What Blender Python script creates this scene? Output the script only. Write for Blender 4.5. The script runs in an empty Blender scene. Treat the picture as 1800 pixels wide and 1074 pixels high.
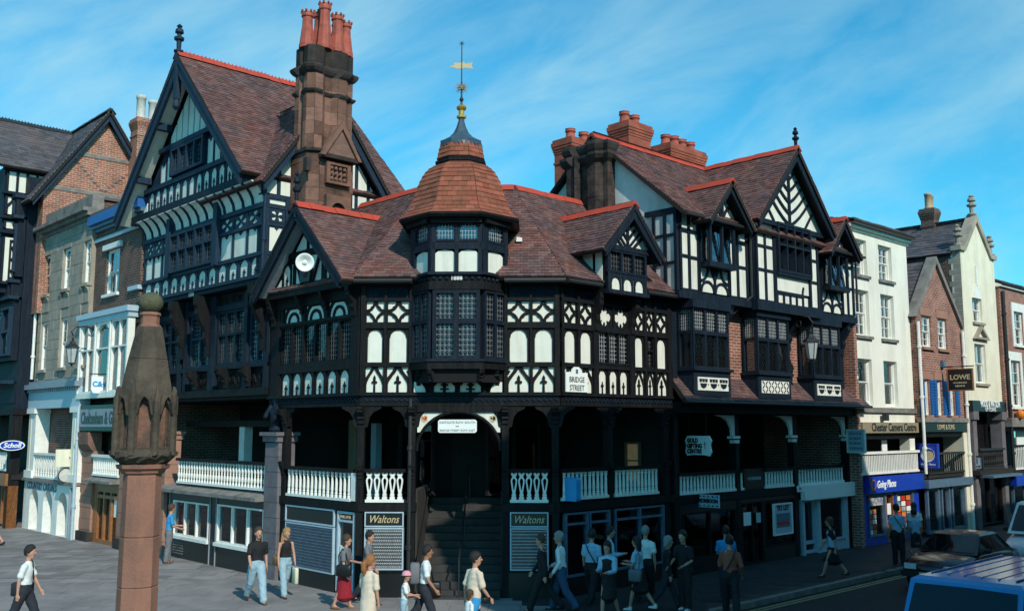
import bpy, bmesh, math, random
from mathutils import Vector, Matrix, noise
from mathutils.geometry import tessellate_polygon
RND = random.Random(7)
R = math.radians
scene = bpy.context.scene
COL = scene.collection

# ---------------------------------------------------------------- camera
cam_data = bpy.data.cameras.new('camera')
cam = bpy.data.objects.new('camera', cam_data); COL.objects.link(cam)
cam.location = (-15.97, -18.76, 4.2)
cam.rotation_euler = (R(90 + 7.16), 0, R(46.5 - 90))
cam_data.sensor_width = 36; cam_data.lens = 33.9
cam_data.clip_start = 0.1; cam_data.clip_end = 3000
scene.camera = cam

# ---------------------------------------------------------------- sky and sun
SUN_EL = R(36.0)
SUN_TO = Vector((-0.309 * math.cos(SUN_EL), -0.951 * math.cos(SUN_EL), math.sin(SUN_EL)))
world = bpy.data.worlds.new('World'); scene.world = world; world.use_nodes = True
nt = world.node_tree; nt.nodes.clear()
def N(t, typ, **kw):
    n = t.nodes.new(typ)
    for k, v in kw.items():
        if k.startswith('i_'):
            key = k[2:]; key = int(key) if key.isdigit() else key.replace('_', ' ')
            n.inputs[key].default_value = v
        else: setattr(n, k, v)
    return n
def L(t, a, b): t.links.new(a, b)
sky = N(nt, 'ShaderNodeTexSky'); sky.sky_type = 'NISHITA'; sky.sun_disc = False
sky.sun_elevation = SUN_EL; sky.sun_rotation = math.atan2(SUN_TO.x, SUN_TO.y); sky.altitude = 50
sky.air_density = 1.0; sky.dust_density = 0.4; sky.ozone_density = 2.5
grade = N(nt, 'ShaderNodeMix', data_type='RGBA', blend_type='MULTIPLY'); grade.inputs[0].default_value = 1
grade.inputs[7].default_value = (0.18, 1.25, 1.40, 1)
L(nt, sky.outputs[0], grade.inputs[6])
tc = N(nt, 'ShaderNodeTexCoord')
mp = N(nt, 'ShaderNodeMapping'); mp.vector_type = 'TEXTURE'   # long axis of the cirrus streaks runs up to the right
_d = Vector((0.655, -0.62, 0.43)).normalized(); _e = Vector((0.69, 0.725, 0)).normalized(); _e = (_e - _d * _e.dot(_d)).normalized()
mp.inputs['Rotation'].default_value = Matrix((_d, _e, _d.cross(_e))).transposed().to_euler(); mp.inputs['Scale'].default_value = (1.0, 0.3, 0.24)
L(nt, tc.outputs['Generated'], mp.inputs[0])
n1 = N(nt, 'ShaderNodeTexNoise', i_Scale=2.6, i_Detail=10.0, i_Roughness=0.58, i_Distortion=0.35); L(nt, mp.outputs[0], n1.inputs['Vector'])
n2 = N(nt, 'ShaderNodeTexNoise', i_Scale=1.3, i_Detail=3.0, i_Roughness=0.5); L(nt, tc.outputs['Generated'], n2.inputs['Vector'])
r1 = N(nt, 'ShaderNodeMapRange', i_1=0.38, i_2=0.78); L(nt, n1.outputs[0], r1.inputs[0])
r2 = N(nt, 'ShaderNodeMapRange', i_1=0.30, i_2=0.58); L(nt, n2.outputs[0], r2.inputs[0])
mm = N(nt, 'ShaderNodeMath', operation='MULTIPLY'); L(nt, r1.outputs[0], mm.inputs[0]); L(nt, r2.outputs[0], mm.inputs[1])
ms = N(nt, 'ShaderNodeMath', operation='MULTIPLY'); ms.inputs[1].default_value = 0.70; L(nt, mm.outputs[0], ms.inputs[0])
cl = N(nt, 'ShaderNodeMix', data_type='RGBA'); cl.inputs[7].default_value = (4.0, 6.3, 6.8, 1)
mh = N(nt, 'ShaderNodeMath', operation='MULTIPLY_ADD', use_clamp=True); mh.inputs[1].default_value = 0.10; L(nt, r2.outputs[0], mh.inputs[0]); L(nt, ms.outputs[0], mh.inputs[2])
L(nt, mh.outputs[0], cl.inputs[0]); L(nt, grade.outputs[2], cl.inputs[6])
bg = N(nt, 'ShaderNodeBackground'); bg.inputs[1].default_value = 0.13
L(nt, cl.outputs[2], bg.inputs[0])
wo = N(nt, 'ShaderNodeOutputWorld'); L(nt, bg.outputs[0], wo.inputs[0])
sun_d = bpy.data.lights.new('sun', 'SUN'); sun_d.energy = 3.9; sun_d.angle = R(0.53); sun_d.color = (1.0, 0.925, 0.80)
sun = bpy.data.objects.new('sun', sun_d); COL.objects.link(sun)
sun.rotation_euler = SUN_TO.to_track_quat('Z', 'Y').to_euler()
sun.location = (-10, -30, 40)
vs = scene.view_settings; vs.view_transform = 'Standard'; vs.look = 'None'; vs.exposure = 0; vs.gamma = 1

# ---------------------------------------------------------------- materials
MATS = {}
def mat(name, c1, c2=None, rough=0.7, scale=6.0, bump=0.0, bscale=40.0, island=0.0, metal=0.0, spec=0.4, detail=6.0, dirt=None, dscale=1.2, damt=0.5, contrast=(0.35, 0.65), streak=0.0):
    m = bpy.data.materials.new(name); m.use_nodes = True; t = m.node_tree
    b = t.nodes['Principled BSDF']; b.inputs['Roughness'].default_value = rough; b.inputs['Metallic'].default_value = metal
    b.inputs['Specular IOR Level'].default_value = spec
    geo = N(t, 'ShaderNodeNewGeometry'); pos = geo.outputs['Position']
    if c2 is None: c2 = tuple(min(1, c * 0.82) for c in c1)
    no = N(t, 'ShaderNodeTexNoise', i_Scale=scale, i_Detail=detail, i_Roughness=0.6); L(t, pos, no.inputs['Vector'])
    mr = N(t, 'ShaderNodeMapRange', i_1=contrast[0], i_2=contrast[1]); L(t, no.outputs[0], mr.inputs[0])
    mx = N(t, 'ShaderNodeMix', data_type='RGBA'); mx.inputs[6].default_value = (*c1, 1); mx.inputs[7].default_value = (*c2, 1)
    L(t, mr.outputs[0], mx.inputs[0]); out = mx.outputs[2]
    if island:
        hv = N(t, 'ShaderNodeHueSaturation'); L(t, out, hv.inputs['Color'])
        m2 = N(t, 'ShaderNodeMapRange', i_3=1 - island, i_4=1 + island); L(t, geo.outputs['Random Per Island'], m2.inputs[0]); L(t, m2.outputs[0], hv.inputs['Value'])
        wn = N(t, 'ShaderNodeTexWhiteNoise', noise_dimensions='1D'); L(t, geo.outputs['Random Per Island'], wn.inputs['W'])
        m3 = N(t, 'ShaderNodeMapRange', i_3=1 - island * 0.8, i_4=1 + island * 0.5); L(t, wn.outputs[0], m3.inputs[0]); L(t, m3.outputs[0], hv.inputs['Saturation'])
        out = hv.outputs[0]
    if dirt:
        nd = N(t, 'ShaderNodeTexNoise', i_Scale=dscale, i_Detail=8.0, i_Roughness=0.65); L(t, pos, nd.inputs['Vector'])
        if streak:
            mpp = N(t, 'ShaderNodeMapping'); mpp.inputs['Scale'].default_value = (1, 1, streak); L(t, pos, mpp.inputs[0]); L(t, mpp.outputs[0], nd.inputs['Vector'])
        md = N(t, 'ShaderNodeMapRange', i_1=0.48, i_2=0.72, i_4=damt); L(t, nd.outputs[0], md.inputs[0])
        mz = N(t, 'ShaderNodeMix', data_type='RGBA'); mz.inputs[7].default_value = (*dirt, 1); L(t, md.outputs[0], mz.inputs[0]); L(t, out, mz.inputs[6]); out = mz.outputs[2]
    L(t, out, b.inputs['Base Color'])
    if bump:
        nb = N(t, 'ShaderNodeTexNoise', i_Scale=bscale, i_Detail=5.0); L(t, pos, nb.inputs['Vector'])
        bu = N(t, 'ShaderNodeBump', i_Strength=bump, i_Distance=0.02); L(t, nb.outputs[0], bu.inputs['Height']); L(t, bu.outputs[0], b.inputs['Normal'])
    MATS[name] = m; return m
def mat_brick(name, c1, c2, mortar, bw=0.225, bh=0.075, vert='XZ', diaper=None):
    m = bpy.data.materials.new(name); m.use_nodes = True; t = m.node_tree
    b = t.nodes['Principled BSDF']; b.inputs['Roughness'].default_value = 0.85; b.inputs['Specular IOR Level'].default_value = 0.25
    geo = N(t, 'ShaderNodeNewGeometry'); sx = N(t, 'ShaderNodeSeparateXYZ'); L(t, geo.outputs['Position'], sx.inputs[0])
    ad = N(t, 'ShaderNodeMath', operation='ADD'); L(t, sx.outputs[0], ad.inputs[0]); L(t, sx.outputs[1], ad.inputs[1])
    cb = N(t, 'ShaderNodeCombineXYZ'); L(t, ad.outputs[0], cb.inputs[0]); L(t, sx.outputs[2], cb.inputs[1])
    br = N(t, 'ShaderNodeTexBrick', i_Scale=1.0, i_Mortar_Size=0.011, i_Brick_Width=bw, i_Row_Height=bh, i_Bias=0.0)
    br.inputs['Color1'].default_value = (*c1, 1); br.inputs['Color2'].default_value = (*c2, 1); br.inputs['Mortar'].default_value = (*mortar, 1)
    L(t, cb.outputs[0], br.inputs['Vector'])
    no = N(t, 'ShaderNodeTexNoise', i_Scale=2.0, i_Detail=8.0); L(t, geo.outputs['Position'], no.inputs['Vector'])
    mr = N(t, 'ShaderNodeMapRange', i_1=0.3, i_2=0.7, i_3=0.72, i_4=1.15); L(t, no.outputs[0], mr.inputs[0])
    hv = N(t, 'ShaderNodeHueSaturation'); L(t, br.outputs[0], hv.inputs['Color']); L(t, mr.outputs[0], hv.inputs['Value'])
    L(t, hv.outputs[0], b.inputs['Base Color'])
    bu = N(t, 'ShaderNodeBump', i_Strength=0.5, i_Distance=0.01); bu.invert = True; L(t, br.outputs[1], bu.inputs['Height']); L(t, bu.outputs[0], b.inputs['Normal'])
    MATS[name] = m; return m
def mat_glass(name, tint=(0.55, 0.62, 0.62), rough=0.05, wav=0.12, scale=5.0, refl=0.05):
    """window glass: sees through to the room, reflects the sky, slightly uneven"""
    m = bpy.data.materials.new(name); m.use_nodes = True; t = m.node_tree; t.nodes.clear()
    geo = N(t, 'ShaderNodeNewGeometry'); nb = N(t, 'ShaderNodeTexNoise', i_Scale=scale, i_Detail=2.0); L(t, geo.outputs['Position'], nb.inputs['Vector'])
    bu = N(t, 'ShaderNodeBump', i_Strength=wav, i_Distance=0.05); L(t, nb.outputs[0], bu.inputs['Height'])
    tr = N(t, 'ShaderNodeBsdfTransparent'); tr.inputs[0].default_value = (*tint, 1)
    gl = N(t, 'ShaderNodeBsdfGlossy'); gl.inputs['Roughness'].default_value = rough; gl.inputs[0].default_value = (0.95, 0.97, 1, 1); L(t, bu.outputs[0], gl.inputs['Normal'])
    fr = N(t, 'ShaderNodeFresnel', i_IOR=1.5); L(t, bu.outputs[0], fr.inputs['Normal'])
    ad = N(t, 'ShaderNodeMath', operation='ADD', use_clamp=True); ad.inputs[1].default_value = refl; L(t, fr.outputs[0], ad.inputs[0])
    mx = N(t, 'ShaderNodeMixShader'); L(t, ad.outputs[0], mx.inputs[0]); L(t, tr.outputs[0], mx.inputs[1]); L(t, gl.outputs[0], mx.inputs[2])
    ou = N(t, 'ShaderNodeOutputMaterial'); L(t, mx.outputs[0], ou.inputs[0]); MATS[name] = m; return m
mat('black_timber', (0.006, 0.0065, 0.008), (0.011, 0.011, 0.012), rough=0.6, scale=14, bump=0.45, bscale=30, spec=0.12, dirt=(0.03, 0.029, 0.027), dscale=9, damt=0.5, streak=0.12)
mat('navy_timber', (0.005, 0.011, 0.022), (0.010, 0.018, 0.03), rough=0.6, scale=14, bump=0.45, bscale=30, spec=0.14, dirt=(0.035, 0.04, 0.045), dscale=9, damt=0.5, streak=0.12)
mat('blue_timber', (0.010, 0.026, 0.052), (0.018, 0.038, 0.066), rough=0.6, scale=14, bump=0.4, bscale=30, spec=0.14, dirt=(0.05, 0.06, 0.07), dscale=8, damt=0.5, streak=0.12)
mat('white_plaster', (0.75, 0.76, 0.67), (0.70, 0.71, 0.63), rough=0.8, scale=3, bump=0.15, bscale=12, spec=0.2, dirt=(0.46, 0.46, 0.40), dscale=5.5, damt=0.5, streak=0.13)
mat('white_paint', (0.82, 0.82, 0.76), (0.74, 0.74, 0.69), rough=0.45, scale=9, spec=0.4, dirt=(0.5, 0.48, 0.42), dscale=4, damt=0.4)
mat('pale_render', (0.80, 0.79, 0.69), (0.74, 0.73, 0.64), rough=0.85, scale=1.4, bump=0.12, bscale=15, spec=0.2, dirt=(0.50, 0.48, 0.41), dscale=2.2, damt=0.5, streak=0.15)
mat('cream_render', (0.78, 0.74, 0.58), (0.70, 0.66, 0.51), rough=0.85, scale=1.4, bump=0.12, bscale=15, spec=0.2, dirt=(0.45, 0.42, 0.33), dscale=2.2, damt=0.5, streak=0.15)
mat('grey_render', (0.66, 0.68, 0.64), (0.56, 0.58, 0.55), rough=0.9, scale=1.6, bump=0.25, bscale=10, spec=0.15, dirt=(0.34, 0.34, 0.31), dscale=2.0, damt=0.6, streak=0.25)
mat('roof_tile', (0.180, 0.080, 0.066), (0.112, 0.068, 0.072), rough=0.85, scale=0.9, island=0.28, spec=0.2, dirt=(0.075, 0.062, 0.055), dscale=1.6, damt=0.7, bump=0.2, bscale=60)
mat('turret_tile', (0.34, 0.1, 0.055), (0.27, 0.095, 0.055), rough=0.85, scale=2.0, island=0.2, spec=0.2, dirt=(0.15, 0.075, 0.05), dscale=2.5, damt=0.5, bump=0.2, bscale=60)
mat('ridge_red', (0.44, 0.058, 0.036), (0.36, 0.055, 0.036), rough=0.8, scale=3, island=0.12, spec=0.25, dirt=(0.22, 0.08, 0.05), dscale=3, damt=0.5)
mat('slate', (0.070, 0.072, 0.085), (0.10, 0.085, 0.09), rough=0.65, scale=1.2, island=0.3, spec=0.4, dirt=(0.13, 0.085, 0.075), dscale=0.7, damt=0.6)
mat('roof_under', (0.02, 0.017, 0.015), rough=0.9)
mat('sandstone', (0.24, 0.125, 0.09), (0.17, 0.092, 0.07), rough=0.9, scale=3, bump=0.5, bscale=18, island=0.16, spec=0.15, dirt=(0.06, 0.052, 0.048), dscale=1.4, damt=0.75)
mat('sandstone_clean', (0.37, 0.20, 0.145), (0.30, 0.165, 0.12), rough=0.9, scale=2, bump=0.4, bscale=22, spec=0.15, dirt=(0.20, 0.12, 0.095), dscale=1.6, damt=0.5)
mat('sandstone_black', (0.028, 0.025, 0.024), (0.06, 0.045, 0.04), rough=0.92, scale=2.2, bump=0.7, bscale=16, island=0.3, spec=0.15)
mat('weathered_stone', (0.105, 0.082, 0.062), (0.065, 0.053, 0.043), rough=0.95, scale=4, bump=0.7, bscale=20, spec=0.1, dirt=(0.035, 0.032, 0.028), dscale=2.6, damt=0.8)
mat('ashlar', (0.36, 0.315, 0.255), (0.28, 0.25, 0.205), rough=0.9, scale=2.5, bump=0.3, bscale=20, island=0.12, spec=0.15, dirt=(0.15, 0.135, 0.115), dscale=1.1, damt=0.6)
mat('grey_stone', (0.24, 0.225, 0.205), (0.17, 0.16, 0.15), rough=0.9, scale=3, bump=0.35, bscale=20, spec=0.15, dirt=(0.08, 0.075, 0.07), dscale=1.5, damt=0.6)
mat('terracotta', (0.40, 0.075, 0.042), (0.31, 0.06, 0.038), rough=0.75, scale=4, island=0.12, spec=0.25, dirt=(0.13, 0.05, 0.04), dscale=4, damt=0.5)
mat('buff_pot', (0.46, 0.33, 0.20), (0.36, 0.27, 0.17), rough=0.8, scale=4, dirt=(0.12, 0.1, 0.08), dscale=5, damt=0.6)
mat('grey_pot', (0.55, 0.54, 0.5), (0.4, 0.4, 0.37), rough=0.8, scale=4)
mat_brick('brick_red', (0.33, 0.115, 0.075), (0.21, 0.078, 0.055), (0.42, 0.36, 0.31), 0.28, 0.095)
mat_brick('brick_orange', (0.40, 0.135, 0.075), (0.25, 0.09, 0.06), (0.46, 0.38, 0.31), 0.28, 0.095)
mat_brick('brick_dark', (0.15, 0.072, 0.054), (0.085, 0.05, 0.042), (0.21, 0.18, 0.15), 0.28, 0.095)
mat_brick('brick_chimney', (0.44, 0.10, 0.055), (0.31, 0.08, 0.05), (0.22, 0.11, 0.08), 0.26, 0.09)
mat_glass('glass', (0.82, 0.86, 0.86)); mat_glass('glass_blue', (0.4, 0.5, 0.55), 0.05, 0.1, 5.0, 0.16)
mat_glass('glass_shop', (0.7, 0.75, 0.75), 0.03, 0.03, 2.0, 0.01)
mat('lead', (0.16, 0.17, 0.18), (0.10, 0.11, 0.12), rough=0.55, scale=10, metal=0.3)
mat('lead_light', (0.42, 0.45, 0.46), (0.32, 0.34, 0.35), rough=0.55, scale=10)
mat('lead_blue', (0.03, 0.06, 0.095), (0.05, 0.085, 0.12), rough=0.45, scale=8, spec=0.5)
mat('iron', (0.014, 0.015, 0.016), (0.024, 0.024, 0.025), rough=0.5, scale=20, spec=0.5)
mat('gold', (0.75, 0.47, 0.11), (0.55, 0.33, 0.08), rough=0.35, scale=20, metal=0.8)
mat('gold_paint', (0.64, 0.50, 0.29), (0.54, 0.42, 0.23), rough=0.5, scale=20)
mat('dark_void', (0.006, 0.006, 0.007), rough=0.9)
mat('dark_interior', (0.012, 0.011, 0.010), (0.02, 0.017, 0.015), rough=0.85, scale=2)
mat('interior_tan', (0.20, 0.13, 0.07), (0.14, 0.10, 0.06), rough=0.8, scale=3)
mat('wood_varnish', (0.33, 0.13, 0.045), (0.22, 0.085, 0.03), rough=0.35, scale=9, spec=0.5)
mat('grey_paint', (0.26, 0.30, 0.34), (0.21, 0.25, 0.29), rough=0.5, scale=6)
mat('paleblue_paint', (0.42, 0.53, 0.60), (0.36, 0.46, 0.53), rough=0.45, scale=6)
mat('bluegrey_paint', (0.10, 0.17, 0.24), (0.07, 0.12, 0.18), rough=0.45, scale=6)
mat('sign_blue', (0.008, 0.045, 0.42), (0.008, 0.038, 0.36), rough=0.35, scale=3, spec=0.5)
mat('shutter_blue', (0.015, 0.115, 0.37), (0.012, 0.10, 0.32), rough=0.5, scale=6)
mat('sign_white', (0.82, 0.85, 0.82), (0.78, 0.81, 0.78), rough=0.4, scale=3)
mat('sign_black', (0.010, 0.010, 0.011), rough=0.35, spec=0.5)
mat('sign_brown', (0.30, 0.24, 0.15), (0.24, 0.19, 0.12), rough=0.7, scale=8)
mat('sign_cyan', (0.02, 0.30, 0.62), (0.02, 0.26, 0.55), rough=0.4)
mat('poster_red', (0.55, 0.03, 0.02), (0.45, 0.03, 0.02), rough=0.5)
mat('poster_mix', (0.55, 0.42, 0.28), (0.12, 0.22, 0.42), rough=0.5, scale=7, contrast=(0.45, 0.55), detail=2)
mat('orange', (0.75, 0.22, 0.02), (0.6, 0.18, 0.02), rough=0.5)
mat('yellow_line', (0.36, 0.30, 0.12), (0.15, 0.14, 0.10), rough=0.8, scale=12)
mat('asphalt', (0.020, 0.021, 0.023), (0.030, 0.030, 0.033), rough=0.85, scale=5, bump=0.4, bscale=120, spec=0.3, dirt=(0.02, 0.02, 0.022), dscale=0.5, damt=0.6)
mat('flagstone', (0.250, 0.238, 0.235), (0.20, 0.192, 0.19), rough=0.85, scale=1.5, bump=0.25, bscale=50, island=0.22, spec=0.25, dirt=(0.12, 0.115, 0.115), dscale=0.6, damt=0.75)
mat('joint', (0.05, 0.048, 0.046), rough=0.95)
mat('shaded_paving', (0.030, 0.031, 0.034), (0.022, 0.023, 0.026), rough=0.75, scale=1.5, bump=0.25, bscale=50, island=0.22, spec=0.3, dirt=(0.045, 0.045, 0.048), dscale=0.6, damt=0.5)  # darkened flagstone copy: the shade on the right-hand pavement put into the colour

# ---------------------------------------------------------------- mesh builder
class MB:
    def __init__(s): s.v = []; s.f = []
    def add(s, vs, fs):
        o = len(s.v); s.v += [tuple(p) for p in vs]; s.f += [tuple(i + o for i in f) for f in fs]; return s
    def box(s, x0, x1, y0, y1, z0, z1):
        if x0 > x1: x0, x1 = x1, x0
        if y0 > y1: y0, y1 = y1, y0
        if z0 > z1: z0, z1 = z1, z0
        return s.add([(x0,y0,z0),(x1,y0,z0),(x1,y1,z0),(x0,y1,z0),(x0,y0,z1),(x1,y0,z1),(x1,y1,z1),(x0,y1,z1)],
                     [(0,3,2,1),(4,5,6,7),(0,1,5,4),(1,2,6,5),(2,3,7,6),(3,0,4,7)])
    def prism(s, loops, y0, y1, axis='y'):
        """extrude an xz outline (with holes) from y0 (front) to y1"""
        if not isinstance(loops[0][0], (tuple, list, Vector)): loops = [loops]
        lp = []
        for i, l in enumerate(loops):
            a = sum(l[k][0] * l[(k+1) % len(l)][1] - l[(k+1) % len(l)][0] * l[k][1] for k in range(len(l)))
            l = list(l)
            if (a > 0) != (i == 0): l.reverse()
            lp.append(l)
        flat = [p for l in lp for p in l]
        tris = tessellate_polygon([[Vector((p[0], p[1], 0)) for p in l] for l in lp])
        n = len(flat); mk = (lambda p, d: (p[0], d, p[1])) if axis == 'y' else ((lambda p, d: (p[0], p[1], d)) if axis == 'z' else (lambda p, d: (d, p[0], p[1])))
        vs = [mk(p, y0) for p in flat] + [mk(p, y1) for p in flat]; fs = []
        for t in tris:
            a, b, c = t
            ar = (flat[b][0]-flat[a][0])*(flat[c][1]-flat[a][1]) - (flat[c][0]-flat[a][0])*(flat[b][1]-flat[a][1])
            if ar < 0: b, c = c, b
            fs.append((a, b, c)); fs.append((a+n, c+n, b+n))
        o = 0
        for l in lp:
            m = len(l)
            for k in range(m):
                a, b = o + k, o + (k+1) % m
                fs.append((a, a+n, b+n, b))
            o += m
        if axis == 'z': fs = [tuple(reversed(f)) for f in fs]
        if (y0 > y1): fs = [tuple(reversed(f)) for f in fs]
        return s.add(vs, fs)
    def lathe(s, prof, n=12, c=(0, 0), rot=0.0, cap=True):
        vs = []; fs = []; m = len(prof)
        for r, z in prof:
            for k in range(n):
                a = rot + 2 * math.pi * k / n; vs.append((c[0] + r * math.cos(a), c[1] + r * math.sin(a), z))
        for i in range(m - 1):
            for k in range(n):
                fs.append((i*n+k, i*n+(k+1) % n, (i+1)*n+(k+1) % n, (i+1)*n+k))
        if cap: fs.append(tuple(reversed(range(n)))); fs.append(tuple((m-1)*n + k for k in range(n)))
        return s.add(vs, fs)
    def rings(s, rs, cap=True, closed=True):
        n = len(rs[0]); vs = [p for r in rs for p in r]; fs = []
        for i in range(len(rs) - 1):
            for k in range(n if closed else n - 1):
                fs.append((i*n+k, i*n+(k+1) % n, (i+1)*n+(k+1) % n, (i+1)*n+k))
        if cap and closed: fs.append(tuple(reversed(range(n)))); fs.append(tuple((len(rs)-1)*n + k for k in range(n)))
        return s.add(vs, fs)
    def tube(s, pts, rad, n=8, sq=1.0):
        pts = [Vector(p) for p in pts]; rs = []
        if not isinstance(rad, (list, tuple)): rad = [rad] * len(pts)
        d0 = (pts[-1] - pts[0]).normalized(); ref = Vector((1, 0, 0)) if abs(d0.x) < 0.9 else Vector((0, 1, 0))
        for i, p in enumerate(pts):
            d = (pts[min(i+1, len(pts)-1)] - pts[max(i-1, 0)]).normalized()
            a = (ref - d * ref.dot(d)).normalized(); b = d.cross(a)
            rs.append([p + a * (rad[i] * math.cos(2*math.pi*k/n)) + b * (rad[i] * sq * math.sin(2*math.pi*k/n)) for k in range(n)])
        return s.rings(rs)
    def ball(s, c, r, nu=10, nv=7):
        rx, ry, rz = r if isinstance(r, tuple) else (r, r, r); rs = []
        for i in range(nv + 1):
            t = -math.pi/2 + math.pi * (0.02 + 0.96 * i / nv)
            rs.append([(c[0] + rx*math.cos(t)*math.cos(2*math.pi*k/nu), c[1] + ry*math.cos(t)*math.sin(2*math.pi*k/nu), c[2] + rz*math.sin(t)) for k in range(nu)])
        return s.rings(rs)
    def bar(s, a, b, w, d, y=None):
        """timber bar in the xz plane from a to b, width w, depth range d=(y0,y1)"""
        ax, az = a; bx, bz = b; l = math.hypot(bx-ax, bz-az); px, pz = -(bz-az)/l*w/2, (bx-ax)/l*w/2
        return s.prism([(ax+px, az+pz), (ax-px, az-pz), (bx-px, bz-pz), (bx+px, bz+pz)], d[0], d[1])
    def mesh(s, name, smooth=False):
        me = bpy.data.meshes.new(name); me.from_pydata(s.v, [], s.f); me.update()
        if smooth: me.shade_smooth()
        return me

CACHE = {}
WM = {}
def cmesh(key, fn, smooth=False):
    if key not in CACHE:
        b = MB(); fn(b); CACHE[key] = b.mesh(str(key[0]) if isinstance(key, tuple) else key, smooth)
    return CACHE[key]
class Fr:
    """facade frame: x = along the wall, y = into the wall, z = up"""
    def __init__(s, ox, oy, deg): s.o = Vector((ox, oy, 0)); s.a = R(deg); s.r = Matrix.Rotation(s.a, 4, 'Z')
    def m(s, u=0, n=0, v=0): return Matrix.Translation(s.o) @ s.r @ Matrix.Translation((u, -n, v))
    def p(s, u, n, v): return s.m() @ Vector((u, -n, v))
WORLD = Fr(0, 0, 0)
def thing(name, label, cat, loc=(0, 0, 0), group=None, kind=None):
    o = bpy.data.objects.new(name, None); COL.objects.link(o); o.empty_display_size = 0.3
    o.location = loc; WM[o] = Matrix.Translation(loc)
    if label: o['label'] = label
    if cat: o['category'] = cat
    if group: o['group'] = group
    if kind: o['kind'] = kind
    return o
def put(name, me, m, parent=None, M=Matrix(), label=None, cat=None, group=None, kind=None):
    if isinstance(me, MB): me = me.mesh(name)
    if m is not None:
        mm_ = MATS[m] if isinstance(m, str) else m
        if len(me.materials) == 0: me.materials.append(mm_)
        elif me.materials[0] != mm_:
            k = (me.name, mm_.name)
            if k not in CACHE:
                c = me.copy(); c.materials.clear(); c.materials.append(mm_); CACHE[k] = c
            me = CACHE[k]
    o = bpy.data.objects.new(name, me); COL.objects.link(o)
    WM[o] = M.copy()
    if parent is not None:
        o.parent = parent; o.matrix_basis = WM[parent].inverted() @ M
    else: o.matrix_basis = M
    if label: o['label'] = label
    if cat: o['category'] = cat
    if group: o['group'] = group
    if kind: o['kind'] = kind
    return o
def bx(th, name, m, fr, u0, u1, v0, v1, n0, n1, label=None):
    """box part: u range, v range, from n0 (inner) to n1 (outer)"""
    w, h, d = round(abs(u1-u0), 4), round(abs(v1-v0), 4), round(abs(n1-n0), 4)
    me = cmesh(('box', w, h, d), lambda b: b.box(0, w, 0, d, 0, h))
    return put(name, me, m, th, fr.m(min(u0, u1), max(n0, n1), min(v0, v1)), label=label)
def text(parent, s, size, m, M, depth=0.006, shear=0.0, xs=1.0, align='CENTER', name='lettering', spacing=1.0, bold=0.0):
    cu = bpy.data.curves.new('txt', 'FONT'); cu.body = s; cu.size = size; cu.extrude = depth; cu.align_x = align; cu.align_y = 'CENTER'; cu.shear = shear
    cu.resolution_u = 2; cu.space_character = spacing; cu.offset = bold
    o = bpy.data.objects.new('txt', cu); COL.objects.link(o)
    bpy.context.view_layer.update()
    me = bpy.data.meshes.new_from_object(o.evaluated_get(bpy.context.evaluated_depsgraph_get()))
    bpy.data.objects.remove(o); bpy.data.curves.remove(cu)
    rot = Matrix(((xs, 0, 0, 0), (0, 0, -1, 0), (0, 1, 0, 0), (0, 0, 0, 1)))
    me.transform(rot); me.materials.clear()
    return put(name, me, m, parent, M)

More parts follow.
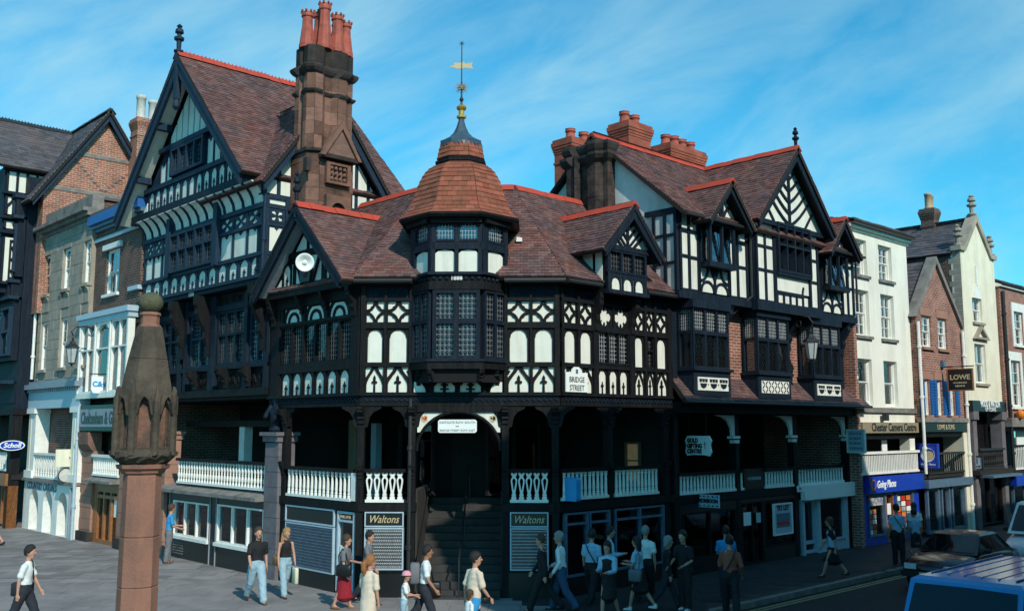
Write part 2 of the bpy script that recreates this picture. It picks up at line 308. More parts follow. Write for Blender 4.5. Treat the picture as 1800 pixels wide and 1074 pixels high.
# ---------------------------------------------------------------- roofs
def roof_plane(th, pts, m, tw=0.18, tg=0.125, th_slab=0.1, jit=1.0, name='roof', under='roof_under'):
    """tiled roof plane; pts[0]->pts[1] is the eave. Slab part with every tile as real geometry on it."""
    P = [Vector(p) for p in pts]; s_ax = (P[1] - P[0]).normalized()
    nrm = Vector((0, 0, 0))
    for i in range(len(P)): nrm += P[i].cross(P[(i+1) % len(P)])
    nrm.normalize()
    flip = nrm.z < 0
    if flip: nrm = -nrm
    t_ax = nrm.cross(s_ax)
    if t_ax.z < 0: t_ax = -t_ax
    q = [((p - P[0]).dot(s_ax), (p - P[0]).dot(t_ax)) for p in P]
    b = MB(); n = len(P); lo = [p - nrm * th_slab for p in P]; hi = [p - nrm * 0.004 for p in P]
    top = tuple(range(n)); bot = tuple(range(n, 2*n))
    f = [top if not flip else tuple(reversed(top)), tuple(reversed(bot)) if not flip else bot]
    for i in range(n):
        j = (i+1) % n; f.append((i, i+n, j+n, j) if not flip else (j, j+n, i+n, i))
    b.add(hi + lo, f)
    slab = put(name, b, under, th)
    tmax = max(t for _, t in q); tb = MB(); V = tb.v; Fc = tb.f; row = 0; t = 0.0
    while t < tmax - 0.02:
        tm = min(t + tg * 0.5, tmax - 0.01); xs = []
        for i in range(n):
            (a, c), (d, e) = q[i], q[(i+1) % n]
            if (c <= tm) != (e <= tm): xs.append(a + (tm - c) / (e - c) * (d - a))
        xs.sort()
        for k in range(0, len(xs) - 1, 2):
            a0, a1 = xs[k], xs[k+1]; s0 = math.floor(a0 / tw) * tw + (tw / 2 if row % 2 else 0) - tw
            while s0 < a1:
                l, r = max(s0, a0) + 0.003, min(s0 + tw, a1) - 0.003
                if r - l > 0.02:
                    h0 = 0.026 + RND.uniform(-0.007, 0.009) * jit; tl = RND.uniform(-0.006, 0.006) * jit; hs = RND.uniform(-0.004, 0.004) * jit
                    o = len(V)
                    for (ss, tt, hh) in ((l, t + tl, h0 - hs), (r, t + tl, h0 + hs), (r, t + tg + 0.012, 0.010), (l, t + tg + 0.012, 0.010), (l, t + tl, -0.03), (r, t + tl, -0.03)):
                        p = P[0] + s_ax * ss + t_ax * tt; p = p + nrm * (hh + 0.022 * (1 + noise.noise(p * 0.55)) + 0.008 * noise.noise(p * 2.1)); V.append((p.x, p.y, p.z))
                    if flip == (nrm.dot(s_ax.cross(t_ax)) > 0): pass
                    Fc.extend([(o, o+1, o+2, o+3), (o+4, o+5, o+1, o), (o+4, o, o+3), (o+5, o+2, o+1)])
                s0 += tw
        t += tg; row += 1
    put('roof_tiles', tb, m, slab, kind='stuff')
    return slab
def ridge(parent, p0, p1, m='ridge_red', w=0.2, seg=0.42, crest=False):
    p0, p1 = Vector(p0), Vector(p1); d = p1 - p0; ln = d.length; k = max(1, int(round(ln / seg))); sg = ln / k
    def fn(b):
        e = 0.006
        pr = [(-w, -w*0.72), (-w*0.86, -w*0.55), (-w*0.25, 0.045), (w*0.25, 0.045), (w*0.86, -w*0.55), (w, -w*0.72), (0, -0.02)]
        b.prism(pr, e, sg - e)
        if crest:
            for q in range(3):
                x = sg * (q + 0.5) / 3
                b.add([(-0.015, x-0.05, 0.03), (0.015, x-0.05, 0.03), (0.015, x+0.05, 0.03), (-0.015, x+0.05, 0.03), (0, x, 0.13)], [(0,1,4),(1,2,4),(2,3,4),(3,0,4)])
    me = cmesh(('ridge_tile', round(sg, 3), w, crest), fn)
    y = d.normalized(); x = y.cross(Vector((0, 0, 1))).normalized(); z = x.cross(y)
    Mr = Matrix((x, y, z)).transposed().to_4x4()
    for i in range(k):
        q = p0 + y * (sg * i); q.z += RND.uniform(-0.008, 0.008)
        put('ridge_tile', me, m, parent, Matrix.Translation(q) @ Mr @ Matrix.Rotation(RND.uniform(-0.02, 0.02), 4, 'Z') @ Matrix.Rotation(RND.uniform(-0.02, 0.02), 4, 'X'))
def chimney_pot(parent, M, h=0.7, r=0.14, m='terracotta', kind=0):
    def fn(b):
        if kind == 0: pr = [(r*1.15, 0), (r*1.2, 0.06), (r, 0.1), (r*0.92, h*0.55), (r*0.9, h*0.72), (r*1.1, h*0.75), (r*1.1, h*0.83), (r*0.95, h*0.86), (r*0.98, h*0.95), (r*1.1, h), (r*0.8, h), (r*0.75, h*0.7)]
        elif kind == 1: pr = [(r*1.35, 0), (r*1.35, 0.12), (r*1.25, 0.2), (r*1.0, h*0.52), (r*0.9, h*0.62), (r*0.85, h*0.85), (r*1.05, h*0.88), (r*1.05, h*0.93), (r*0.95, h), (r*0.7, h), (r*0.65, h*0.7)]
        else: pr = [(r*1.2, 0), (r*1.2, 0.05), (r, 0.1), (r, h*0.85), (r*1.15, h*0.87), (r*1.15, h), (r*0.85, h), (r*0.8, h*0.6)]
        b.lathe(pr, 8 if kind == 1 else 12)
        if kind == 1:
            for q in range(8):
                a = q * math.pi / 4; b.box(r*1.02*math.cos(a)-0.025, r*1.02*math.cos(a)+0.025, r*1.02*math.sin(a)-0.025, r*1.02*math.sin(a)+0.025, h-0.02, h+0.05)
    return put('chimney_pot', cmesh(('pot', h, r, kind), fn, smooth=(kind != 1)), m, parent, M)
def finial(parent, m, M, h=1.0, w=0.09):
    def fn(b): b.lathe([(w, -0.3*h), (w, 0), (w*1.5, 0.03*h), (w*1.5, 0.08*h), (w*0.7, 0.12*h), (w*0.8, 0.4*h), (w*1.5, 0.45*h), (w*1.6, 0.52*h), (w*0.7, 0.58*h), (w*0.6, 0.64*h), (w*1.35, 0.7*h), (w*1.2, 0.8*h), (w*0.5, 0.86*h), (w*0.9, 0.92*h), (w*0.2, h)], 8)
    return put('finial', cmesh(('finial', h, w), fn), m, parent, M)
def bargeboard(th, fr, m, foot, apex, n, w=0.3, t=0.09, name='bargeboard'):
    (u0, v0), (u1, v1) = foot, apex
    b = MB(); s = 1 if u1 > u0 else -1
    b.prism([(u0, v0), (u1, v1), (u1, v1 - w * 1.25), (u0 + s * 0.06, v0 - w * 0.95)], -n - t, -n)
    b.prism([(u0 - s*0.03, v0 + 0.035), (u1, v1 + 0.035), (u1, v1 - w*0.3), (u0 - s*0.03, v0 - w*0.28)], -n - t - 0.035, -n - t - 0.001)
    return put(name, b, m, th, fr.m())
def gable_roof(th, fr, uL, uR, vE, uA, vA, nf, nb, m='roof_tile', tw=0.18, tg=0.125, rm='ridge_red', crest=False, left=True, right=True, vEL=None, vER=None):
    vEL = vE if vEL is None else vEL; vER = vE if vER is None else vER
    pl = None
    if left: pl = roof_plane(th, [fr.p(uL, nb, vEL), fr.p(uL, nf, vEL), fr.p(uA, nf, vA), fr.p(uA, nb, vA)], m, tw, tg)
    if right: pr = roof_plane(th, [fr.p(uR, nf, vER), fr.p(uR, nb, vER), fr.p(uA, nb, vA), fr.p(uA, nf, vA)], m, tw, tg)
    if rm: ridge(pl or pr, fr.p(uA, nf + 0.02, vA + 0.05), fr.p(uA, nb, vA + 0.05), rm, crest=crest, w=0.26 if crest else 0.2)
    return pl

# ---------------------------------------------------------------- timber-frame ornament, windows, balustrades
def arc(cx, cz, r, a0, a1, n=8): return [(cx + r*math.cos(R(a0+(a1-a0)*k/n)), cz + r*math.sin(R(a0+(a1-a0)*k/n))) for k in range(n+1)]
def holes(kind, w, h):
    m = 0.035; H = []; X = []
    if kind == 'arch':
        a = w * 0.11; r = w/2 - a - 0.015; zc = h - r - h*0.04
        H = [[(a, 0.012), (w-a, 0.012), (w-a, zc - 0.02), (w-a+0.012, zc-0.01), (w-a-0.015, zc)] + arc(w/2, zc, r, 0, 180, 10)[1:-1] + [(a+0.015, zc), (a-0.012, zc-0.01), (a, zc-0.02)]]
    elif kind == 'lancet':
        a = w*0.12; r = w/2 - a; zc = h*0.72
        H = [[(a, 0.012), (w-a, 0.012), (w-a, h*0.45), (w-a*0.9, zc)] + [(w*0.5+r*0.75, h*0.86), (w*0.5+r*0.4, h*0.95), (w*0.5, h*0.975), (w*0.5-r*0.4, h*0.95), (w*0.5-r*0.75, h*0.86)] + [(a*0.9, zc), (a, h*0.45)],
             [(0.012, h-0.01), (w*0.14, h-0.01), (0.012, h*0.84)], [(w-0.012, h-0.01), (w*0.86, h-0.01), (w-0.012, h*0.84)]]
        X = [[(w*0.46, 0), (w*0.54, 0), (w*0.54, h*0.28), (w*0.64, h*0.30), (w*0.6, h*0.36), (w*0.54, h*0.38), (w*0.5, h*0.5), (w*0.46, h*0.38), (w*0.4, h*0.36), (w*0.36, h*0.30), (w*0.46, h*0.28)]]
    elif kind == 'ogee':
        H = [[(m, 0.012), (w-m, 0.012), (w-m, h*0.30), (w-m*1.6, h*0.42), (w*0.80, h*0.55), (w*0.70, h*0.68), (w*0.6, h*0.78), (w*0.5, h*0.92), (w*0.4, h*0.78), (w*0.30, h*0.68), (w*0.2, h*0.55), (m*1.6, h*0.42), (m, h*0.30)],
             [(0.012, h-0.012), (w*0.33, h-0.012), (w*0.27, h*0.86), (w*0.16, h*0.72), (0.012, h*0.58)], [(w-0.012, h-0.012), (w*0.67, h-0.012), (w*0.73, h*0.86), (w*0.84, h*0.72), (w-0.012, h*0.58)]]
        c = w/2
        X = [[(c-w*0.055, 0), (c+w*0.055, 0), (c+w*0.045, h*0.34)] + arc(c+w*0.10, h*0.40, w*0.06, -150, 110, 7) + [(c+w*0.06, h*0.50), (c+w*0.07, h*0.58), (c, h*0.68), (c-w*0.07, h*0.58), (c-w*0.06, h*0.50)] + arc(c-w*0.10, h*0.40, w*0.06, 70, 330, 7) + [(c-w*0.045, h*0.34)]]
    elif kind == 'quat':
        r1, r2 = 0.36, 0.52; e = 0.012
        for (cx, cz, a0) in ((e, e, 0), (w-e, e, 90), (w-e, h-e, 180), (e, h-e, 270)):
            l = [(cx, cz)] + [(cx + w*r1*math.cos(R(a0+90*k/6))*(1.0 if k not in (3,) else 0.88), cz + h*r1*math.sin(R(a0+90*k/6))*(1.0 if k not in (3,) else 0.88)) for k in range(7)]
            H.append(l)
        st = []
        for (cx, cz, a0, a1) in ((0, 0, 84, 6), (w, 0, 174, 96), (w, h, 264, 186), (0, h, 354, 276)):
            st += [(cx + w*r2*math.cos(R(a0+(a1-a0)*k/6)), cz + h*r2*math.sin(R(a0+(a1-a0)*k/6))) for k in range(7)]
        H.append(st)
    elif kind == 'foil':
        r = min(w, h) * 0.24; c = (w/2, h/2); l = []
        for a in (0, 90, 180, 270):
            cx, cz = c[0] + w*0.225*math.cos(R(a)), c[1] + h*0.24*math.sin(R(a))
            l += arc(cx, cz, r, a-105, a+105, 9)
        H = [l]; X = [[(w*0.47, h), (w*0.53, h), (w*0.55, h*0.86), (w*0.5, h*0.76), (w*0.45, h*0.86)], [(w*0.47, 0), (w*0.53, 0), (w*0.55, h*0.14), (w*0.5, h*0.24), (w*0.45, h*0.14)]]
    elif kind == 'fan':
        c = w/2; R2 = w*0.44
        H = [arc(c, 0.01, R2*0.5, 0, 180, 9), arc(c, 0.01, R2, 0, 180, 12) + arc(c, 0.01, R2*0.68, 180, 0, 12), [(0.01, h-0.01), (w*0.14, h-0.01), (0.01, h*0.5)], [(w-0.01, h-0.01), (w*0.86, h-0.01), (w-0.01, h*0.5)]]
    elif kind == 'drop':
        H = [[(0.012, 0.012), (w-0.012, 0.012), (w-0.012, h-0.012), (w*0.6, h-0.012), (w*0.62, h*0.93), (w*0.55, h*0.92), (w*0.5, h*0.85), (w*0.45, h*0.92), (w*0.38, h*0.93), (w*0.4, h-0.012), (0.012, h-0.012)]]
    elif kind == 'xfleur':
        for a in (45, 135, 225, 315):
            ca, sa = math.cos(R(a)), math.sin(R(a)); q = lambda r, t: (w/2 + w*(r*ca - t*sa), h/2 + h*(r*sa + t*ca))
            H.append([q(0.03, 0), q(0.2, -0.07), q(0.36, -0.15), q(0.45, -0.02), q(0.45, 0.02), q(0.36, 0.15), q(0.2, 0.07)])
    elif kind == 'cross':
        for a in (0, 90, 180, 270):
            ca, sa = math.cos(R(a)), math.sin(R(a)); q = lambda r, t: (w/2 + w*(r*ca - t*sa), h/2 + h*(r*sa + t*ca))
            H.append([q(0.05, 0), q(0.2, -0.10), q(0.38, -0.20), q(0.46, 0), q(0.38, 0.20), q(0.2, 0.10)])
    elif kind == 'key':
        c = w/2
        H = [[(0.015, 0.012), (w-0.015, 0.012), (w-0.015, h*0.30), (w*0.84, h*0.42), (w*0.86, h*0.6)] + arc(c, h*0.62, w*0.33, 10, 170, 10) + [(w*0.14, h*0.6), (w*0.16, h*0.42), (0.015, h*0.30)]]
        X = [[(c-w*0.07, 0), (c+w*0.07, 0), (c+w*0.07, h*0.12), (c+w*0.2, h*0.12), (c+w*0.2, h*0.2), (c+w*0.07, h*0.2), (c+w*0.07, h*0.3), (c+w*0.17, h*0.33), (c+w*0.17, h*0.4), (c+w*0.07, h*0.42), (c+w*0.05, h*0.52), (c, h*0.58), (c-w*0.05, h*0.52), (c-w*0.07, h*0.42), (c-w*0.17, h*0.4), (c-w*0.17, h*0.33), (c-w*0.07, h*0.3), (c-w*0.07, h*0.2), (c-w*0.2, h*0.2), (c-w*0.2, h*0.12), (c-w*0.07, h*0.12)]]
    return H, X
def cell(th, fr, u0, u1, v0, v1, kind, n=0.0, tm='black_timber', wm='white_plaster', t=0.035):
    w, h = round(u1-u0, 3), round(v1-v0, 3)
    put('infill_panel', cmesh(('box', w, h, 0.04), lambda b: b.box(0, w, 0, 0.04, 0, h)), wm, th, fr.m(u0, n - 0.002, v0))
    if kind == 'rect': return
    def fn(b):
        H, X = holes(kind, w, h)
        b.prism([[(0, 0), (w, 0), (w, h), (0, h)]] + H, -t, 0)
        for x in X: b.prism(x, -t*0.9, 0)
    put('fretwork', cmesh((kind, w, h, t), fn), tm, th, fr.m(u0, n, v0))
def row_cells(th, fr, u0, u1, v0, v1, k, kind, n=0.0, gap=0.07, tm='black_timber', proud=0.07, ends=True, wm='white_plaster'):
    """k ornamented cells between posts"""
    w = (u1 - u0 - gap * (k + 1 if ends else k - 1)) / k
    for i in range(k):
        a = u0 + (gap if ends else 0) + i * (w + gap)
        cell(th, fr, a, a + w, v0, v1, kind, n, tm, wm)
    for i in range(0 if ends else 1, k + 1 if ends else k):
        a = u0 + (gap if ends else 0) + i * (w + gap) - gap
        bx(th, 'post', tm, fr, a, a + gap, v0, v1, n - 0.05, n + proud)
def rail(th, fr, u0, u1, v0, v1, n=0.0, tm='black_timber', proud=0.09, name='rail'): return bx(th, name, tm, fr, u0, u1, v0, v1, n - 0.06, n + proud)
def post(th, fr, u0, u1, v0, v1, n=0.0, tm='black_timber', proud=0.085): return bx(th, 'post', tm, fr, u0, u1, v0, v1, n - 0.055, n + proud)
def grid(th, fr, n, us, vs, tm, tw=0.12, wm='white_plaster', skip=()):
    """square panelling: posts on every u line, rails on every v line, one infill panel per cell"""
    for i, u in enumerate(us):
        d = RND.uniform(-0.012, 0.012)
        post(th, fr, u - tw/2 + d, u + tw/2 + d, vs[0], vs[-1], n, tm, 0.05)
    for j, v in enumerate(vs):
        for i in range(len(us) - 1):
            d = RND.uniform(-0.012, 0.012)
            bx(th, 'rail', tm, fr, us[i] + tw/2 - 0.02, us[i+1] - tw/2 + 0.02, v - tw*0.42 + d, v + tw*0.42 + d, n - 0.05, n + 0.042)
    for i in range(len(us) - 1):
        for j in range(len(vs) - 1):
            if (i, j) in skip: continue
            cell(th, fr, us[i] + tw/2 - 0.02, us[i+1] - tw/2 + 0.02, vs[j], vs[j+1], 'rect', n, tm, wm)
def win(th, fr, u0, u1, v0, v1, n, cols=1, rows=(), fm='black_timber', gm='glass', fw=0.06, mw=0.05, depth=0.12, lat=None, proud=0.04, name='window', head=None, lm='lead'):
    """casement window: moulded frame with one pane (and its leading) for every light"""
    w, h = round(u1-u0, 3), round(v1-v0, 3); lights = []
    cw = (w - 2*fw - (cols-1)*mw) / cols; zs = [fw] + [h*r for r in rows] + [h - fw]
    for c in range(cols):
        for r in range(len(zs) - 1):
            lights.append((fw + c*(cw+mw), zs[r] + (mw/2 if r else 0), fw + c*(cw+mw) + cw, zs[r+1] - (mw/2 if r < len(zs)-2 else 0)))
    def fn(b):
        H = []
        for (a, c, d, e) in lights:
            if head == 'arch' and e > h - fw - 0.01: H.append([(a, c), (d, c), (d, e - (d-a)*0.3)] + [(a + (d-a)*(0.5+0.5*math.cos(R(x))), e - (d-a)*0.3 + (d-a)*0.28*math.sin(R(x))) for x in (20, 45, 70, 90, 110, 135, 160)] + [(a, e - (d-a)*0.3)])
            else: H.append([(a, c), (d, c), (d, e), (a, e)])
        b.prism([[(0, 0), (w, 0), (w, h), (0, h)]] + H, -proud, depth - proud)
    o = put(name, cmesh(('win', w, h, cols, tuple(rows), fw, mw, depth, proud, head), fn), fm, th, fr.m(u0, n, v0))
    for (a, c, d, e) in lights:
        pw, ph = round(d-a+0.02, 3), round(e-c+0.02, 3)
        M = fr.m(u0 + a - 0.01, n - depth*0.45, v0 + c - 0.01)
        ty, tz = RND.uniform(-0.012, 0.012) - (0.13 if gm == 'glass_blue' else 0.0), RND.uniform(-0.012, 0.012)
        put('pane', cmesh(('pane', pw, ph), lambda b: b.box(0, pw, 0, 0.012, 0, ph)), gm, o, M @ Matrix.Rotation(ty, 4, 'X') @ Matrix.Rotation(tz, 4, 'Z'))
        if lat:
            dx, dz = lat; kx, kz = max(2, round(pw/dx)), max(2, round(ph/dz))
            def lf(b):
                for i in range(1, kx): b.box(pw*i/kx - 0.006, pw*i/kx + 0.006, -0.004, 0.006, 0, ph)
                for j in range(1, kz): b.box(0, pw, -0.0035, 0.0055, ph*j/kz - 0.006, ph*j/kz + 0.006)
            put('leading', cmesh(('leading', pw, ph, kx, kz), lf), lm, o, fr.m(u0 + a - 0.01, n - depth*0.45 + 0.022, v0 + c - 0.01))
    return o
def sash(th, fr, u0, u1, v0, v1, n, cols=3, rows=4, rec=0.12, fm='white_paint', sill='grey_stone', gm='glass', open_=0.0, blind=None):
    """box sash in a recess: two sashes with glazing bars, a pane in each square, stone sill"""
    w, h = round(u1-u0, 3), round(v1-v0, 3); fw = 0.055; gb = 0.022
    def fn(b):
        b.prism([[(0, 0), (w, 0), (w, h), (0, h)], [(fw, fw), (w-fw, fw), (w-fw, h-fw), (fw, h-fw)]], 0, 0.12)
    o = put('window', cmesh(('sash', w, h), fn), fm, th, fr.m(u0, n - rec, v0))
    hr = rows // 2; sh = (h - 2*fw) / 2
    for s in range(2):
        zb = fw + s*sh; yb = 0.03 if s else 0.075; sw = w - 2*fw; k = rows - hr if s else hr
        def sf(b):
            H = []; bw = 0.04; pw = (sw - 2*bw - (cols-1)*gb)/cols; ph = (sh - 2*bw - (k-1)*gb)/k
            for i in range(cols):
                for j in range(k): x, z = bw + i*(pw+gb), bw + j*(ph+gb); H.append([(x, z), (x+pw, z), (x+pw, z+ph), (x, z+ph)])
            b.prism([[(0, 0), (sw, 0), (sw, sh), (0, sh)]] + H, 0, 0.035)
        put('sash_frame', cmesh(('sashf', round(sw, 3), round(sh, 3), cols, k), sf), fm, o, fr.m(u0 + fw, n - rec - yb, v0 + zb))
        bw = 0.04; pw = (sw - 2*bw)/cols; ph = (sh - 2*bw)/k
        for i in range(cols):
            for j in range(k):
                a, c = round(pw-0.006, 3), round(ph-0.006, 3)
                put('pane', cmesh(('pane', a, c), lambda b: b.box(0, a, 0, 0.012, 0, c)), gm, o, fr.m(u0 + fw + bw + i*pw, n - rec - yb - 0.016, v0 + zb + bw + j*ph) @ Matrix.Rotation(RND.uniform(-0.02, 0.02), 4, 'X') @ Matrix.Rotation(RND.uniform(-0.02, 0.02), 4, 'Z'))
    if blind: bx(o, 'blind', blind[0], fr, u0 + fw, u1 - fw, v0 + h*blind[1], v0 + h - fw, n - rec - 0.135, n - rec - 0.115)
    bx(o, 'room_backing', 'dark_interior', fr, u0 + 0.01, u1 - 0.01, v0 + 0.01, v1 - 0.01, n - rec - 0.5, n - rec - 0.45)
    if sill: bx(o, 'sill', sill, fr, u0 - 0.09, u1 + 0.09, v0 - 0.11, v0 - 0.002, n - rec + 0.002, n + 0.10)
    return o
def wall(th, fr, outer, hl, n0, n1, m, name='wall'):
    b = MB(); b.prism([outer] + list(hl), -n1, -n0); return put(name, b, m, th, fr.m())
def rect(u0, u1, v0, v1): return [(u0, v0), (u1, v0), (u1, v1), (u0, v1)]
def balustrade(th, fr, u0, u1, v0, v1, n, k, kind='turned', m='white_paint', top='black_timber', rail_h=0.07, skip=()):
    b = MB(); b.box(u0, u1, -n - 0.05, -n + 0.05, v0, v0 + rail_h)
    o = put('balustrade', b, m, th, fr.m())
    bx(o, 'handrail', top, fr, u0 - 0.04, u1 + 0.04, v1, v1 + 0.09, n - 0.07, n + 0.08)
    h = round(v1 - v0 - rail_h + 0.01, 3); p = (u1 - u0) / k
    def fn(b):
        if kind == 'turned':
            r = 0.036; b.lathe([(r*1.1, 0), (r*1.1, h*0.1), (r*0.6, h*0.13), (r*1.0, h*0.22), (r*1.15, h*0.32), (r*0.6, h*0.46), (r*0.8, h*0.5), (r*0.6, h*0.54), (r*1.15, h*0.68), (r*1.0, h*0.78), (r*0.6, h*0.87), (r*1.1, h*0.9), (r*1.1, h)], 8)
        elif kind == 'slim':
            r = 0.043; b.lathe([(r*1.1, 0), (r*1.1, h*0.1), (r*0.75, h*0.12), (r*1.1, h*0.16), (r*0.75, h*0.2), (r*0.95, h*0.3), (r*0.72, h*0.78), (r*1.1, h*0.83), (r*0.7, h*0.87), (r*1.1, h*0.91), (r*1.1, h)], 8)
        elif kind == 'picket':
            b.prism([(-0.028, 0), (0.028, 0), (0.028, h*0.93), (0, h*1.06), (-0.028, h*0.93)], -0.018, 0.018)
        else:
            a = min(p*0.42, 0.1)
            pr = [(a*0.75, 0), (a*0.75, h*0.10), (a*0.45, h*0.13), (a*0.7, h*0.18), (a*0.45, h*0.23), (a*0.55, h*0.32), (a*0.95, h*0.62), (a*1.0, h*0.72), (a*0.7, h*0.80), (a*0.5, h*0.84), (a*0.95, h*0.93), (a*0.85, h*1.0), (a*0.4, h*0.98), (0, h*0.93)]
            o_ = [(x, z) for x, z in pr] + [(-x, z) for x, z in reversed(pr[:-1])]
            hl = [(a*0.12, h*0.36), (a*0.5, h*0.64), (a*0.52, h*0.70), (a*0.3, h*0.76), (0, h*0.78), (-a*0.3, h*0.76), (-a*0.52, h*0.70), (-a*0.5, h*0.64), (-a*0.12, h*0.36)]
            b.prism([o_, hl], -0.025, 0.025)
    me = cmesh(('baluster', kind, h, round(p, 3) if kind == 'splat' else 0), fn)
    for i in range(k):
        if i in skip: continue
        put('baluster', me, m, o, fr.m(u0 + p*(i+0.5), n, v0 + rail_h - 0.004) @ Matrix.Rotation(RND.uniform(-0.015, 0.015), 4, 'Y'))
    return o
def bracket(th, fr, u, v_top, n0, h, d, m='black_timber', w=0.12, name='bracket'):
    """carved S-curve console under a jetty or oriel"""
    def fn(b): b.prism([(0, 0), (-d, 0), (-d, -h*0.14), (-d*0.86, -h*0.2), (-d*0.9, -h*0.3), (-d*0.62, -h*0.45), (-d*0.35, -h*0.58), (-d*0.4, -h*0.7), (-d*0.2, -h*0.82), (-d*0.22, -h), (0, -h)], -w/2, w/2, axis='x')
    return put(name, cmesh(('bracket', h, d, w), fn), m, th, fr.m(u, n0, v_top))
def frieze(th, fr, u0, u1, v0, v1, n, m='black_timber', hi='lead', k=None):
    """carved frieze: scroll rosettes on a board"""
    o = bx(th, 'frieze', m, fr, u0, u1, v0, v1, n - 0.05, n + 0.02)
    h = v1 - v0; k = k or max(1, round((u1-u0)/(h*0.9))); p = (u1-u0)/k
    def fn(b):
        b.tube([(h*0.30*(1-t/22)*math.cos(t*0.62), -0.03, h*0.30*(1-t/22)*math.sin(t*0.62)) for t in range(0, 20)], h*0.05, 5)
        b.tube([(h*0.30, -0.03, 0), (h*0.38, -0.03, -h*0.18), (h*0.48, -0.03, -h*0.3)], h*0.045, 5)
    me = cmesh(('scroll', round(h, 2)), fn)
    for i in range(k): put('carving', me, m, o, fr.m(u0 + p*(i+0.5), n, (v0+v1)/2) @ Matrix.Rotation(math.pi*(i % 2), 4, 'Y'))
    return o
def lattice_band(th, fr, u0, u1, v0, v1, n, m='black_timber', name='frieze'):
    b = MB(); h = v1 - v0; b.box(u0, u1, -n, -n + 0.04, v0, v1); k = max(1, int((u1-u0)/h*0.9)); p = (u1-u0)/k
    for i in range(k):
        b.bar((u0+p*i, v0), (u0+p*(i+1), v1), h*0.16, (-n-0.03, -n-0.001)); b.bar((u0+p*i, v1), (u0+p*(i+1), v0), h*0.16, (-n-0.028, -n-0.002))
    return put(name, b, m, th, fr.m())
def drainpipe(th, pts, r=0.045, m='iron', name='drainpipe'):
    b = MB(); b.tube(pts, r, 8)
    for i in range(len(pts)-1):
        if abs(Vector(pts[i]).z - Vector(pts[i+1]).z) > 2:
            z0, z1 = pts[i][2], pts[i+1][2]; k = int(abs(z1-z0)//1.8)
            for q in range(k): z = z0 + (z1-z0)*(q+0.5)/k; b.lathe([(r*1.5, z-0.05), (r*1.5, z+0.05)], 8, c=(pts[i][0], pts[i][1]))
    return put(name, b, m, th)
def lantern(M, label, parts_m='iron', hang=True):
    p = M.to_translation(); t = thing('street_lantern', label, 'lantern', tuple(p), 'wall lanterns'); 
    b = MB()
    if hang: b.tube([(0, 0, 1.05), (0, -0.02, 0.95), (0, 0, 0.85)], 0.018, 6)
    b.lathe([(0.03, 0.95), (0.05, 0.9), (0.03, 0.84), (0.09, 0.80), (0.12, 0.72), (0.26, 0.60), (0.27, 0.56), (0.2, 0.56)], 6)
    put('hood', b, parts_m, t, M)
    b = MB(); b.lathe([(0.125, 0.0), (0.215, 0.56)], 6, cap=False); put('glass_body', b, 'glass_lamp', t, M)
    b = MB()
    for k in range(6):
        a = k*math.pi/3; b.tube([(0.128*math.cos(a), 0.128*math.sin(a), 0), (0.22*math.cos(a), 0.22*math.sin(a), 0.57)], 0.012, 5)
    b.lathe([(0.02, -0.12), (0.05, -0.1), (0.03, -0.06), (0.13, -0.03), (0.13, 0.01)], 6); put('cage', b, parts_m, t, M)
    return t
mat('glass_lamp', (0.45, 0.5, 0.5), (0.38, 0.42, 0.42), rough=0.15, spec=0.6)
def scroll_arm(parent, fr, u, v, n0, n1, m='iron', r=0.02):
    b = MB(); d = n1 - n0
    b.tube([(u, -n0, v), (u, -n0 - d*0.5, v + 0.06), (u, -n1, v)], r, 6)
    b.tube([(u, -n0 - d*(0.1+0.8*t/12), v - 0.35 + 0.35*(t/12)**0.6) for t in range(13)], r*0.7, 6)
    b.tube([(u, -n0 - d*0.35 - 0.1*math.cos(t*0.55)*(1-t/16), v + 0.15 + 0.1*math.sin(t*0.55)*(1-t/16)) for t in range(14)], r*0.6, 5)
    return put('bracket_arm', b, m, parent, fr.m())
def board_sign(name, label, M, w, h, m, t=0.06, shape=None, frame=None, cat='sign'):
    """a sign board standing at M (x right, -y to the viewer, z up; origin bottom centre)"""
    o = thing(name, label, cat, tuple(M.to_translation()))
    b = MB()
    b.prism(shape or rect(-w/2, w/2, 0, h), -t/2, t/2); put('board', b, m, o, M)
    if frame:
        b = MB(); e = 0.035; b.prism([rect(-w/2-e, w/2+e, -e, h+e), rect(-w/2+0.01, w/2-0.01, 0.01, h-0.01)], -t/2-0.02, t/2+0.02); put('frame', b, frame, o, M)
    return o

# ---------------------------------------------------------------- setting: ground
gr = MB(); gr.add([(-400, -400, -0.14), (400, -400, -0.14), (400, 400, -0.14), (-400, 400, -0.14)], [(0, 1, 2, 3)])
put('ground', gr, 'asphalt', kind='structure')
pv_out = [(120, -5.3), (120, 60), (-80, 60), (-80, -60), (-9.5, -60), (-8.2, -22), (-6.4, -14.5), (-4.2, -10.2), (-1.6, -7.2), (0.6, -5.8), (2.6, -5.3)]
b = MB(); b.prism(pv_out, -0.14, -0.004, axis='z')
pavement = put('pavement', b, 'joint', kind='structure')
# kerb stones along the road edge
def kerb_run(p0, p1, seg=0.9):
    p0, p1 = Vector((*p0, 0)), Vector((*p1, 0)); d = p1 - p0; k = max(1, round(d.length/seg)); s = d.length/k; a = math.atan2(d.y, d.x)
    me = cmesh(('kerb', round(s, 2)), lambda b: b.box(0.005, s-0.005, -0.03, 0.16, -0.13, 0.006))
    for i in range(k): put('kerb_stone', me, 'grey_stone', pavement, Matrix.Translation(p0 + d*(i/k)) @ Matrix.Rotation(a, 4, 'Z'))
kerb_run((2.6, -5.3), (40, -5.3)); kerb_run((0.6, -5.8), (2.6, -5.3)); kerb_run((-1.6, -7.2), (0.6, -5.8))
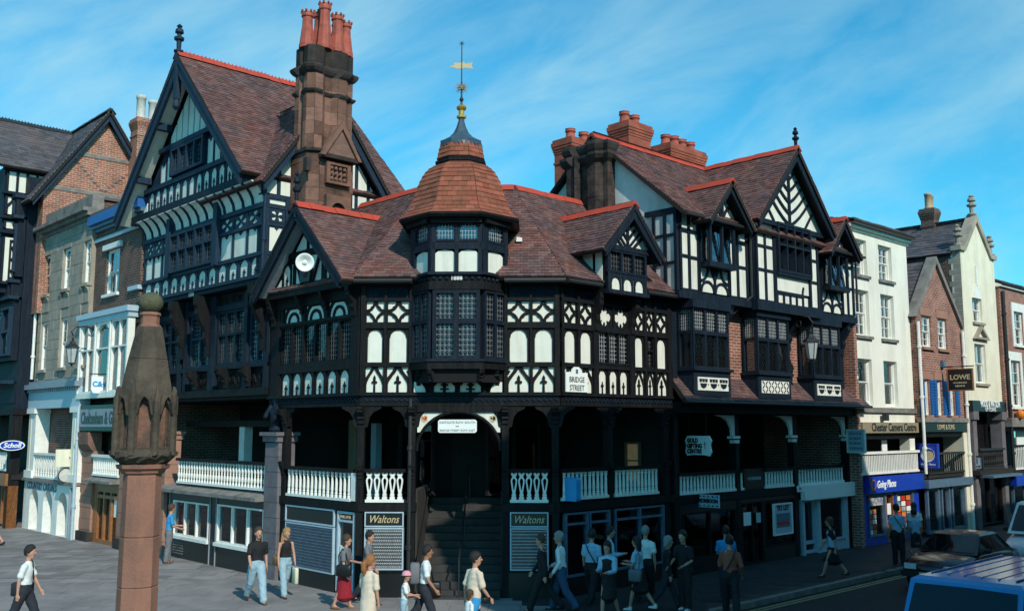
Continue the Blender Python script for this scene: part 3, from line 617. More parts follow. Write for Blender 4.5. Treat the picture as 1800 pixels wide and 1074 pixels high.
# flagstones in courses parallel to the splayed front; the nearest in view are separate stones
fl_big = []; fl_rest = MB(); fl_shade = MB(); fsp = Fr(0, 0, -45)
cpos = cam.location
rw = 0.62; course = 0
n_ = -30.0
while n_ < 22:
    u_ = -34 + RND.uniform(0, 1)
    while u_ < 22:
        w_ = RND.choice((0.6, 0.75, 0.9, 1.05)); c_ = fsp.p(u_ + w_/2, n_ + rw/2, 0)
        ok = (c_.x < -1.35 or c_.y < -1.35 or (c_.x + c_.y) < 0.6) and not (c_.y < -4.9 + max(0, (0.4 - c_.x))*-0.62 and c_.x > -9) and c_.y < 34 and c_.x > -20 and c_.x < 40
        if ok:
            d_ = (c_ - cpos).length; vdir = (c_ - cpos); fx = vdir.dot(Vector((math.cos(R(46.5)), math.sin(R(46.5)), 0))); rx = vdir.dot(Vector((math.sin(R(46.5)), -math.cos(R(46.5)), 0)))
            if fx > 3 and abs(rx) < 0.56*fx and fx > 17: fl_big.append((d_, u_, n_, w_))
            elif fx > 1 and abs(rx) < 0.9*fx + 4: fl_big.append((999 + d_, u_, n_, w_))
        u_ += w_
    n_ += rw; course += 1
fl_big.sort()
for i, (d_, u_, n_, w_) in enumerate(fl_big):
    z = RND.uniform(-0.002, 0.005); c_ = fsp.p(u_ + w_/2, n_ + rw/2, 0); in_shade = c_.x - 0.3*c_.y > 1.4 and c_.y < 0  # slabs on the shaded side of the street take the darkened copy
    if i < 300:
        put('flagstone', cmesh(('flag', w_), lambda b: b.box(0.005, w_ - 0.005, -rw + 0.005, -0.005, -0.02, 0.004)), 'shaded_paving' if in_shade else 'flagstone', pavement, fsp.m(u_, n_, z))
    else:
        M = fsp.m(u_, n_, z); q = [M @ Vector(c) for c in ((0.005, -rw+0.005, 0.004), (w_-0.005, -rw+0.005, 0.004), (w_-0.005, -0.005, 0.004), (0.005, -0.005, 0.004))]
        (fl_shade if in_shade else fl_rest).add(q, [(0, 1, 2, 3)])
put('flagstones', fl_rest, 'flagstone', pavement, kind='stuff'); put('shaded_flagstones', fl_shade, 'shaded_paving', pavement, kind='stuff')
for k, yy in enumerate((-5.52, -5.68)):
    b = MB(); b.add([(2.4, yy-0.05, -0.135), (60, yy-0.05, -0.135), (60, yy+0.05, -0.135), (2.4, yy+0.05, -0.135)], [(0, 1, 2, 3)]); put('yellow_line', b, 'yellow_line', kind='structure')

# ---------------------------------------------------------------- corner building
FS = Fr(0, 0, -45); FA = Fr(1.8, -1.8, 0); FB = Fr(-1.8, 1.8, -90)
K = thing('corner_building', 'black and white timbered corner building with octagonal tiled turret above the steps', 'building')
T = 'black_timber'
SU = 2.546
def faces(u_s=SU, a1=4.6, b0=-4.45): return ((FS, -u_s, u_s), (FA, 0.0, a1), (FB, b0, 0.0))
# backing walls of the storey, floor and ceiling of the row, core walls
for fr, a, c in faces(): bx(K, 'wall', T, fr, a + 0.02, c - 0.02, 5.0, 8.0, -0.30, -0.05)
allp = [(-1.75, 6.2), (-1.75, 1.78), (1.78, -1.75), (6.35, -1.75), (6.35, 2.6), (2.6, 6.2)]
b = MB(); b.prism(allp, 4.72, 4.98, axis='z'); put('row_ceiling', b, T, K)
st = FS.p(-1.08, 0.0, 0); st2 = FS.p(-1.08, -3.6, 0)
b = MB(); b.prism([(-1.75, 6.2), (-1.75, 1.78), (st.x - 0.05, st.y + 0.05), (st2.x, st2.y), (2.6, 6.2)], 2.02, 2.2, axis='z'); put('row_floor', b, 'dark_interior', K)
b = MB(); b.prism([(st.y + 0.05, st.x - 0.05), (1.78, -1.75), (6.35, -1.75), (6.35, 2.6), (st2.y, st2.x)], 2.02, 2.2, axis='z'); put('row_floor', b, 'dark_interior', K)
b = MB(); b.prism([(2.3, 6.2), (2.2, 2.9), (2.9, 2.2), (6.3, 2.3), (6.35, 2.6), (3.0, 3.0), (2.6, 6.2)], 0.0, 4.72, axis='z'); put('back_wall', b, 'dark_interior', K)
# posts of the row
for fr, us in ((FS, (-2.50, -1.20, 1.16, 2.42)), (FA, (1.9, 4.3)), (FB, (-3.62,))):
    for u in us:
        bx(K, 'post', T, fr, u - 0.09, u + 0.09, 0.0, 4.72, -0.16, 0.03)
        for s in (-1, 1):
            b = MB(); b.prism([(0, 0), (s*0.42, 0), (s*0.40, -0.06), (s*0.22, -0.14), (s*0.12, -0.28), (s*0.08, -0.5), (0, -0.55)], -0.02, 0.1); put('brace', b, T, K, fr.m(u + s*0.09, 0, 4.71))
        b = MB(); b.lathe([(0.09, 0), (0.13, 0.03), (0.13, 0.09), (0.1, 0.12), (0.12, 0.2), (0.15, 0.24), (0.15, 0.28)], 8); put('capital', b, T, K, fr.m(u, -0.065, 4.25))
        bracket(K, fr, u, 4.70, 0.03, 0.42, 0.24, T, 0.16)
        bracket(K, fr, u, 3.25, 0.03, 0.35, 0.12, T, 0.14)
# jetty beams, friezes
for fr, a, c in faces():
    e = 0.06
    bx(K, 'jetty_beam', T, fr, a - 0.02, c + 0.02, 4.985, 5.06, -0.2, 0.13)
    bx(K, 'fascia', T, fr, a, c, 4.725, 4.985, -0.2, 0.05)
    lattice_band(K, fr, a + 0.05, c - 0.05, 4.84, 4.97, 0.054, 'navy_timber')
    bx(K, 'shop_beam', T, fr, a, c, 2.10, 2.30, -0.15, 0.07) if fr is not FS else None
for a, c in ((-SU, -1.08), (1.06, SU)): bx(K, 'shop_beam', T, FS, a, c, 2.10, 2.30, -0.15, 0.07)
# splay storey cells
Z = (5.06, 5.72, 5.82, 6.70, 6.85, 7.40)
def storey(fr, cols, n=0.0):
    for (a, c, ks) in cols:
        if ks[0]: cell(K, fr, a, c, Z[0], Z[1], ks[0], n)
        if ks[1] and ks[1] != 'win': cell(K, fr, a, c, Z[2], Z[3], ks[1], n)
        if ks[1] == 'win': win(K, fr, a, c, Z[2], Z[3], n + 0.0, 1, (0.55,), lat=(0.1, 0.12), fw=0.04)
        if ks[2]: cell(K, fr, a, c, Z[4], Z[5], ks[2], n)
std = ('ogee', 'arch', 'quat')
storey(FS, [(-2.42, -1.94, std), (-1.87, -1.30, std), (1.21, 1.79, std), (1.85, 2.42, std)])
for (a, c) in ((-SU, -1.24), (1.15, SU)):
    for v0, v1 in ((Z[1], Z[2]), (Z[3], Z[4]), (7.40, 7.48)): rail(K, FS, a, c, v0, v1)
    frieze(K, FS, a + 0.12, c - 0.1, 7.48, 7.88, 0.0, 'navy_timber', k=4)
    rail(K, FS, a, c, 7.88, 8.0, proud=0.12)
for u0, u1 in ((-SU, -2.42), (-1.94, -1.87), (-1.30, -1.20), (1.13, 1.21), (1.79, 1.85), (2.42, SU)): post(K, FS, u0, u1, 5.06, 7.9)
storey(FA, [(0.10, 0.60, std), (0.70, 1.22, std), (1.40, 2.02, (None, None, 'foil')), (2.08, 2.70, (None, None, 'foil')), (2.92, 3.36, std), (3.46, 3.80, ('ogee', 'win', 'quat')), (3.90, 4.40, std)])
for v0, v1 in ((Z[1], Z[2]), (Z[3], Z[4]), (7.40, 7.48)): rail(K, FA, 0, 4.6, v0, v1)
for a, c in ((0.1, 1.3), (2.95, 4.5)): frieze(K, FA, a, c, 7.48, 7.88, 0.0, 'navy_timber')
rail(K, FA, 0, 4.6, 7.88, 8.0, proud=0.12)
for u0, u1 in ((0, .10), (.60, .70), (1.22, 1.40), (2.02, 2.08), (2.70, 2.92), (3.36, 3.46), (3.80, 3.90), (4.40, 4.6)):
    post(K, FA, u0, u1, 5.06, 7.9) if u0 != 2.02 else post(K, FA, u0, u1, Z[4], Z[5])
for i in range(3): cell(K, FA, 1.42 + i*0.435, 1.42 + i*0.435 + 0.38, Z[0], Z[1], 'lancet')
for i in range(2): post(K, FA, 1.80 + i*0.435, 1.855 + i*0.435, Z[0], Z[1], proud=0.06)
win(K, FA, 1.40, 2.70, 5.84, 6.84, 0.02, 3, (), lat=(0.09, 0.11), mw=0.06, lm='lead_light')
bracket(K, FA, 1.31, 7.72, 0.08, 1.0, 0.24, T, 0.16); bracket(K, FA, 2.81, 7.72, 0.08, 1.0, 0.24, T, 0.16)
# left face cells
row_cells(K, FB, -3.95, -0.36, 5.06, 5.68, 6, 'lancet', gap=0.075)
rail(K, FB, -4.45, 0, 5.68, 5.92); win(K, FB, -3.95, -0.36, 5.92, 7.02, 0.0, 6, (), lat=(0.1, 0.13), mw=0.09, fw=0.05)
rail(K, FB, -4.45, 0, 7.02, 7.10)
row_cells(K, FB, -3.95, -0.36, 7.10, 7.52, 3, 'fan', gap=0.16)
rail(K, FB, -4.45, 0, 7.52, 7.80); bx(K, 'rail', T, FB, -4.4, 0.0, 7.80, 8.02, -0.1, 0.34)
post(K, FB, -4.45, -3.95, 5.06, 7.6); post(K, FB, -0.36, -0.005, 5.06, 7.9)
for u in (-4.25, -0.22): bracket(K, FB, u, 7.80, 0.08, 0.75, 0.26, T, 0.18)
for i in range(2): bracket(K, FB, -3.95 + 3.59*(i+1)/3, 7.8, 0.09, 0.5, 0.22, T, 0.12)
# small gable facing the left street
gl, gr_, ga = (-4.45, 7.98), (0.02, 7.98), (-2.22, 10.16)
G = 'blue_timber'
b = MB(); b.prism([(-4.2, 8.02), (-0.2, 8.02), (-2.22, 10.0)], -0.22, -0.1); put('wall', b, T, K, FB.m())
for (a, c, v0, v1, kd) in ((-3.55, -3.08, 8.06, 8.72, 'lancet'), (-1.35, -0.92, 8.06, 8.72, 'lancet'), (-2.85, -1.6, 8.06, 8.85, 'rect')):
    cell(K, FB, a, c, v0, v1, kd, 0.24)
for pg in ([(-3.95, 8.06), (-3.65, 8.06), (-3.65, 8.33)], [(-0.8, 8.06), (-0.5, 8.06), (-0.8, 8.33)], [(-2.9, 9.05), (-1.55, 9.05), (-2.22, 9.75)]):
    b = MB(); b.prism(pg, -0.25, -0.22); put('infill_panel', b, 'white_plaster', K, FB.m())
b = MB()
for s in (-1, 1): b.bar((-2.22, 9.3), (-2.22 + s*0.3, 9.6), 0.09, (-0.30, -0.252)); b.bar((-2.22 + s*0.25, 8.06), (-2.22 + s*0.62, 8.86), 0.08, (-0.31, -0.26))
b.box(-2.26, -2.18, -0.30, -0.25, 9.0, 9.75); b.box(-3.2, -1.2, -0.31, -0.22, 8.86, 9.02)
put('fretwork', b, T, K, FB.m())
b = MB(); b.prism([(-2.45, 8.12), (-2.0, 8.12), (-1.95, 8.35), (-2.0, 8.55), (-2.12, 8.72), (-2.33, 8.72), (-2.45, 8.55), (-2.5, 8.35)], -0.36, -0.25); b.ball((-2.22, -0.36, 8.4), (0.12, 0.05, 0.17)); put('coat_of_arms', b, 'iron', K, FB.m())
bargeboard(K, FB, 'navy_timber', gl, ga, 0.62, 0.30); bargeboard(K, FB, 'navy_timber', gr_, ga, 0.62, 0.30)
b = MB()   # pale soffit boards under the gable overhang
b.prism([(-4.38, 7.93), (-2.22, 10.0), (-2.22, 9.93), (-4.33, 7.86)], -0.62, -0.24); b.prism([(-0.05, 7.93), (-2.22, 10.0), (-2.22, 9.93), (-0.1, 7.86)], -0.62, -0.24); put('soffit', b, 'grey_paint', K, FB.m())
gable_roof(K, FB, -4.55, 0.14, 7.88, -2.22, 10.22, 0.72, -2.6)
finial(K, 'navy_timber', FB.m(-2.22, 0.68, 10.15), 1.0, 0.075)
# main roof
ez, rz = 7.97, 11.12
rA = roof_plane(K, [(1.655, -2.15, ez), (6.52, -2.15, ez), (6.52, 1.2, rz), (3.043, 1.2, rz)], 'roof_tile')
rS = roof_plane(K, [(-2.15, 1.655, ez), (1.655, -2.15, ez), (3.043, 1.2, rz), (1.2, 3.043, rz)], 'roof_tile')
rB = roof_plane(K, [(-2.15, 6.3, ez), (-2.15, 1.655, ez), (1.2, 3.043, rz), (1.2, 6.3, rz)], 'roof_tile')
ridge(rA, (3.043, 1.2, rz + 0.05), (6.3, 1.2, rz + 0.05)); ridge(rS, (3.043, 1.2, rz + 0.05), (1.2, 3.043, rz + 0.05)); ridge(rB, (1.2, 3.043, rz + 0.05), (1.2, 6.25, rz + 0.05))
b = MB(); b.add([(1.2, 6.3, rz), (1.2, 3.043, rz), (3.043, 1.2, rz), (6.5, 1.2, rz), (6.5, 4.4, 8.2), (4.3, 4.4, 8.2), (4.3, 6.3, 8.2)], [(0, 1, 5, 6), (1, 2, 5), (2, 3, 4, 5)]); put('back_roof', b, 'slate', K)
for fr, a, c in ((FS, -2.7, -1.2), (FS, 1.15, 2.7), (FA, -0.1, 1.2), (FA, 3.1, 4.65)):
    bx(K, 'eaves_board', T, fr, a, c, 7.80, 7.93, 0.10, 0.33)
    b = MB(); b.tube([(a, -0.40, 7.88), (c, -0.40, 7.88)], 0.06, 8); put('gutter', b, 'iron', K, fr.m())
# dormer on the right-hand face
bx(K, 'dormer_wall', T, FA, 1.36, 2.98, 7.74, 8.95, -0.1, 0.40)
rail(K, FA, 1.32, 3.02, 7.70, 7.80, 0.40, 'navy_timber', 0.14); rail(K, FA, 1.36, 2.98, 8.16, 8.26, 0.40, 'navy_timber', 0.08); rail(K, FA, 1.30, 3.04, 8.88, 9.02, 0.40, 'navy_timber', 0.12)
for i in range(3): cell(K, FA, 1.46 + i*0.49, 1.46 + i*0.49 + 0.44, 7.80, 8.16, 'key' if 0 else 'arch', 0.45, 'navy_timber')
win(K, FA, 1.40, 2.94, 8.26, 8.88, 0.46, 3, (), 'navy_timber', 'glass_blue', lat=(0.11, 0.12), mw=0.07, depth=0.14)
for u0, u1 in ((1.36, 1.46), (2.88, 2.98)): post(K, FA, u0, u1, 7.8, 8.9, 0.40, 'navy_timber', 0.09)
b = MB(); b.prism([(1.2, 9.02), (3.14, 9.02), (2.17, 10.0)], -0.42, -0.28); put('wall', b, 'white_plaster', K, FA.m(0.06))
b = MB(); cu = 2.23
b.box(cu-0.04, cu+0.04, -0.47, -0.42, 9.02, 9.95)
for s in (-1, 1):
    for du, dv in ((0.0, 0.16), (0.0, 0.42)): b.bar((cu, 9.05 + dv), (cu + s*0.33, 9.38 + dv), 0.07, (-0.465, -0.418))
    b.bar((cu + s*0.24, 9.02), (cu + s*0.6, 9.34), 0.07, (-0.465, -0.418)); b.bar((cu + s*0.05, 9.02), (cu + s*0.55, 9.5), 0.06, (-0.46, -0.418))
put('fretwork', b, 'navy_timber', K, FA.m())
bargeboard(K, FA, 'navy_timber', (1.02, 8.86), (cu, 10.1), 0.60, 0.26); bargeboard(K, FA, 'navy_timber', (3.44, 8.86), (cu, 10.1), 0.60, 0.26)
gable_roof(K, FA, 0.92, 3.54, 8.78, cu, 10.16, 0.72, -2.2)
FD = Fr(1.8 + 1.35, -2.18, -90)      # left cheek of the dormer
bx(K, 'dormer_cheek', T, FD, -1.5, 0.0, 7.9, 8.86, -0.05, 0.0)
for a, c in ((-0.32, -0.08), (-0.78, -0.42), (-1.2, -0.88)): bx(K, 'infill_panel', 'white_plaster', FD, a, c, 8.0, 8.8, 0.0, 0.015)

# ---- turret
TU = -0.04
plan = [(-1.24, -0.02), (-0.64, 0.75), (0.64, 0.75), (1.24, -0.02)]
def facet_frames():
    out = []
    for (a, b_) in zip(plan[:-1], plan[1:]):
        p0, p1 = FS.p(TU + a[0], a[1], 0), FS.p(TU + b_[0], b_[1], 0); d = p1 - p0
        out.append((Fr(p0.x, p0.y, math.degrees(math.atan2(d.y, d.x))), d.length))
    return out
FT = facet_frames()
tpoly = lambda s=1.0, o=0.0: [(TU + x*s + (o if x > 0 else -o), -(y + (o if y > 0 else 0))) for x, y in plan] + [(TU + 1.24*s + o, 0.6), (TU - 1.24*s - o, 0.6)]
def tslab(v0, v1, o, m=T, name='string_course'):
    b = MB(); b.prism(tpoly(1.0, o), v0, v1, axis='z'); return put(name, b, m, K, FS.m())
tslab(5.62, 5.80, 0.06); tslab(5.80, 5.86, 0.10, 'navy_timber'); tslab(7.60, 7.80, 0.05); tslab(7.80, 7.97, 0.0); tslab(7.97, 8.04, 0.08, 'navy_timber'); tslab(8.62, 8.80, 0.03, 'navy_timber'); tslab(9.36, 9.60, 0.08)
b = MB(); b.prism(tpoly(1.0, -0.08), 5.3, 9.5, axis='z'); put('turret_core', b, 'dark_void', K, FS.m())
txt = text(K, '1888', 0.15, 'white_paint', FT[1][0].m(0.64, 0.012, 7.885), bold=0.004)
fz = FT[1][0]
for fr, ln in FT:
    cf = MB()
    k = 8 if ln > 1 else 6
    for i in range(k):
        if ln > 1.2 and i in (3, 4): continue
        cf.ball((ln*(i+0.5)/k, -0.02, 7.885), (ln/k*0.35, 0.03, 0.05), 6, 4)
    put('carving', cf, 'navy_timber', K, fr.m())
for i, (fr, ln) in enumerate(FT):
    nl = 2
    # main oriel window: bullseye panes, each a disc of glass in its lead
    if i == 1:
        w = win(K, fr, 0.05, ln - 0.05, 5.86, 7.60, -0.02, 2, (0.545,), 'navy_timber', 'dark_void', fw=0.09, mw=0.13, depth=0.14, proud=0.05)
        lights = [(0.14 + c*(ln-0.28-0.13+0.13)/2 + 0.0, z0, z1, rr) for c in range(2) for (z0, z1, rr) in ((5.95, 6.745, 6), (6.875, 7.51, 5))]
        lw = (ln - 0.1 - 0.18 - 0.13) / 2; cols_ = 4
    else:
        w = win(K, fr, 0.08, ln - 0.05, 5.86, 7.60, -0.02, 1 if 0 else 2, (0.545,), 'navy_timber', 'dark_void', fw=0.07, mw=0.09, depth=0.14, proud=0.05)
        lw = (ln - 0.13 - 0.14 - 0.09) / 2; lights = [((0.15 + c*(lw + 0.09)), z0, z1, rr) for c in range(2) for (z0, z1, rr) in ((5.95, 6.745, 6), (6.875, 7.51, 5))]; cols_ = 3
    for q, (a, z0, z1, rr) in enumerate(lights):
        if i == 1: a = 0.14 + (q // 2)*(lw + 0.13)
        pw, ph = lw / cols_, (z1 - z0) / rr
        def lf(b):
            H = []
            for c in range(cols_):
                for r_ in range(rr): H.append([(pw*(c+0.5) + pw*0.455*math.cos(R(45*k+22)), ph*(r_+0.5) + ph*0.455*math.sin(R(45*k+22))) for k in range(8)])
            b.prism([rect(0.006, lw-0.006, 0.006, z1-z0-0.006)] + H, -0.012, 0)
        put('leading', cmesh(('bulls', round(lw, 3), round(z1-z0, 3), cols_, rr), lf), 'lead', w, fr.m(a, -0.05, z0))
        for c in range(cols_):
            for r_ in range(rr):
                put('pane', cmesh(('bullpane', round(pw, 3), round(ph, 3)), lambda b: b.add([(pw*0.46*math.cos(R(45*k+22)), 0, ph*0.46*math.sin(R(45*k+22))) for k in range(8)] + [(0, -0.012, 0)], [(k, (k+1) % 8, 8) for k in range(8)])), 'glass', w, fr.m(a + pw*(c+0.5), -0.056, z0 + ph*(r_+0.5)) @ Matrix.Rotation(RND.uniform(-0.05, 0.05), 4, 'X'))
    # attic stage: white panels below, arched leaded lights above
    k = 2 if i == 1 else 1
    cw_ = (ln - 0.10*(k+1)) / k
    for c in range(k):
        a = 0.10 + c*(cw_ + 0.10)
        if i != 1: a, cw2 = (0.22, ln - 0.36)
        else: cw2 = cw_
        def pf(b): b.prism([(0, 0), (cw2, 0), (cw2, 0.46), (cw2*0.85, 0.52), (cw2*0.5, 0.555), (cw2*0.15, 0.52), (0, 0.46)], -0.02, 0.03)
        put('infill_panel', cmesh(('tpanel', round(cw2, 3)), pf), 'white_plaster', K, fr.m(a, -0.05, 8.06))
        win(K, fr, a - 0.04, a + cw2 + 0.04, 8.82, 9.36, -0.01, 1, (), 'navy_timber', 'glass', fw=0.06, lat=(0.085, 0.1), head='arch', lm='lead_light', proud=0.03)
    for a, c in (((0.0, 0.1), (ln/2 - 0.05, ln/2 + 0.05), (ln - 0.1, ln)) if i == 1 else ((0.0, 0.2), (ln - 0.12, ln))): bx(K, 'post', 'navy_timber', fr, a, c, 8.04, 9.36, -0.1, 0.03)
# corbelled base of the oriel with keyhole panels
b = MB()
for k_, (sc, z) in enumerate(((1.0, 5.62), (0.9, 5.56), (0.62, 5.52))): pass
for j in range(2):
    cell(K, FS, TU - 0.62 + j*0.66, TU - 0.62 + j*0.66 + 0.56, 5.06, 5.58, 'key', 0.10)
for u in (TU - 0.66, TU, TU + 0.66): bracket(K, FS, u, 5.62, 0.0, 0.56, 0.62 if u != TU else 0.5, T, 0.1)
for s in (-1, 1):
    b = MB(); b.prism([(0, 0), (s*0.3, 0), (s*0.3, 0.25), (s*0.16, 0.28), (s*0.1, 0.2), (s*0.03, 0.12)], -0.08, 0.0); put('infill_panel', b, 'white_plaster', K, FS.m(TU + s*0.82, 0.0, 5.07))
    bracket(K, FS, TU + s*1.0, 5.62, 0.0, 0.5, 0.3, T, 0.1)
for fr, ln in FT:
    for a in (0.0, ln): bracket(K, fr, a, 5.62, 0.02 - 0.12, 0.3, 0.18, T, 0.08)
    bx(K, 'turret_eaves', T, fr, 0.0, ln, 9.28, 9.40, -0.1, 0.16)
# bell-shaped tiled roof
TC = FS.p(TU, -0.45, 0)
bell = [(1.52, 9.52), (1.36, 9.66), (1.26, 9.84), (1.19, 10.05), (1.13, 10.25), (1.07, 10.45), (1.0, 10.64), (0.91, 10.80), (0.80, 10.93), (0.68, 11.02), (0.57, 11.08)]
sec8 = 1/math.cos(math.pi/8)
b = MB(); b.lathe([((r_-0.03)*sec8, z) for r_, z in bell], 8, rot=R(-45 + 22.5)); core = put('turret_roof', b, 'roof_under', K, Matrix.Translation(TC))
b = MB(); b.lathe([(1.50*sec8, 9.40), (1.55*sec8, 9.46), (1.55*sec8, 9.51), (1.2*sec8, 9.52)], 8, rot=R(-45+22.5)); put('turret_eaves', b, T, K, Matrix.Translation(TC))
def facet_tiles(prof, tg, tw, parent, mname, front=3):
    pts = [(prof[0][0], prof[0][1])]; L_ = [0]
    for i in range(1, len(prof)): L_.append(L_[-1] + math.hypot(prof[i][0]-prof[i-1][0], prof[i][1]-prof[i-1][1]))
    def at(s):
        s = min(max(s, 0), L_[-1])
        for i in range(1, len(L_)):
            if s <= L_[i] + 1e-9:
                t_ = (s - L_[i-1])/(L_[i]-L_[i-1]); return (prof[i-1][0] + t_*(prof[i][0]-prof[i-1][0]), prof[i-1][1] + t_*(prof[i][1]-prof[i-1][1]))
        return prof[-1]
    rest = MB(); rows_ = int(L_[-1]/tg)
    for fct in range(8):
        ang = R(-135 + 45*fct); vis = fct in ((0, 1, 7) if front == 3 else (0, 1, 7))
        Mf = Matrix.Translation(TC) @ Matrix.Rotation(ang + math.pi/2, 4, 'Z')     # local -y points outward
        for r_ in range(rows_):
            (a0, z0), (a1, z1) = at(r_*tg), at(min((r_+1)*tg + 0.02, L_[-1]))
            wd = a0*math.tan(math.pi/8)*2; k = max(2, round(wd/tw)); p = wd/k; wd1 = a1*math.tan(math.pi/8)*2
            off = 0.5 if r_ % 2 else 0.0
            for c in range(k + (1 if off else 0)):
                l, rr = max(0, c - off), min(k, c + 1 - off)
                x0, x1 = -wd/2 + l*p + 0.003, -wd/2 + rr*p - 0.003; s1 = wd1/wd
                hh = 0.028 + RND.uniform(-0.006, 0.006)
                pts_ = [(x0, -a0-hh, z0), (x1, -a0-hh, z0), (x1*s1, -a1-0.008, z1), (x0*s1, -a1-0.008, z1), (x0, -a0+0.01, z0), (x1, -a0+0.01, z0)]
                fs_ = [(0, 1, 2, 3), (4, 5, 1, 0), (4, 0, 3), (5, 2, 1)]
                if vis:
                    tb = MB(); tb.add(pts_, fs_); put('roof_tile', tb, mname, parent, Mf)
                else: rest.add([Mf @ Vector(q) for q in pts_], fs_)
    put('roof_tiles', rest, mname, parent, kind='stuff')
mat('turret_tile_single', (0.30, 0.088, 0.055), (0.25, 0.09, 0.052), rough=0.85, scale=2.6, spec=0.2, dirt=(0.13, 0.07, 0.05), dscale=4.5, damt=0.7, bump=0.2, bscale=60)
t_ = MATS['turret_tile_single'].node_tree; oi = N(t_, 'ShaderNodeObjectInfo'); bs = t_.nodes['Principled BSDF']; src = bs.inputs['Base Color'].links[0].from_socket
hv_ = N(t_, 'ShaderNodeHueSaturation'); mr_ = N(t_, 'ShaderNodeMapRange', i_3=0.75, i_4=1.2); L(t_, oi.outputs['Random'], mr_.inputs[0]); L(t_, mr_.outputs[0], hv_.inputs['Value']); L(t_, src, hv_.inputs['Color']); L(t_, hv_.outputs[0], bs.inputs['Base Color'])
facet_tiles(bell, 0.145, 0.24, core, 'turret_tile_single')
b = MB(); b.lathe([(0.60*sec8, 11.04), (0.66*sec8, 11.08), (0.66*sec8, 11.14), (0.61*sec8, 11.17), (0.61*sec8, 11.22)], 8, rot=R(-22.5)); put('moulding', b, T, K, Matrix.Translation(TC))
drum = [(0.60, 11.22), (0.57, 11.4), (0.54, 11.55), (0.50, 11.68)]
b = MB(); b.lathe([((r_-0.03)*sec8, z) for r_, z in drum], 8, rot=R(-22.5)); dcore = put('cupola_drum', b, 'roof_under', K, Matrix.Translation(TC))
facet_tiles(drum, 0.125, 0.2, dcore, 'turret_tile_single')
b = MB(); b.lathe([(0.53*sec8, 11.60), (0.54*sec8, 11.72), (0.44*sec8, 11.77), (0.3*sec8, 11.86), (0.2*sec8, 11.98), (0.13*sec8, 12.14), (0.085, 12.32), (0.08, 12.4)], 8, rot=R(-22.5))
for k in range(32):
    a = 2*math.pi*k/32; r0, r1 = 0.535*sec8*0.97, 0.57; b.add([(r1*math.cos(a-0.09), r1*math.sin(a-0.09), 11.64), (r1*math.cos(a+0.09), r1*math.sin(a+0.09), 11.64), (r1*1.02*math.cos(a), r1*1.02*math.sin(a), 11.52)], [(0, 1, 2)])
put('lead_cap', b, 'lead_blue', K, Matrix.Translation(TC))
wv = thing('weather_vane', 'iron weather vane with gilded banner and star on top of the turret', 'weather vane', (TC.x, TC.y, 12.38))
MT = Matrix.Translation(TC)
b = MB(); b.lathe([(0.07, 12.38), (0.13, 12.41), (0.13, 12.46), (0.075, 12.49), (0.075, 12.62), (0.12, 12.64), (0.14, 12.69), (0.12, 12.73), (0.05, 12.78)], 12); put('collar', b, 'gold', wv, MT)
b = MB(); b.lathe([(0.04, 12.76), (0.025, 12.85), (0.06, 12.92), (0.025, 13.0), (0.018, 13.2), (0.014, 14.5)], 8); put('rod', b, 'iron', wv, MT)
b = MB(); b.ball((0, 0, 13.26), 0.07)
for k in range(12):
    a = k*math.pi/6
    for el in (-0.6, 0, 0.6): b.tube([(0, 0, 13.26), (0.2*math.cos(a)*math.cos(el), 0.2*math.sin(a)*math.cos(el), 13.26 + 0.2*math.sin(el))], [0.014, 0.004], 5)
put('spiked_ball', b, 'buff_pot', wv, MT)
b = MB(); b.prism([(-0.36, 13.86), (-0.2, 13.90), (-0.22, 13.97), (-0.05, 13.95), (0.05, 13.98), (0.12, 13.91), (0.3, 13.95), (0.27, 13.85), (0.33, 13.76), (0.12, 13.80), (0.0, 13.78), (-0.12, 13.79), (-0.22, 13.83)], -0.008, 0.008); put('banner', b, 'gold_paint', wv, MT @ Matrix.Rotation(R(-52), 4, 'Z'))
b = MB()
for k in range(8): b.tube([(0, 0, 14.5), (0.08*math.cos(k*math.pi/4), 0, 14.5 + 0.08*math.sin(k*math.pi/4))], [0.012, 0.003], 5)
put('star', b, 'iron', wv, MT @ Matrix.Rotation(R(-45), 4, 'Z'))

# ---- entrance arch, steps, notice
b = MB()
cu_, rr_ = -0.02, 1.06
left = [(-1.07, 4.06)] + [(cu_ - rr_*math.cos(R(a)), 3.62 + 0.98*math.sin(R(a))) for a in (27, 38, 50, 62, 72)] + [(-0.35, 4.56), (-1.07, 4.56)]
b.prism(left, -0.0, 0.05); put('spandrel', b, 'white_plaster', K, FS.m()); b = MB(); b.prism([(2*cu_ - x, z) for x, z in left], -0.0, 0.05); put('spandrel', b, 'white_plaster', K, FS.m())
b = MB(); b.tube([(cu_ - rr_*math.cos(R(a)), -0.02, 3.60 + 0.98*math.sin(R(a))) for a in range(0, 181, 9)], 0.045, 6); put('arch_rib', b, T, K, FS.m())
bx(K, 'fascia', T, FS, -1.08, 1.06, 4.57, 4.72, -0.05, 0.06)
for s, col in ((-1, 'poster_red'), (1, 'navy_timber')):
    b = MB(); b.prism([(0, 0.09), (0.08, 0.07), (0.08, -0.03), (0, -0.09), (-0.08, -0.03), (-0.08, 0.07)], -0.015, 0); put('shield', b, 'gold_paint', K, FS.m(cu_ + s*0.87, 0.003, 4.40))
    b = MB(); b.prism([(0, 0.07), (0.06, 0.05), (0.06, -0.02), (0, -0.05)], -0.02, -0.015); b.prism([(0, -0.02), (-0.06, 0.0), (-0.06, 0.05), (-0.02, 0.03)], -0.02, -0.0155); put('shield_charge', b, col, K, FS.m(cu_ + s*0.87, 0.003, 4.40))
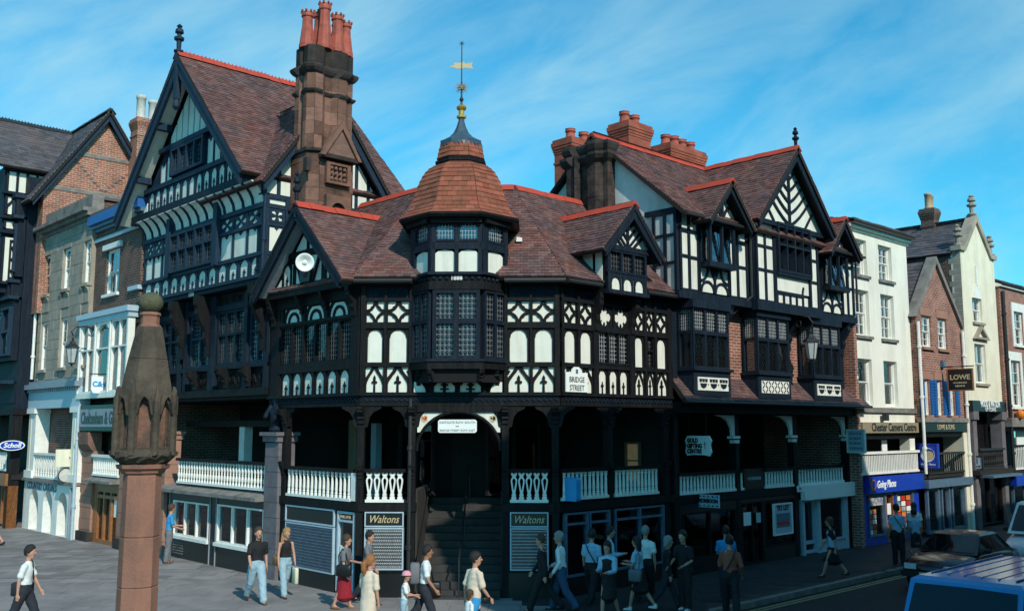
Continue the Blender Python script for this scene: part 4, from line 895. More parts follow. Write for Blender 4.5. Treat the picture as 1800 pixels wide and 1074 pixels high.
nb = board_sign('notice_board', 'white notice board with two lines of lettering hanging in the entrance arch', FS.m(-0.05, 0.02, 4.05), 0.98, 0.33, 'sign_white', 0.04, shape=[(-0.45, 0), (0.45, 0), (0.49, 0.04), (0.49, 0.29), (0.45, 0.33), (-0.45, 0.33), (-0.49, 0.29), (-0.49, 0.04)])
text(nb, 'EASTGATE ROW SOUTH', 0.082, 'grey_paint', FS.m(-0.05, 0.045, 4.31)); text(nb, 'AND', 0.04, 'grey_paint', FS.m(-0.05, 0.045, 4.215)); text(nb, 'BRIDGE STREET ROW EAST', 0.074, 'grey_paint', FS.m(-0.05, 0.045, 4.11))
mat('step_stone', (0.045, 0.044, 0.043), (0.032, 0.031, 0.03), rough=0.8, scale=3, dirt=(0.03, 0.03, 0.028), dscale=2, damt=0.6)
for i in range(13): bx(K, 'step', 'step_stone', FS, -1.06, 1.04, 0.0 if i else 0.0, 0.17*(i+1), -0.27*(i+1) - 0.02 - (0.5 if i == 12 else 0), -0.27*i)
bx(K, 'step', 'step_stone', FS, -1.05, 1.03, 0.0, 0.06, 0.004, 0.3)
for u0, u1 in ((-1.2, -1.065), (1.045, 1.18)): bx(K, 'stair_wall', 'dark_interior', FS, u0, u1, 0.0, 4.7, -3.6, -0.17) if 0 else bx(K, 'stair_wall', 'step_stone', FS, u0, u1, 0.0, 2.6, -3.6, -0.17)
hr = MB(); hr.tube([(0.0, -0.25, 0.0), (0, -0.25, 0.95), (0, 3.4, 3.15), (0, 3.4, 2.2)], 0.022, 6); hr.tube([(0, 1.6, 1.0), (0, 1.6, 2.06)], 0.02, 6); put('handrail', hr, 'iron', K, FS.m(0.03))
hr = MB(); hr.tube([(-1.02, -0.1, 0.9), (-1.02, 0.4, 1.25), (-1.02, 3.2, 3.0)], 0.022, 6); put('handrail', hr, 'iron', K, FS.m())
drainpipe(K, [tuple(FS.p(-1.24, 0.09, 0.0)), tuple(FS.p(-1.24, 0.09, 4.9))], 0.05)
# balustrades of the row
balustrade(K, FS, -2.36, -1.39, 2.32, 3.06, 0.0, 5, 'splat'); balustrade(K, FS, 1.28, 2.24, 2.32, 3.06, 0.0, 5, 'splat')
balustrade(K, FB, -3.42, -0.30, 2.32, 3.04, 0.0, 16, 'slim'); bx(K, 'end_panel', 'white_paint', FB, -0.29, -0.10, 2.34, 3.04, -0.03, 0.03)
balustrade(K, FA, 0.05, 1.80, 2.36, 3.06, 0.0, 11, 'slim'); balustrade(K, FA, 2.06, 3.92, 2.36, 3.06, 0.0, 12, 'slim')
# shop windows with security grilles and the fascia lettering
def grille_window(fr, u0, u1, v0, v1, n=0.0, bright='lead_light'):
    o = win(K, fr, u0, u1, v0, v1, n, 1, (), 'paleblue_paint', 'glass_shop', fw=0.035, depth=0.14, proud=0.05)
    b = MB(); w, h = u1 - u0 - 0.08, v1 - v0 - 0.08; k = int(w/0.055); q = int(h/0.075)
    for j in range(q): b.box(0, w, -0.012, 0.0, h*(j+0.5)/q - 0.009, h*(j+0.5)/q + 0.009)
    for j in range(q):
        for i in range(k):
            x = w*(i + (0.5 if j % 2 else 0.0))/k
            b.box(x, x + 0.012, -0.010, -0.002, h*j/q, h*(j+1)/q)
    put('security_grille', b, bright, o, fr.m(u0 + 0.04, n + 0.035, v0 + 0.04), kind='stuff')
    bx(o, 'shop_backing', 'dark_interior', fr, u0 + 0.02, u1 - 0.02, v0, v1, n - 1.2, n - 1.15)
    return o
for u0, u1 in ((-2.36, -1.38), (1.28, 2.24)):
    bx(K, 'plinth', 'sign_black', FS, u0 - 0.1, u1 + 0.1, 0.0, 0.62, -0.3, 0.02)
    bx(K, 'sill', 'black_timber', FS, u0 - 0.06, u1 + 0.06, 0.62, 0.67, -0.1, 0.07)
    grille_window(FS, u0, u1, 0.67, 1.70)
    b = MB(); b.prism([rect(u0, u1, 1.72, 2.09), rect(u0+0.03, u1-0.03, 1.75, 2.06)], -0.06, 0.0); fb = put('fascia_board', b, 'paleblue_paint', K, FS.m())
    bx(fb, 'sign_panel', 'sign_black', FS, u0 + 0.028, u1 - 0.028, 1.748, 2.062, -0.03, 0.03)
    text(fb, 'Waltons', 0.27, 'gold_paint', FS.m((u0+u1)/2 - 0.02, 0.035, 1.90), shear=0.35, xs=0.82)
bx(K, 'plinth', 'sign_black', FB, -3.6, -0.95, 0.0, 0.42, -0.3, 0.02); grille_window(FB, -3.40, -1.02, 0.44, 1.62, 0.0, 'bluegrey_paint')
b = MB(); b.prism([rect(-3.42, -1.0, 1.64, 2.08), rect(-3.38, -1.04, 1.68, 2.04)], -0.05, 0.0); fb = put('fascia_board', b, 'paleblue_paint', K, FB.m()); bx(fb, 'sign_panel', 'sign_black', FB, -3.39, -1.03, 1.67, 2.05, -0.03, 0.02)
dr = win(K, FB, -0.90, -0.12, 0.05, 2.06, -0.02, 1, (0.88,), 'paleblue_paint', 'glass_shop', fw=0.06, depth=0.1); text(dr, 'WALTONS', 0.1, 'gold_paint', FB.m(-0.5, 0.03, 1.92)); bx(dr, 'kick_panel', 'grey_paint', FB, -0.83, -0.19, 0.1, 0.5, -0.03, 0.015); bx(dr, 'shop_backing', 'dark_interior', FB, -0.9, -0.1, 0, 2.05, -1.2, -1.15)
bx(dr, 'notice', 'sign_white', FB, -0.8, -0.6, 0.95, 1.2, -0.04, -0.02)
bx(K, 'plinth', 'sign_black', FA, 0.0, 4.3, 0.0, 0.45, -0.3, 0.02)
for (u0, u1, cols) in ((0.15, 1.0, 1), (1.05, 1.85, 1), (2.05, 4.15, 2)):
    w = win(K, FA, u0, u1, 0.47, 2.05, 0.0, cols, (0.82,), 'bluegrey_paint', 'glass_shop', fw=0.05, depth=0.12); bx(w, 'shop_backing', 'dark_interior', FA, u0, u1, 0.4, 2.05, -1.4, -1.35)

mat('shop_light', (0.55, 0.34, 0.16), (0.40, 0.24, 0.12), rough=0.6, scale=4); _b = MATS['shop_light'].node_tree.nodes['Principled BSDF']; _b.inputs['Emission Color'].default_value = (1.0, 0.62, 0.32, 1); _b.inputs['Emission Strength'].default_value = 0.05
FP = Fr(6.3, 0, -90)
lw_ = win(K, FP, 0.2, 0.75, 2.6, 3.75, 0.05, 1, (), 'interior_tan', 'glass_shop', fw=0.05, depth=0.1); bx(lw_, 'lit_display', 'shop_light', FP, 0.22, 0.73, 2.62, 3.7, 0.005, 0.01); bx(lw_, 'shelf', 'interior_tan', FP, 0.24, 0.7, 3.2, 3.24, 0.01, 0.04)
bx(K, 'inner_post', 'interior_tan', FB, -3.3, -2.9, 2.2, 4.4, -2.2, -1.9); bx(K, 'inner_post', 'grey_paint', FB, -2.6, -2.35, 2.2, 4.3, -2.4, -2.2)
win(K, FB, -2.2, -0.6, 2.3, 4.3, -2.9, 2, (), 'dark_interior', 'glass_shop'); win(K, FA, 0.5, 2.6, 2.3, 4.3, -3.3, 2, (), 'dark_interior', 'glass_shop')

b = MB(); b.prism([(0, 0), (0.16, 0), (0.16, 0.1), (0.02, 0.13)], -0.1, 0.1); put('roof_vent', b, 'white_paint', K, FS.m(1.42, -0.75, 9.08))
b = MB(); b.add([FB.p(0.02, 0.6, 7.93), FB.p(0.02, -2.6, 7.93 + 0.0), FB.p(0.14, -2.6, 8.05), FB.p(0.14, 0.6, 7.96)], [(0, 1, 2, 3)])

# ---------------------------------------------------------------- tall gabled building on the left street
BT = 'blue_timber'; NT = 'navy_timber'
G5 = thing('gabled_building', 'tall timbered building with one great gable, red crested ridge and ribbed sandstone chimney', 'building', tuple(FB.p(-9, 0, 0)))
def box_core(th, fr, u0, u1, v0, v1, n0, n1, m='dark_void', name='core'): return bx(th, name, m, fr, u0, u1, v0, v1, n0, n1)
# shop level
b = MB(); b.prism([rect(-11.0, -4.46, 0.0, 2.1), rect(-10.5, -7.98, 0.72, 1.82), rect(-7.42, -4.6, 0.72, 1.86)], -0.02, 0.25); put('wall', b, 'sign_black', G5, FB.m())
for u0, u1, v1 in ((-10.5, -7.98, 1.82), (-7.42, -4.6, 1.86)):
    w = win(G5, FB, u0, u1, 0.72, v1, 0.02, 3, (), 'white_paint', 'glass_shop', fw=0.05, mw=0.06, depth=0.12, proud=0.03)
    bx(w, 'sill', 'white_paint', FB, u0 - 0.05, u1 + 0.05, 0.62, 0.72, -0.1, 0.12); bx(w, 'shop_backing', 'dark_interior', FB, u0, u1, 0.6, 1.9, -1.6, -1.55)
    for i in range(3): bx(w, 'curtain', 'white_paint', FB, u0 + 0.08 + i*(u1-u0)/3, u0 + 0.20 + i*(u1-u0)/3, 0.8, v1 - 0.06, -0.28, -0.26)
for u in (-10.8, -7.9, -7.5, -4.55): bx(G5, 'pilaster_strip', 'grey_paint', FB, u, u + 0.03, 0.0, 2.05, 0.02, 0.05)
for k in range(5): bx(G5, 'vent_slat', 'grey_stone', FB, -10.45, -9.7, 0.14 + k*0.085, 0.17 + k*0.085, 0.02, 0.035)
b = MB(); b.prism([(-0.40, 2.10), (-0.40, 2.2), (0.2, 2.36), (0.2, 2.10)], -11.2, -4.46, axis='x'); lg = put('ledge', b, 'grey_stone', G5, FB.m())
# piers of the row
mat('pier_stone', (0.165, 0.15, 0.165), (0.12, 0.11, 0.12), rough=0.9, scale=3, bump=0.3, bscale=25, dirt=(0.07, 0.065, 0.07), dscale=2, damt=0.5)
for (u0, u1, m_) in ((-4.44, -3.74, 'pier_stone'), (-11.75, -11.05, 'sandstone_clean')):
    pr_ = bx(G5, 'pier', m_, FB, u0, u1, 0.0, 3.75, -0.4, 0.12)
    for k in range(9): bx(pr_, 'stone_block', m_, FB, u0 - 0.012 - 0.004*(k % 2), u1 + 0.012 + 0.004*(k % 2), 0.42*k + 0.008, 0.42*k + 0.412 - (0.02 if k == 8 else 0), -0.3, 0.135)
    bx(pr_, 'cap', m_, FB, u0 - 0.06, u1 + 0.06, 3.78, 3.95, -0.45, 0.2); bx(pr_, 'cap', m_, FB, u0 - 0.12, u1 + 0.12, 3.95, 4.05, -0.5, 0.28)
b = MB(); b.lathe([(0.2, 0), (0.22, 0.1), (0.14, 0.2), (0.2, 0.4), (0.22, 0.6), (0.12, 0.75), (0.1, 0.8), (0.13, 0.9), (0.08, 1.05)], 8); b.tube([(0.12, -0.1, 0.75), (0.28, -0.15, 0.5), (0.2, -0.25, 0.3)], 0.07, 6); b.tube([(-0.12, -0.1, 0.75), (-0.26, -0.15, 0.55), (-0.15, -0.28, 0.4)], 0.07, 6)
for u in (-4.1, -11.4): put('carved_figure', b.mesh('carved_figure', True), NT, G5, FB.m(u, 0.0, 4.05))
bx(G5, 'row_floor', 'dark_interior', FB, -13.4, -4.5, 1.95, 2.1, -3.6, -0.26); bx(G5, 'row_ceiling', T, FB, -13.4, -4.5, 5.02, 5.3, -3.7, 0.0); bx(G5, 'back_wall', 'dark_interior', FB, -13.4, -4.5, 0.0, 5.0, -3.7, -3.6)
bx(G5, 'inner_post', 'white_paint', FB, -9.3, -8.95, 2.1, 4.2, -1.9, -1.6); bx(G5, 'inner_beam', 'dark_interior', FB, -13.3, -4.6, 4.2, 4.4, -2.0, -1.5)
win(G5, FB, -8.6, -6.4, 2.4, 4.2, -3.5, 2, (), 'interior_tan', 'glass_shop', depth=0.1)
balustrade(G5, FB, -10.3, -4.55, 2.38, 3.10, 0.02, 31, 'turned')
# first-floor windows
bx(G5, 'wall', T, FB, -13.35, -4.5, 5.32, 8.4, -0.4, -0.06)
rail(G5, FB, -13.35, -4.5, 5.12, 5.34, 0.0, T, 0.16, 'jetty_beam'); rail(G5, FB, -13.35, -4.5, 5.95, 6.08, 0.0, NT, 0.14); rail(G5, FB, -13.35, -4.5, 7.78, 7.95, 0.0, NT, 0.14)
frieze(G5, FB, -12.2, -4.6, 5.36, 5.94, 0.0, T, k=12); frieze(G5, FB, -12.2, -4.6, 7.97, 8.33, 0.0, T, k=18)
for u0, u1, c in ((-12.2, -10.5, 3), (-7.75, -5.95, 3), (-5.72, -4.72, 2), (-9.7, -8.3, 2)):
    win(G5, FB, u0, u1, 6.08, 7.78, 0.06 if c == 3 else 0.02, c, (0.56,), NT if c == 3 else BT, 'glass', fw=0.08, mw=0.08, depth=0.16, lat=(0.11, 0.14), lm='lead_light' if c == 2 and u1 > -5 else 'lead')
for u in (-13.0, -12.35, -10.3, -9.85, -8.1, -7.9, -5.83, -4.6): post(G5, FB, u - 0.1, u + 0.1, 5.34, 8.3, 0.0, NT, 0.16)
for u in (-10.1, -8.25, -12.5, -4.75): bracket(G5, FB, u, 8.30, 0.1, 1.9, 0.55, T, 0.22)
for u in (-11.3, -9.1, -7.0, -5.6): bracket(G5, FB, u, 6.0, 0.1, 0.62, 0.35, T, 0.2)
# jettied second floor
bx(G5, 'jetty_beam', NT, FB, -13.2, -4.45, 8.36, 8.50, -0.2, 0.42); bx(G5, 'jetty_beam', BT, FB, -13.2, -4.45, 8.50, 8.60, -0.2, 0.50); n2 = 0.3
bx(G5, 'wall', NT, FB, -13.1, -4.66, 8.6, 11.4, -0.2, n2 - 0.05)
row_cells(G5, FB, -13.0, -4.66, 8.62, 9.18, 12, 'lancet', n2, 0.07, BT, 0.05)
rail(G5, FB, -13.1, -4.62, 9.18, 9.30, n2, BT)
for u0, u1 in ((-13.0, -10.85), (-7.4, -4.66)):
    row_cells(G5, FB, u0, u1, 9.30, 10.08, 3, 'drop', n2, 0.07, BT, 0.05); rail(G5, FB, u0, u1, 10.08, 10.18, n2, BT); row_cells(G5, FB, u0, u1, 10.18, 10.62, 3, 'cross', n2, 0.09, BT, 0.05)
for u in (-10.85, -7.4): post(G5, FB, u - 0.02 - 0.12, u + 0.12, 9.2, 11.2, n2, BT, 0.2)
win(G5, FB, -10.7, -7.52, 9.30, 10.62, n2 + 0.16, 5, (0.56,), BT, 'glass_blue', fw=0.08, mw=0.09, depth=0.16, lat=(0.13, 0.16))
rail(G5, FB, -13.1, -4.62, 10.62, 10.76, n2, BT, 0.1)
cv = [(n2 + 0.02, 10.76), (n2 + 0.06, 10.98), (n2 + 0.16, 11.16), (n2 + 0.30, 11.30), (n2 + 0.42, 11.36)]
kk = 14; pu = (-4.66 + 13.0) / kk
for i in range(kk):
    def fn(b): b.prism([(-n_, z) for n_, z in cv] + [(-cv[-1][0], 11.38), (-n2 + 0.02, 11.38), (-n2 + 0.02, 10.76)], 0.05, pu - 0.05, axis='x')
    put('cove_panel', cmesh(('cove', round(pu, 3)), fn), 'white_plaster', G5, FB.m(-13.0 + pu*i))
    def fr_(b): b.prism([(-n_ - 0.05, z - 0.02) for n_, z in cv] + [(-cv[-1][0], 11.38), (-n2 + 0.02, 11.38), (-n2 + 0.02, 10.74)], -0.035, 0.035, axis='x')
    put('cove_rib', cmesh(('coverib',), fr_), BT, G5, FB.m(-13.0 + pu*i))
text(G5, '1888', 0.2, 'white_paint', FB.m(-9.0, 0.43, 8.43))
# great gable
bx(G5, 'gable_beam', NT, FB, -13.6, -4.7, 11.36, 11.66, -0.1, 0.66)
n3 = 0.5; UA, VA = -9.35, 16.40
b = MB(); b.prism([(-13.4, 11.66), (-5.3, 11.66), (UA, 15.75)], -n3 + 0.05, -n3 + 0.3); put('gable_wall', b, BT, G5, FB.m())
slope = (VA - 11.6) / 4.65
ulist = [UA + (i - 6.5)*0.52 for i in range(14)]
for i, u in enumerate(ulist):
    top = min(12.34, 15.55 - abs(u - UA + (0.2 if u > UA else -0.2))*slope)
    if top < 11.9:
        continue
    if top > 12.3: cell(G5, FB, u - 0.24, u + 0.24, 11.68, 12.35, 'arch' if i in (6, 7) else 'lancet', n3, BT)
for s in (-1, 1):
    b = MB(); x = UA + s*3.6; b.prism([(x, 11.70), (x - s*0.34, 11.70), (x - s*0.34, 12.05)], -n3 - 0.01, -n3 + 0.03); put('infill_panel', b, 'white_plaster', G5, FB.m())
rail(G5, FB, UA - 3.4, UA + 3.4, 12.36, 12.52, n3, BT, 0.09)
for s in (-1, 1):
    for k in range(3):
        u = UA + s*(1.5 + 0.5*k); tp = 15.5 - (abs(u - UA) + 0.22)*slope
        if tp > 12.75: cell(G5, FB, u - 0.225, u + 0.225, 12.54, min(13.4, tp), 'drop', n3, BT)
win(G5, FB, UA - 1.22, UA + 1.22, 12.58, 13.55, n3 + 0.12, 4, (), BT, 'glass_blue', fw=0.1, mw=0.1, depth=0.2, lat=(0.13, 0.15))
rail(G5, FB, UA - 2.2, UA + 2.2, 13.58, 13.74, n3, BT, 0.14)
for k in range(-4, 5):
    u = UA + k*0.44; tp = 15.6 - (abs(k*0.44) + 0.16)*slope
    if tp > 13.9:
        b = MB(); w_ = 0.178; l, r_ = u - w_, u + w_
        tl, tr = 15.6 - abs(l - UA)*slope, 15.6 - abs(r_ - UA)*slope
        b.prism([(l, 13.76), (r_, 13.76), (r_, max(13.78, tr)), (l, max(13.78, tl))], -n3 - 0.012, -n3 + 0.03); put('infill_panel', b, 'white_plaster', G5, FB.m())
for s, ft in ((-1, (-13.98, 11.62)), (1, (-4.72, 11.62))):
    bargeboard(G5, FB, BT, ft, (UA, VA - 0.05), 1.0, 0.42, 0.1)
    b = MB(); b.prism([(ft[0], ft[1] - 0.12), (UA, VA - 0.2), (UA, VA - 0.3), (ft[0] - s*0.05, ft[1] - 0.24)], -0.99, -n3 + 0.0); put('soffit', b, 'white_plaster' if s < 0 else NT, G5, FB.m())
    for t_k in (0.33, 0.66): bx(G5, 'purlin', BT, FB, ft[0] + (UA-ft[0])*t_k - 0.1, ft[0] + (UA-ft[0])*t_k + 0.1, ft[1] + (VA-ft[1])*t_k - 0.52, ft[1] + (VA-ft[1])*t_k - 0.3, n3, 1.0)
b = MB(); b.box(UA - 0.1, UA + 0.1, -1.14, -0.95, 14.9, 16.5); b.lathe([(0.05, 14.55), (0.13, 14.65), (0.13, 14.75), (0.09, 14.9)], 8, c=(UA, -1.05)); put('apex_post', b, BT, G5, FB.m())
finial(G5, BT, FB.m(UA, 1.05, 16.5), 1.0, 0.11)
gable_roof(G5, FB, -14.1, -4.55, 11.55, UA, VA + 0.08, 1.12, -5.15, crest=True, tw=0.2, tg=0.13)
b = MB(); b.prism([(UA, 16.2), (-13.2, 11.6), (-5.0, 11.6)], 4.85, 4.95); put('gable_wall', b, 'brick_red', G5, FB.m())
# south wall with its own gable behind the chimney
FW = Fr(-2.1, 6.45, 0)
bx(G5, 'wall', NT, FW, 0.0, 5.2, 7.9, 11.5, -0.4, -0.05); bx(G5, 'wall', 'brick_red', FW, 5.0, 5.3, 0, 11.5, -9, -0.3)
grp = dict(tm=BT)
for v0, v1, kd, wdt in ((8.6, 9.2, 'rect', 0.5), (9.32, 10.08, 'drop', 0.5), (10.2, 10.62, 'xfleur', 0.5), (10.76, 10.9, 'rect', 0.62)):
    k = 7
    for i in range(k): cell(G5, FW, 0.16 + i*0.68, 0.16 + i*0.68 + wdt, v0, v1, kd, 0.0, BT)
    rail(G5, FW, 0.0, 5.1, v1 + 0.005, v1 + 0.10, 0.0, BT, 0.06)
for i in range(8): post(G5, FW, -0.0 + i*0.68, 0.14 + i*0.68, 8.5, 11.0, 0.0, BT, 0.055)
ca, cv_ = 2.05, 14.5
b = MB(); b.prism([(-0.1, 11.0), (4.2, 11.0), (4.2, 11.3), (ca, 14.2), (-0.1, 11.3)], -0.0, 0.2); put('gable_wall', b, BT, G5, FW.m())
for k in range(-4, 5):
    u = ca + k*0.46; sl = 1.36
    b = MB(); l, r_ = u - 0.16, u + 0.16; tl, tr = 14.15 - abs(l - ca)*sl, 14.15 - abs(r_ - ca)*sl
    b.prism([(l, 11.06), (r_, 11.06), (r_, max(11.1, tr)), (l, max(11.1, tl))], -0.02, 0.02); put('infill_panel', b, 'white_plaster', G5, FW.m())
bargeboard(G5, FW, BT, (-0.28, 11.35), (ca, cv_), 0.30, 0.34); bargeboard(G5, FW, BT, (4.38, 11.35), (ca, cv_), 0.30, 0.34)
gable_roof(G5, FW, -0.36, 4.46, 11.28, ca, cv_ + 0.05, 0.46, -3.6, rm=None, tw=0.2, tg=0.13)
drainpipe(G5, [tuple(FW.p(-0.06, 0.1, 11.3)), tuple(FW.p(-0.06, 0.14, 10.9)), tuple(FW.p(-0.08, 0.12, 8.4))], 0.05, BT)
# ribbed sandstone chimney
CH = Fr(-0.50, 5.86, 0); Zc = 9.2
plan_c = [(-1.0, 0.5), (-1.0, 0.22), (-0.86, 0.06), (-1.0, -0.10), (-1.0, -0.32), (-0.78, -0.54), (-0.44, -0.54), (-0.26, -0.38), (0.04, -0.38), (0.22, -0.54), (0.58, -0.54), (0.80, -0.36), (1.0, -0.36), (1.0, 0.5)]
plan_c = [(x*0.80, y*0.80) for x, y in plan_c]
def inset(s): return [(x*s, y*s) for x, y in plan_c]
b = MB(); b.prism(inset(0.94), 12.4, 15.6, axis='z'); stack = put('chimney_stack', b, 'sandstone', G5, CH.m())
def stone_course(z0, z1, plan, par, mname, FRM, gap=0.008, dep=0.16):
    for i in range(len(plan)):
        a, c = Vector(plan[i]), Vector(plan[(i+1) % len(plan)])
        if a.y > 0.45 and c.y > 0.45: continue
        d = c - a; ln = d.length; k = 2 if ln > 0.7 else 1
        nrm = Vector((-d.y, d.x)).normalized()
        if nrm.dot(-(a + c)) < 0: nrm = -nrm
        for q in range(k):
            p, r_ = a + d*(q/k), a + d*((q+1)/k); e = d.normalized()*gap*0.5; pr = RND.uniform(0, 0.012)
            p2, r2 = p + e - nrm*pr, r_ - e - nrm*pr
            bb = MB(); poly = [tuple(p2), tuple(r2), tuple(r2 + nrm*dep - e*4), tuple(p2 + nrm*dep + e*4)]
            bb.prism(poly, z0 + gap*0.5, z1 - gap*0.5, axis='z'); put('stone_block', bb, mname, par, FRM.m())
mat('stone_single', (0.255, 0.13, 0.095), (0.17, 0.092, 0.07), rough=0.9, scale=3, bump=0.5, bscale=18, spec=0.15, dirt=(0.045, 0.036, 0.033), dscale=1.6, damt=0.8)
t_ = MATS['stone_single'].node_tree; oi = N(t_, 'ShaderNodeObjectInfo'); bs = t_.nodes['Principled BSDF']; src = bs.inputs['Base Color'].links[0].from_socket
hv_ = N(t_, 'ShaderNodeHueSaturation'); mr_ = N(t_, 'ShaderNodeMapRange', i_3=0.62, i_4=1.25); L(t_, oi.outputs['Random'], mr_.inputs[0]); L(t_, mr_.outputs[0], hv_.inputs['Value']); L(t_, src, hv_.inputs['Color']); L(t_, hv_.outputs[0], bs.inputs['Base Color'])
z = 12.42
while z < 14.1:
    stone_course(z, z + 0.41, plan_c, stack, 'stone_single', CH); z += 0.41
stone_course(14.30, 14.72, plan_c, stack, 'stone_single', CH)
def cornice(z0, prof, m_, s0=1.0):
    bb = MB()
    rs = []
    for o, dz in prof:
        rs.append([(x + (o if x > 0 else -o), y + (o if y > 0 else -o), z0 + dz) for x, y in plan_c])
    bb.rings(rs); put('cornice', bb, m_, stack, CH.m())
cornice(14.08, [(0.0, 0), (0.05, 0.05), (0.08, 0.1), (0.08, 0.14), (0.0, 0.17)], 'sandstone_black'); cornice(14.72, [(0.0, 0), (0.07, 0.06), (0.12, 0.14), (0.14, 0.22), (0.1, 0.27), (0.0, 0.32)], 'sandstone_black')
cornice(15.04, [(0.0, 0), (0.0, 0.5), (-0.06, 0.56), (-0.1, 0.58)], 'sandstone_black')
stone_course(15.06, 15.60, plan_c, stack, 'sandstone_black', CH, dep=0.1)
for (x, y, h_) in ((-0.62, 0.1, 1.15), (-0.2, -0.2, 1.45), (-0.15, 0.18, 1.3), (0.24, -0.22, 1.2), (0.62, -0.1, 1.1), (0.55, 0.2, 1.1)): chimney_pot(stack, CH.m(x, -y, 15.6), h_, 0.185, 'terracotta', 1)
# chimney base: pedimented sandstone face with panel and niche
bp = [(-0.80, 0.5), (-0.80, -0.36), (-0.48, -0.56), (0.64, -0.56), (0.80, -0.40), (0.80, 0.5)]
b = MB(); b.prism([(x*0.93, y*0.93) for x, y in bp], Zc, 12.42, axis='z'); base = put('chimney_base', b, 'sandstone', G5, CH.m())
z = Zc
while z < 12.3: stone_course(z, z + 0.40, bp, base, 'stone_single', CH); z += 0.40
for z0 in (10.55, 12.25): b = MB(); b.rings([[(x + (o if x > 0 else -o), y + (o if y > 0 else -o), z0 + dz) for x, y in bp] for o, dz in ((0, 0), (0.07, 0.04), (0.07, 0.12), (0, 0.15))]); put('string_course', b, 'sandstone_black', base, CH.m())
pc = 0.10
b = MB(); b.prism([(pc - 0.62, 12.2), (pc + 0.62, 12.2), (pc, 13.15)], -0.80, -0.5); b.prism([(pc - 0.7, 12.12), (pc - 0.58, 12.12), (pc, 13.02), (pc + 0.58, 12.12), (pc + 0.7, 12.12), (pc, 13.28)], -0.88, -0.79); put('gablet', b, 'sandstone', base, CH.m())
b = MB(); b.prism([(pc - 0.62, 12.08), (pc + 0.62, 12.08), (pc + 0.62, 12.2), (pc - 0.62, 12.2)], -0.84, -0.5); put('gablet_sill', b, 'sandstone_black', base, CH.m())
b = MB(); b.prism([rect(pc - 0.42, pc + 0.42, 11.35, 12.0), rect(pc - 0.3, pc + 0.3, 11.43, 11.92)], -0.72, -0.6)
for i in range(4):
    for j in range(3): b.ball((pc - 0.22 + i*0.15, -0.66, 11.52 + j*0.16), (0.06, 0.05, 0.06), 6, 4)
put('carved_panel', b, 'sandstone', base, CH.m())
b = MB(); b.prism([[(pc - 0.42, 9.9), (pc + 0.42, 9.9), (pc + 0.42, 11.0), (pc - 0.42, 11.0)], [(pc - 0.24, 9.95), (pc + 0.24, 9.95), (pc + 0.24, 10.55)] + arc(pc, 10.55, 0.24, 10, 170, 8) + [(pc - 0.24, 10.55)]], -0.74, -0.6); put('niche', b, 'sandstone', base, CH.m())
b = MB(); b.box(-0.95, -0.8, -0.6, -0.4, 11.6, 12.0); put('carved_panel', b, 'sandstone_black', base, CH.m(-0.05, 0.1, 0))

# ---------------------------------------------------------------- right-hand timbered building with three gables
R1 = thing('triple_gabled_building', 'navy timbered building with three gables and three leaded oriels above a tiled pentice', 'building', tuple(FA.p(9.6, 0, 0)))
n1 = 0.45
bx(R1, 'wall', 'brick_red', FA, 4.62, 14.9, 5.3, 8.1, -0.4, -0.05)
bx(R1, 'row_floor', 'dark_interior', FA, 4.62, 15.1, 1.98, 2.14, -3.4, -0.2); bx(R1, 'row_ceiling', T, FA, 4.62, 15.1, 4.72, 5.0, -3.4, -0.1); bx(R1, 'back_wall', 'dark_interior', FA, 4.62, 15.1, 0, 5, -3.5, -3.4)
bx(R1, 'fascia', T, FA, 4.62, 15.15, 4.6, 4.9, -0.1, 0.35); bx(R1, 'shop_beam', T, FA, 4.62, 15.1, 2.02, 2.26, -0.2, 0.05)
for u in (4.75, 7.83, 11.2, 14.75):
    bx(R1, 'post', T, FA, u - 0.1, u + 0.1, 0, 4.6, -0.2, 0.04)
    if u > 5:
        bx(R1, 'capital', 'white_paint', FA, u - 0.28, u + 0.10, 3.84, 3.92, -0.14, 0.08); bx(R1, 'capital', 'white_paint', FA, u - 0.18, u + 0.08, 3.70, 3.80, -0.12, 0.06)
        b = MB(); b.prism([(0, 0.0), (0.0, 0.62), (-1.0, 0.62), (-0.6, 0.55), (-0.32, 0.42), (-0.16, 0.2), (-0.14, 0.0)], -0.02, 0.06); put('arched_brace', b, 'white_paint', R1, FA.m(u - 0.1, 0, 3.93))
for u0, u1, k in ((4.88, 7.7, 17), (7.95, 8.12, 1), (9.35, 11.05, 10), (11.36, 14.4, 16)): balustrade(R1, FA, u0, u1, 2.27, 2.80, 0.0, k, 'slim')
bx(R1, 'dark_panel', 'sign_black', FA, 8.2, 9.3, 2.27, 2.9, -0.05, 0.0)
# shops
b = MB(); b.prism([rect(4.85, 11.25, 0, 2.0), rect(5.0, 7.65, 0.45, 1.75), rect(7.95, 9.15, 0.05, 1.9), rect(9.3, 11.1, 0.45, 1.9)], -0.02, 0.2); put('shop_wall', b, 'sign_black', R1, FA.m())
for u0, u1, v0, v1, c in ((5.0, 7.65, 0.45, 1.75, 2), (7.95, 9.15, 0.05, 1.9, 2), (9.3, 11.1, 0.45, 1.9, 1)):
    w = win(R1, FA, u0, u1, v0, v1, 0.0, c, (), 'black_timber', 'glass_shop', fw=0.05, depth=0.1); bx(w, 'shop_backing', 'dark_interior', FA, u0, u1, v0, v1, -1.5, -1.45)
bx(R1, 'fascia_board', 'sign_white', FA, 11.42, 15.15, 1.80, 2.27, 0.05, 0.22)
for u0, u1 in ((11.5, 11.62), (12.5, 12.62), (14.35, 14.55)): bx(R1, 'shop_pilaster', 'paleblue_paint', FA, u0, u1, 0, 1.8, -0.15, 0.06)
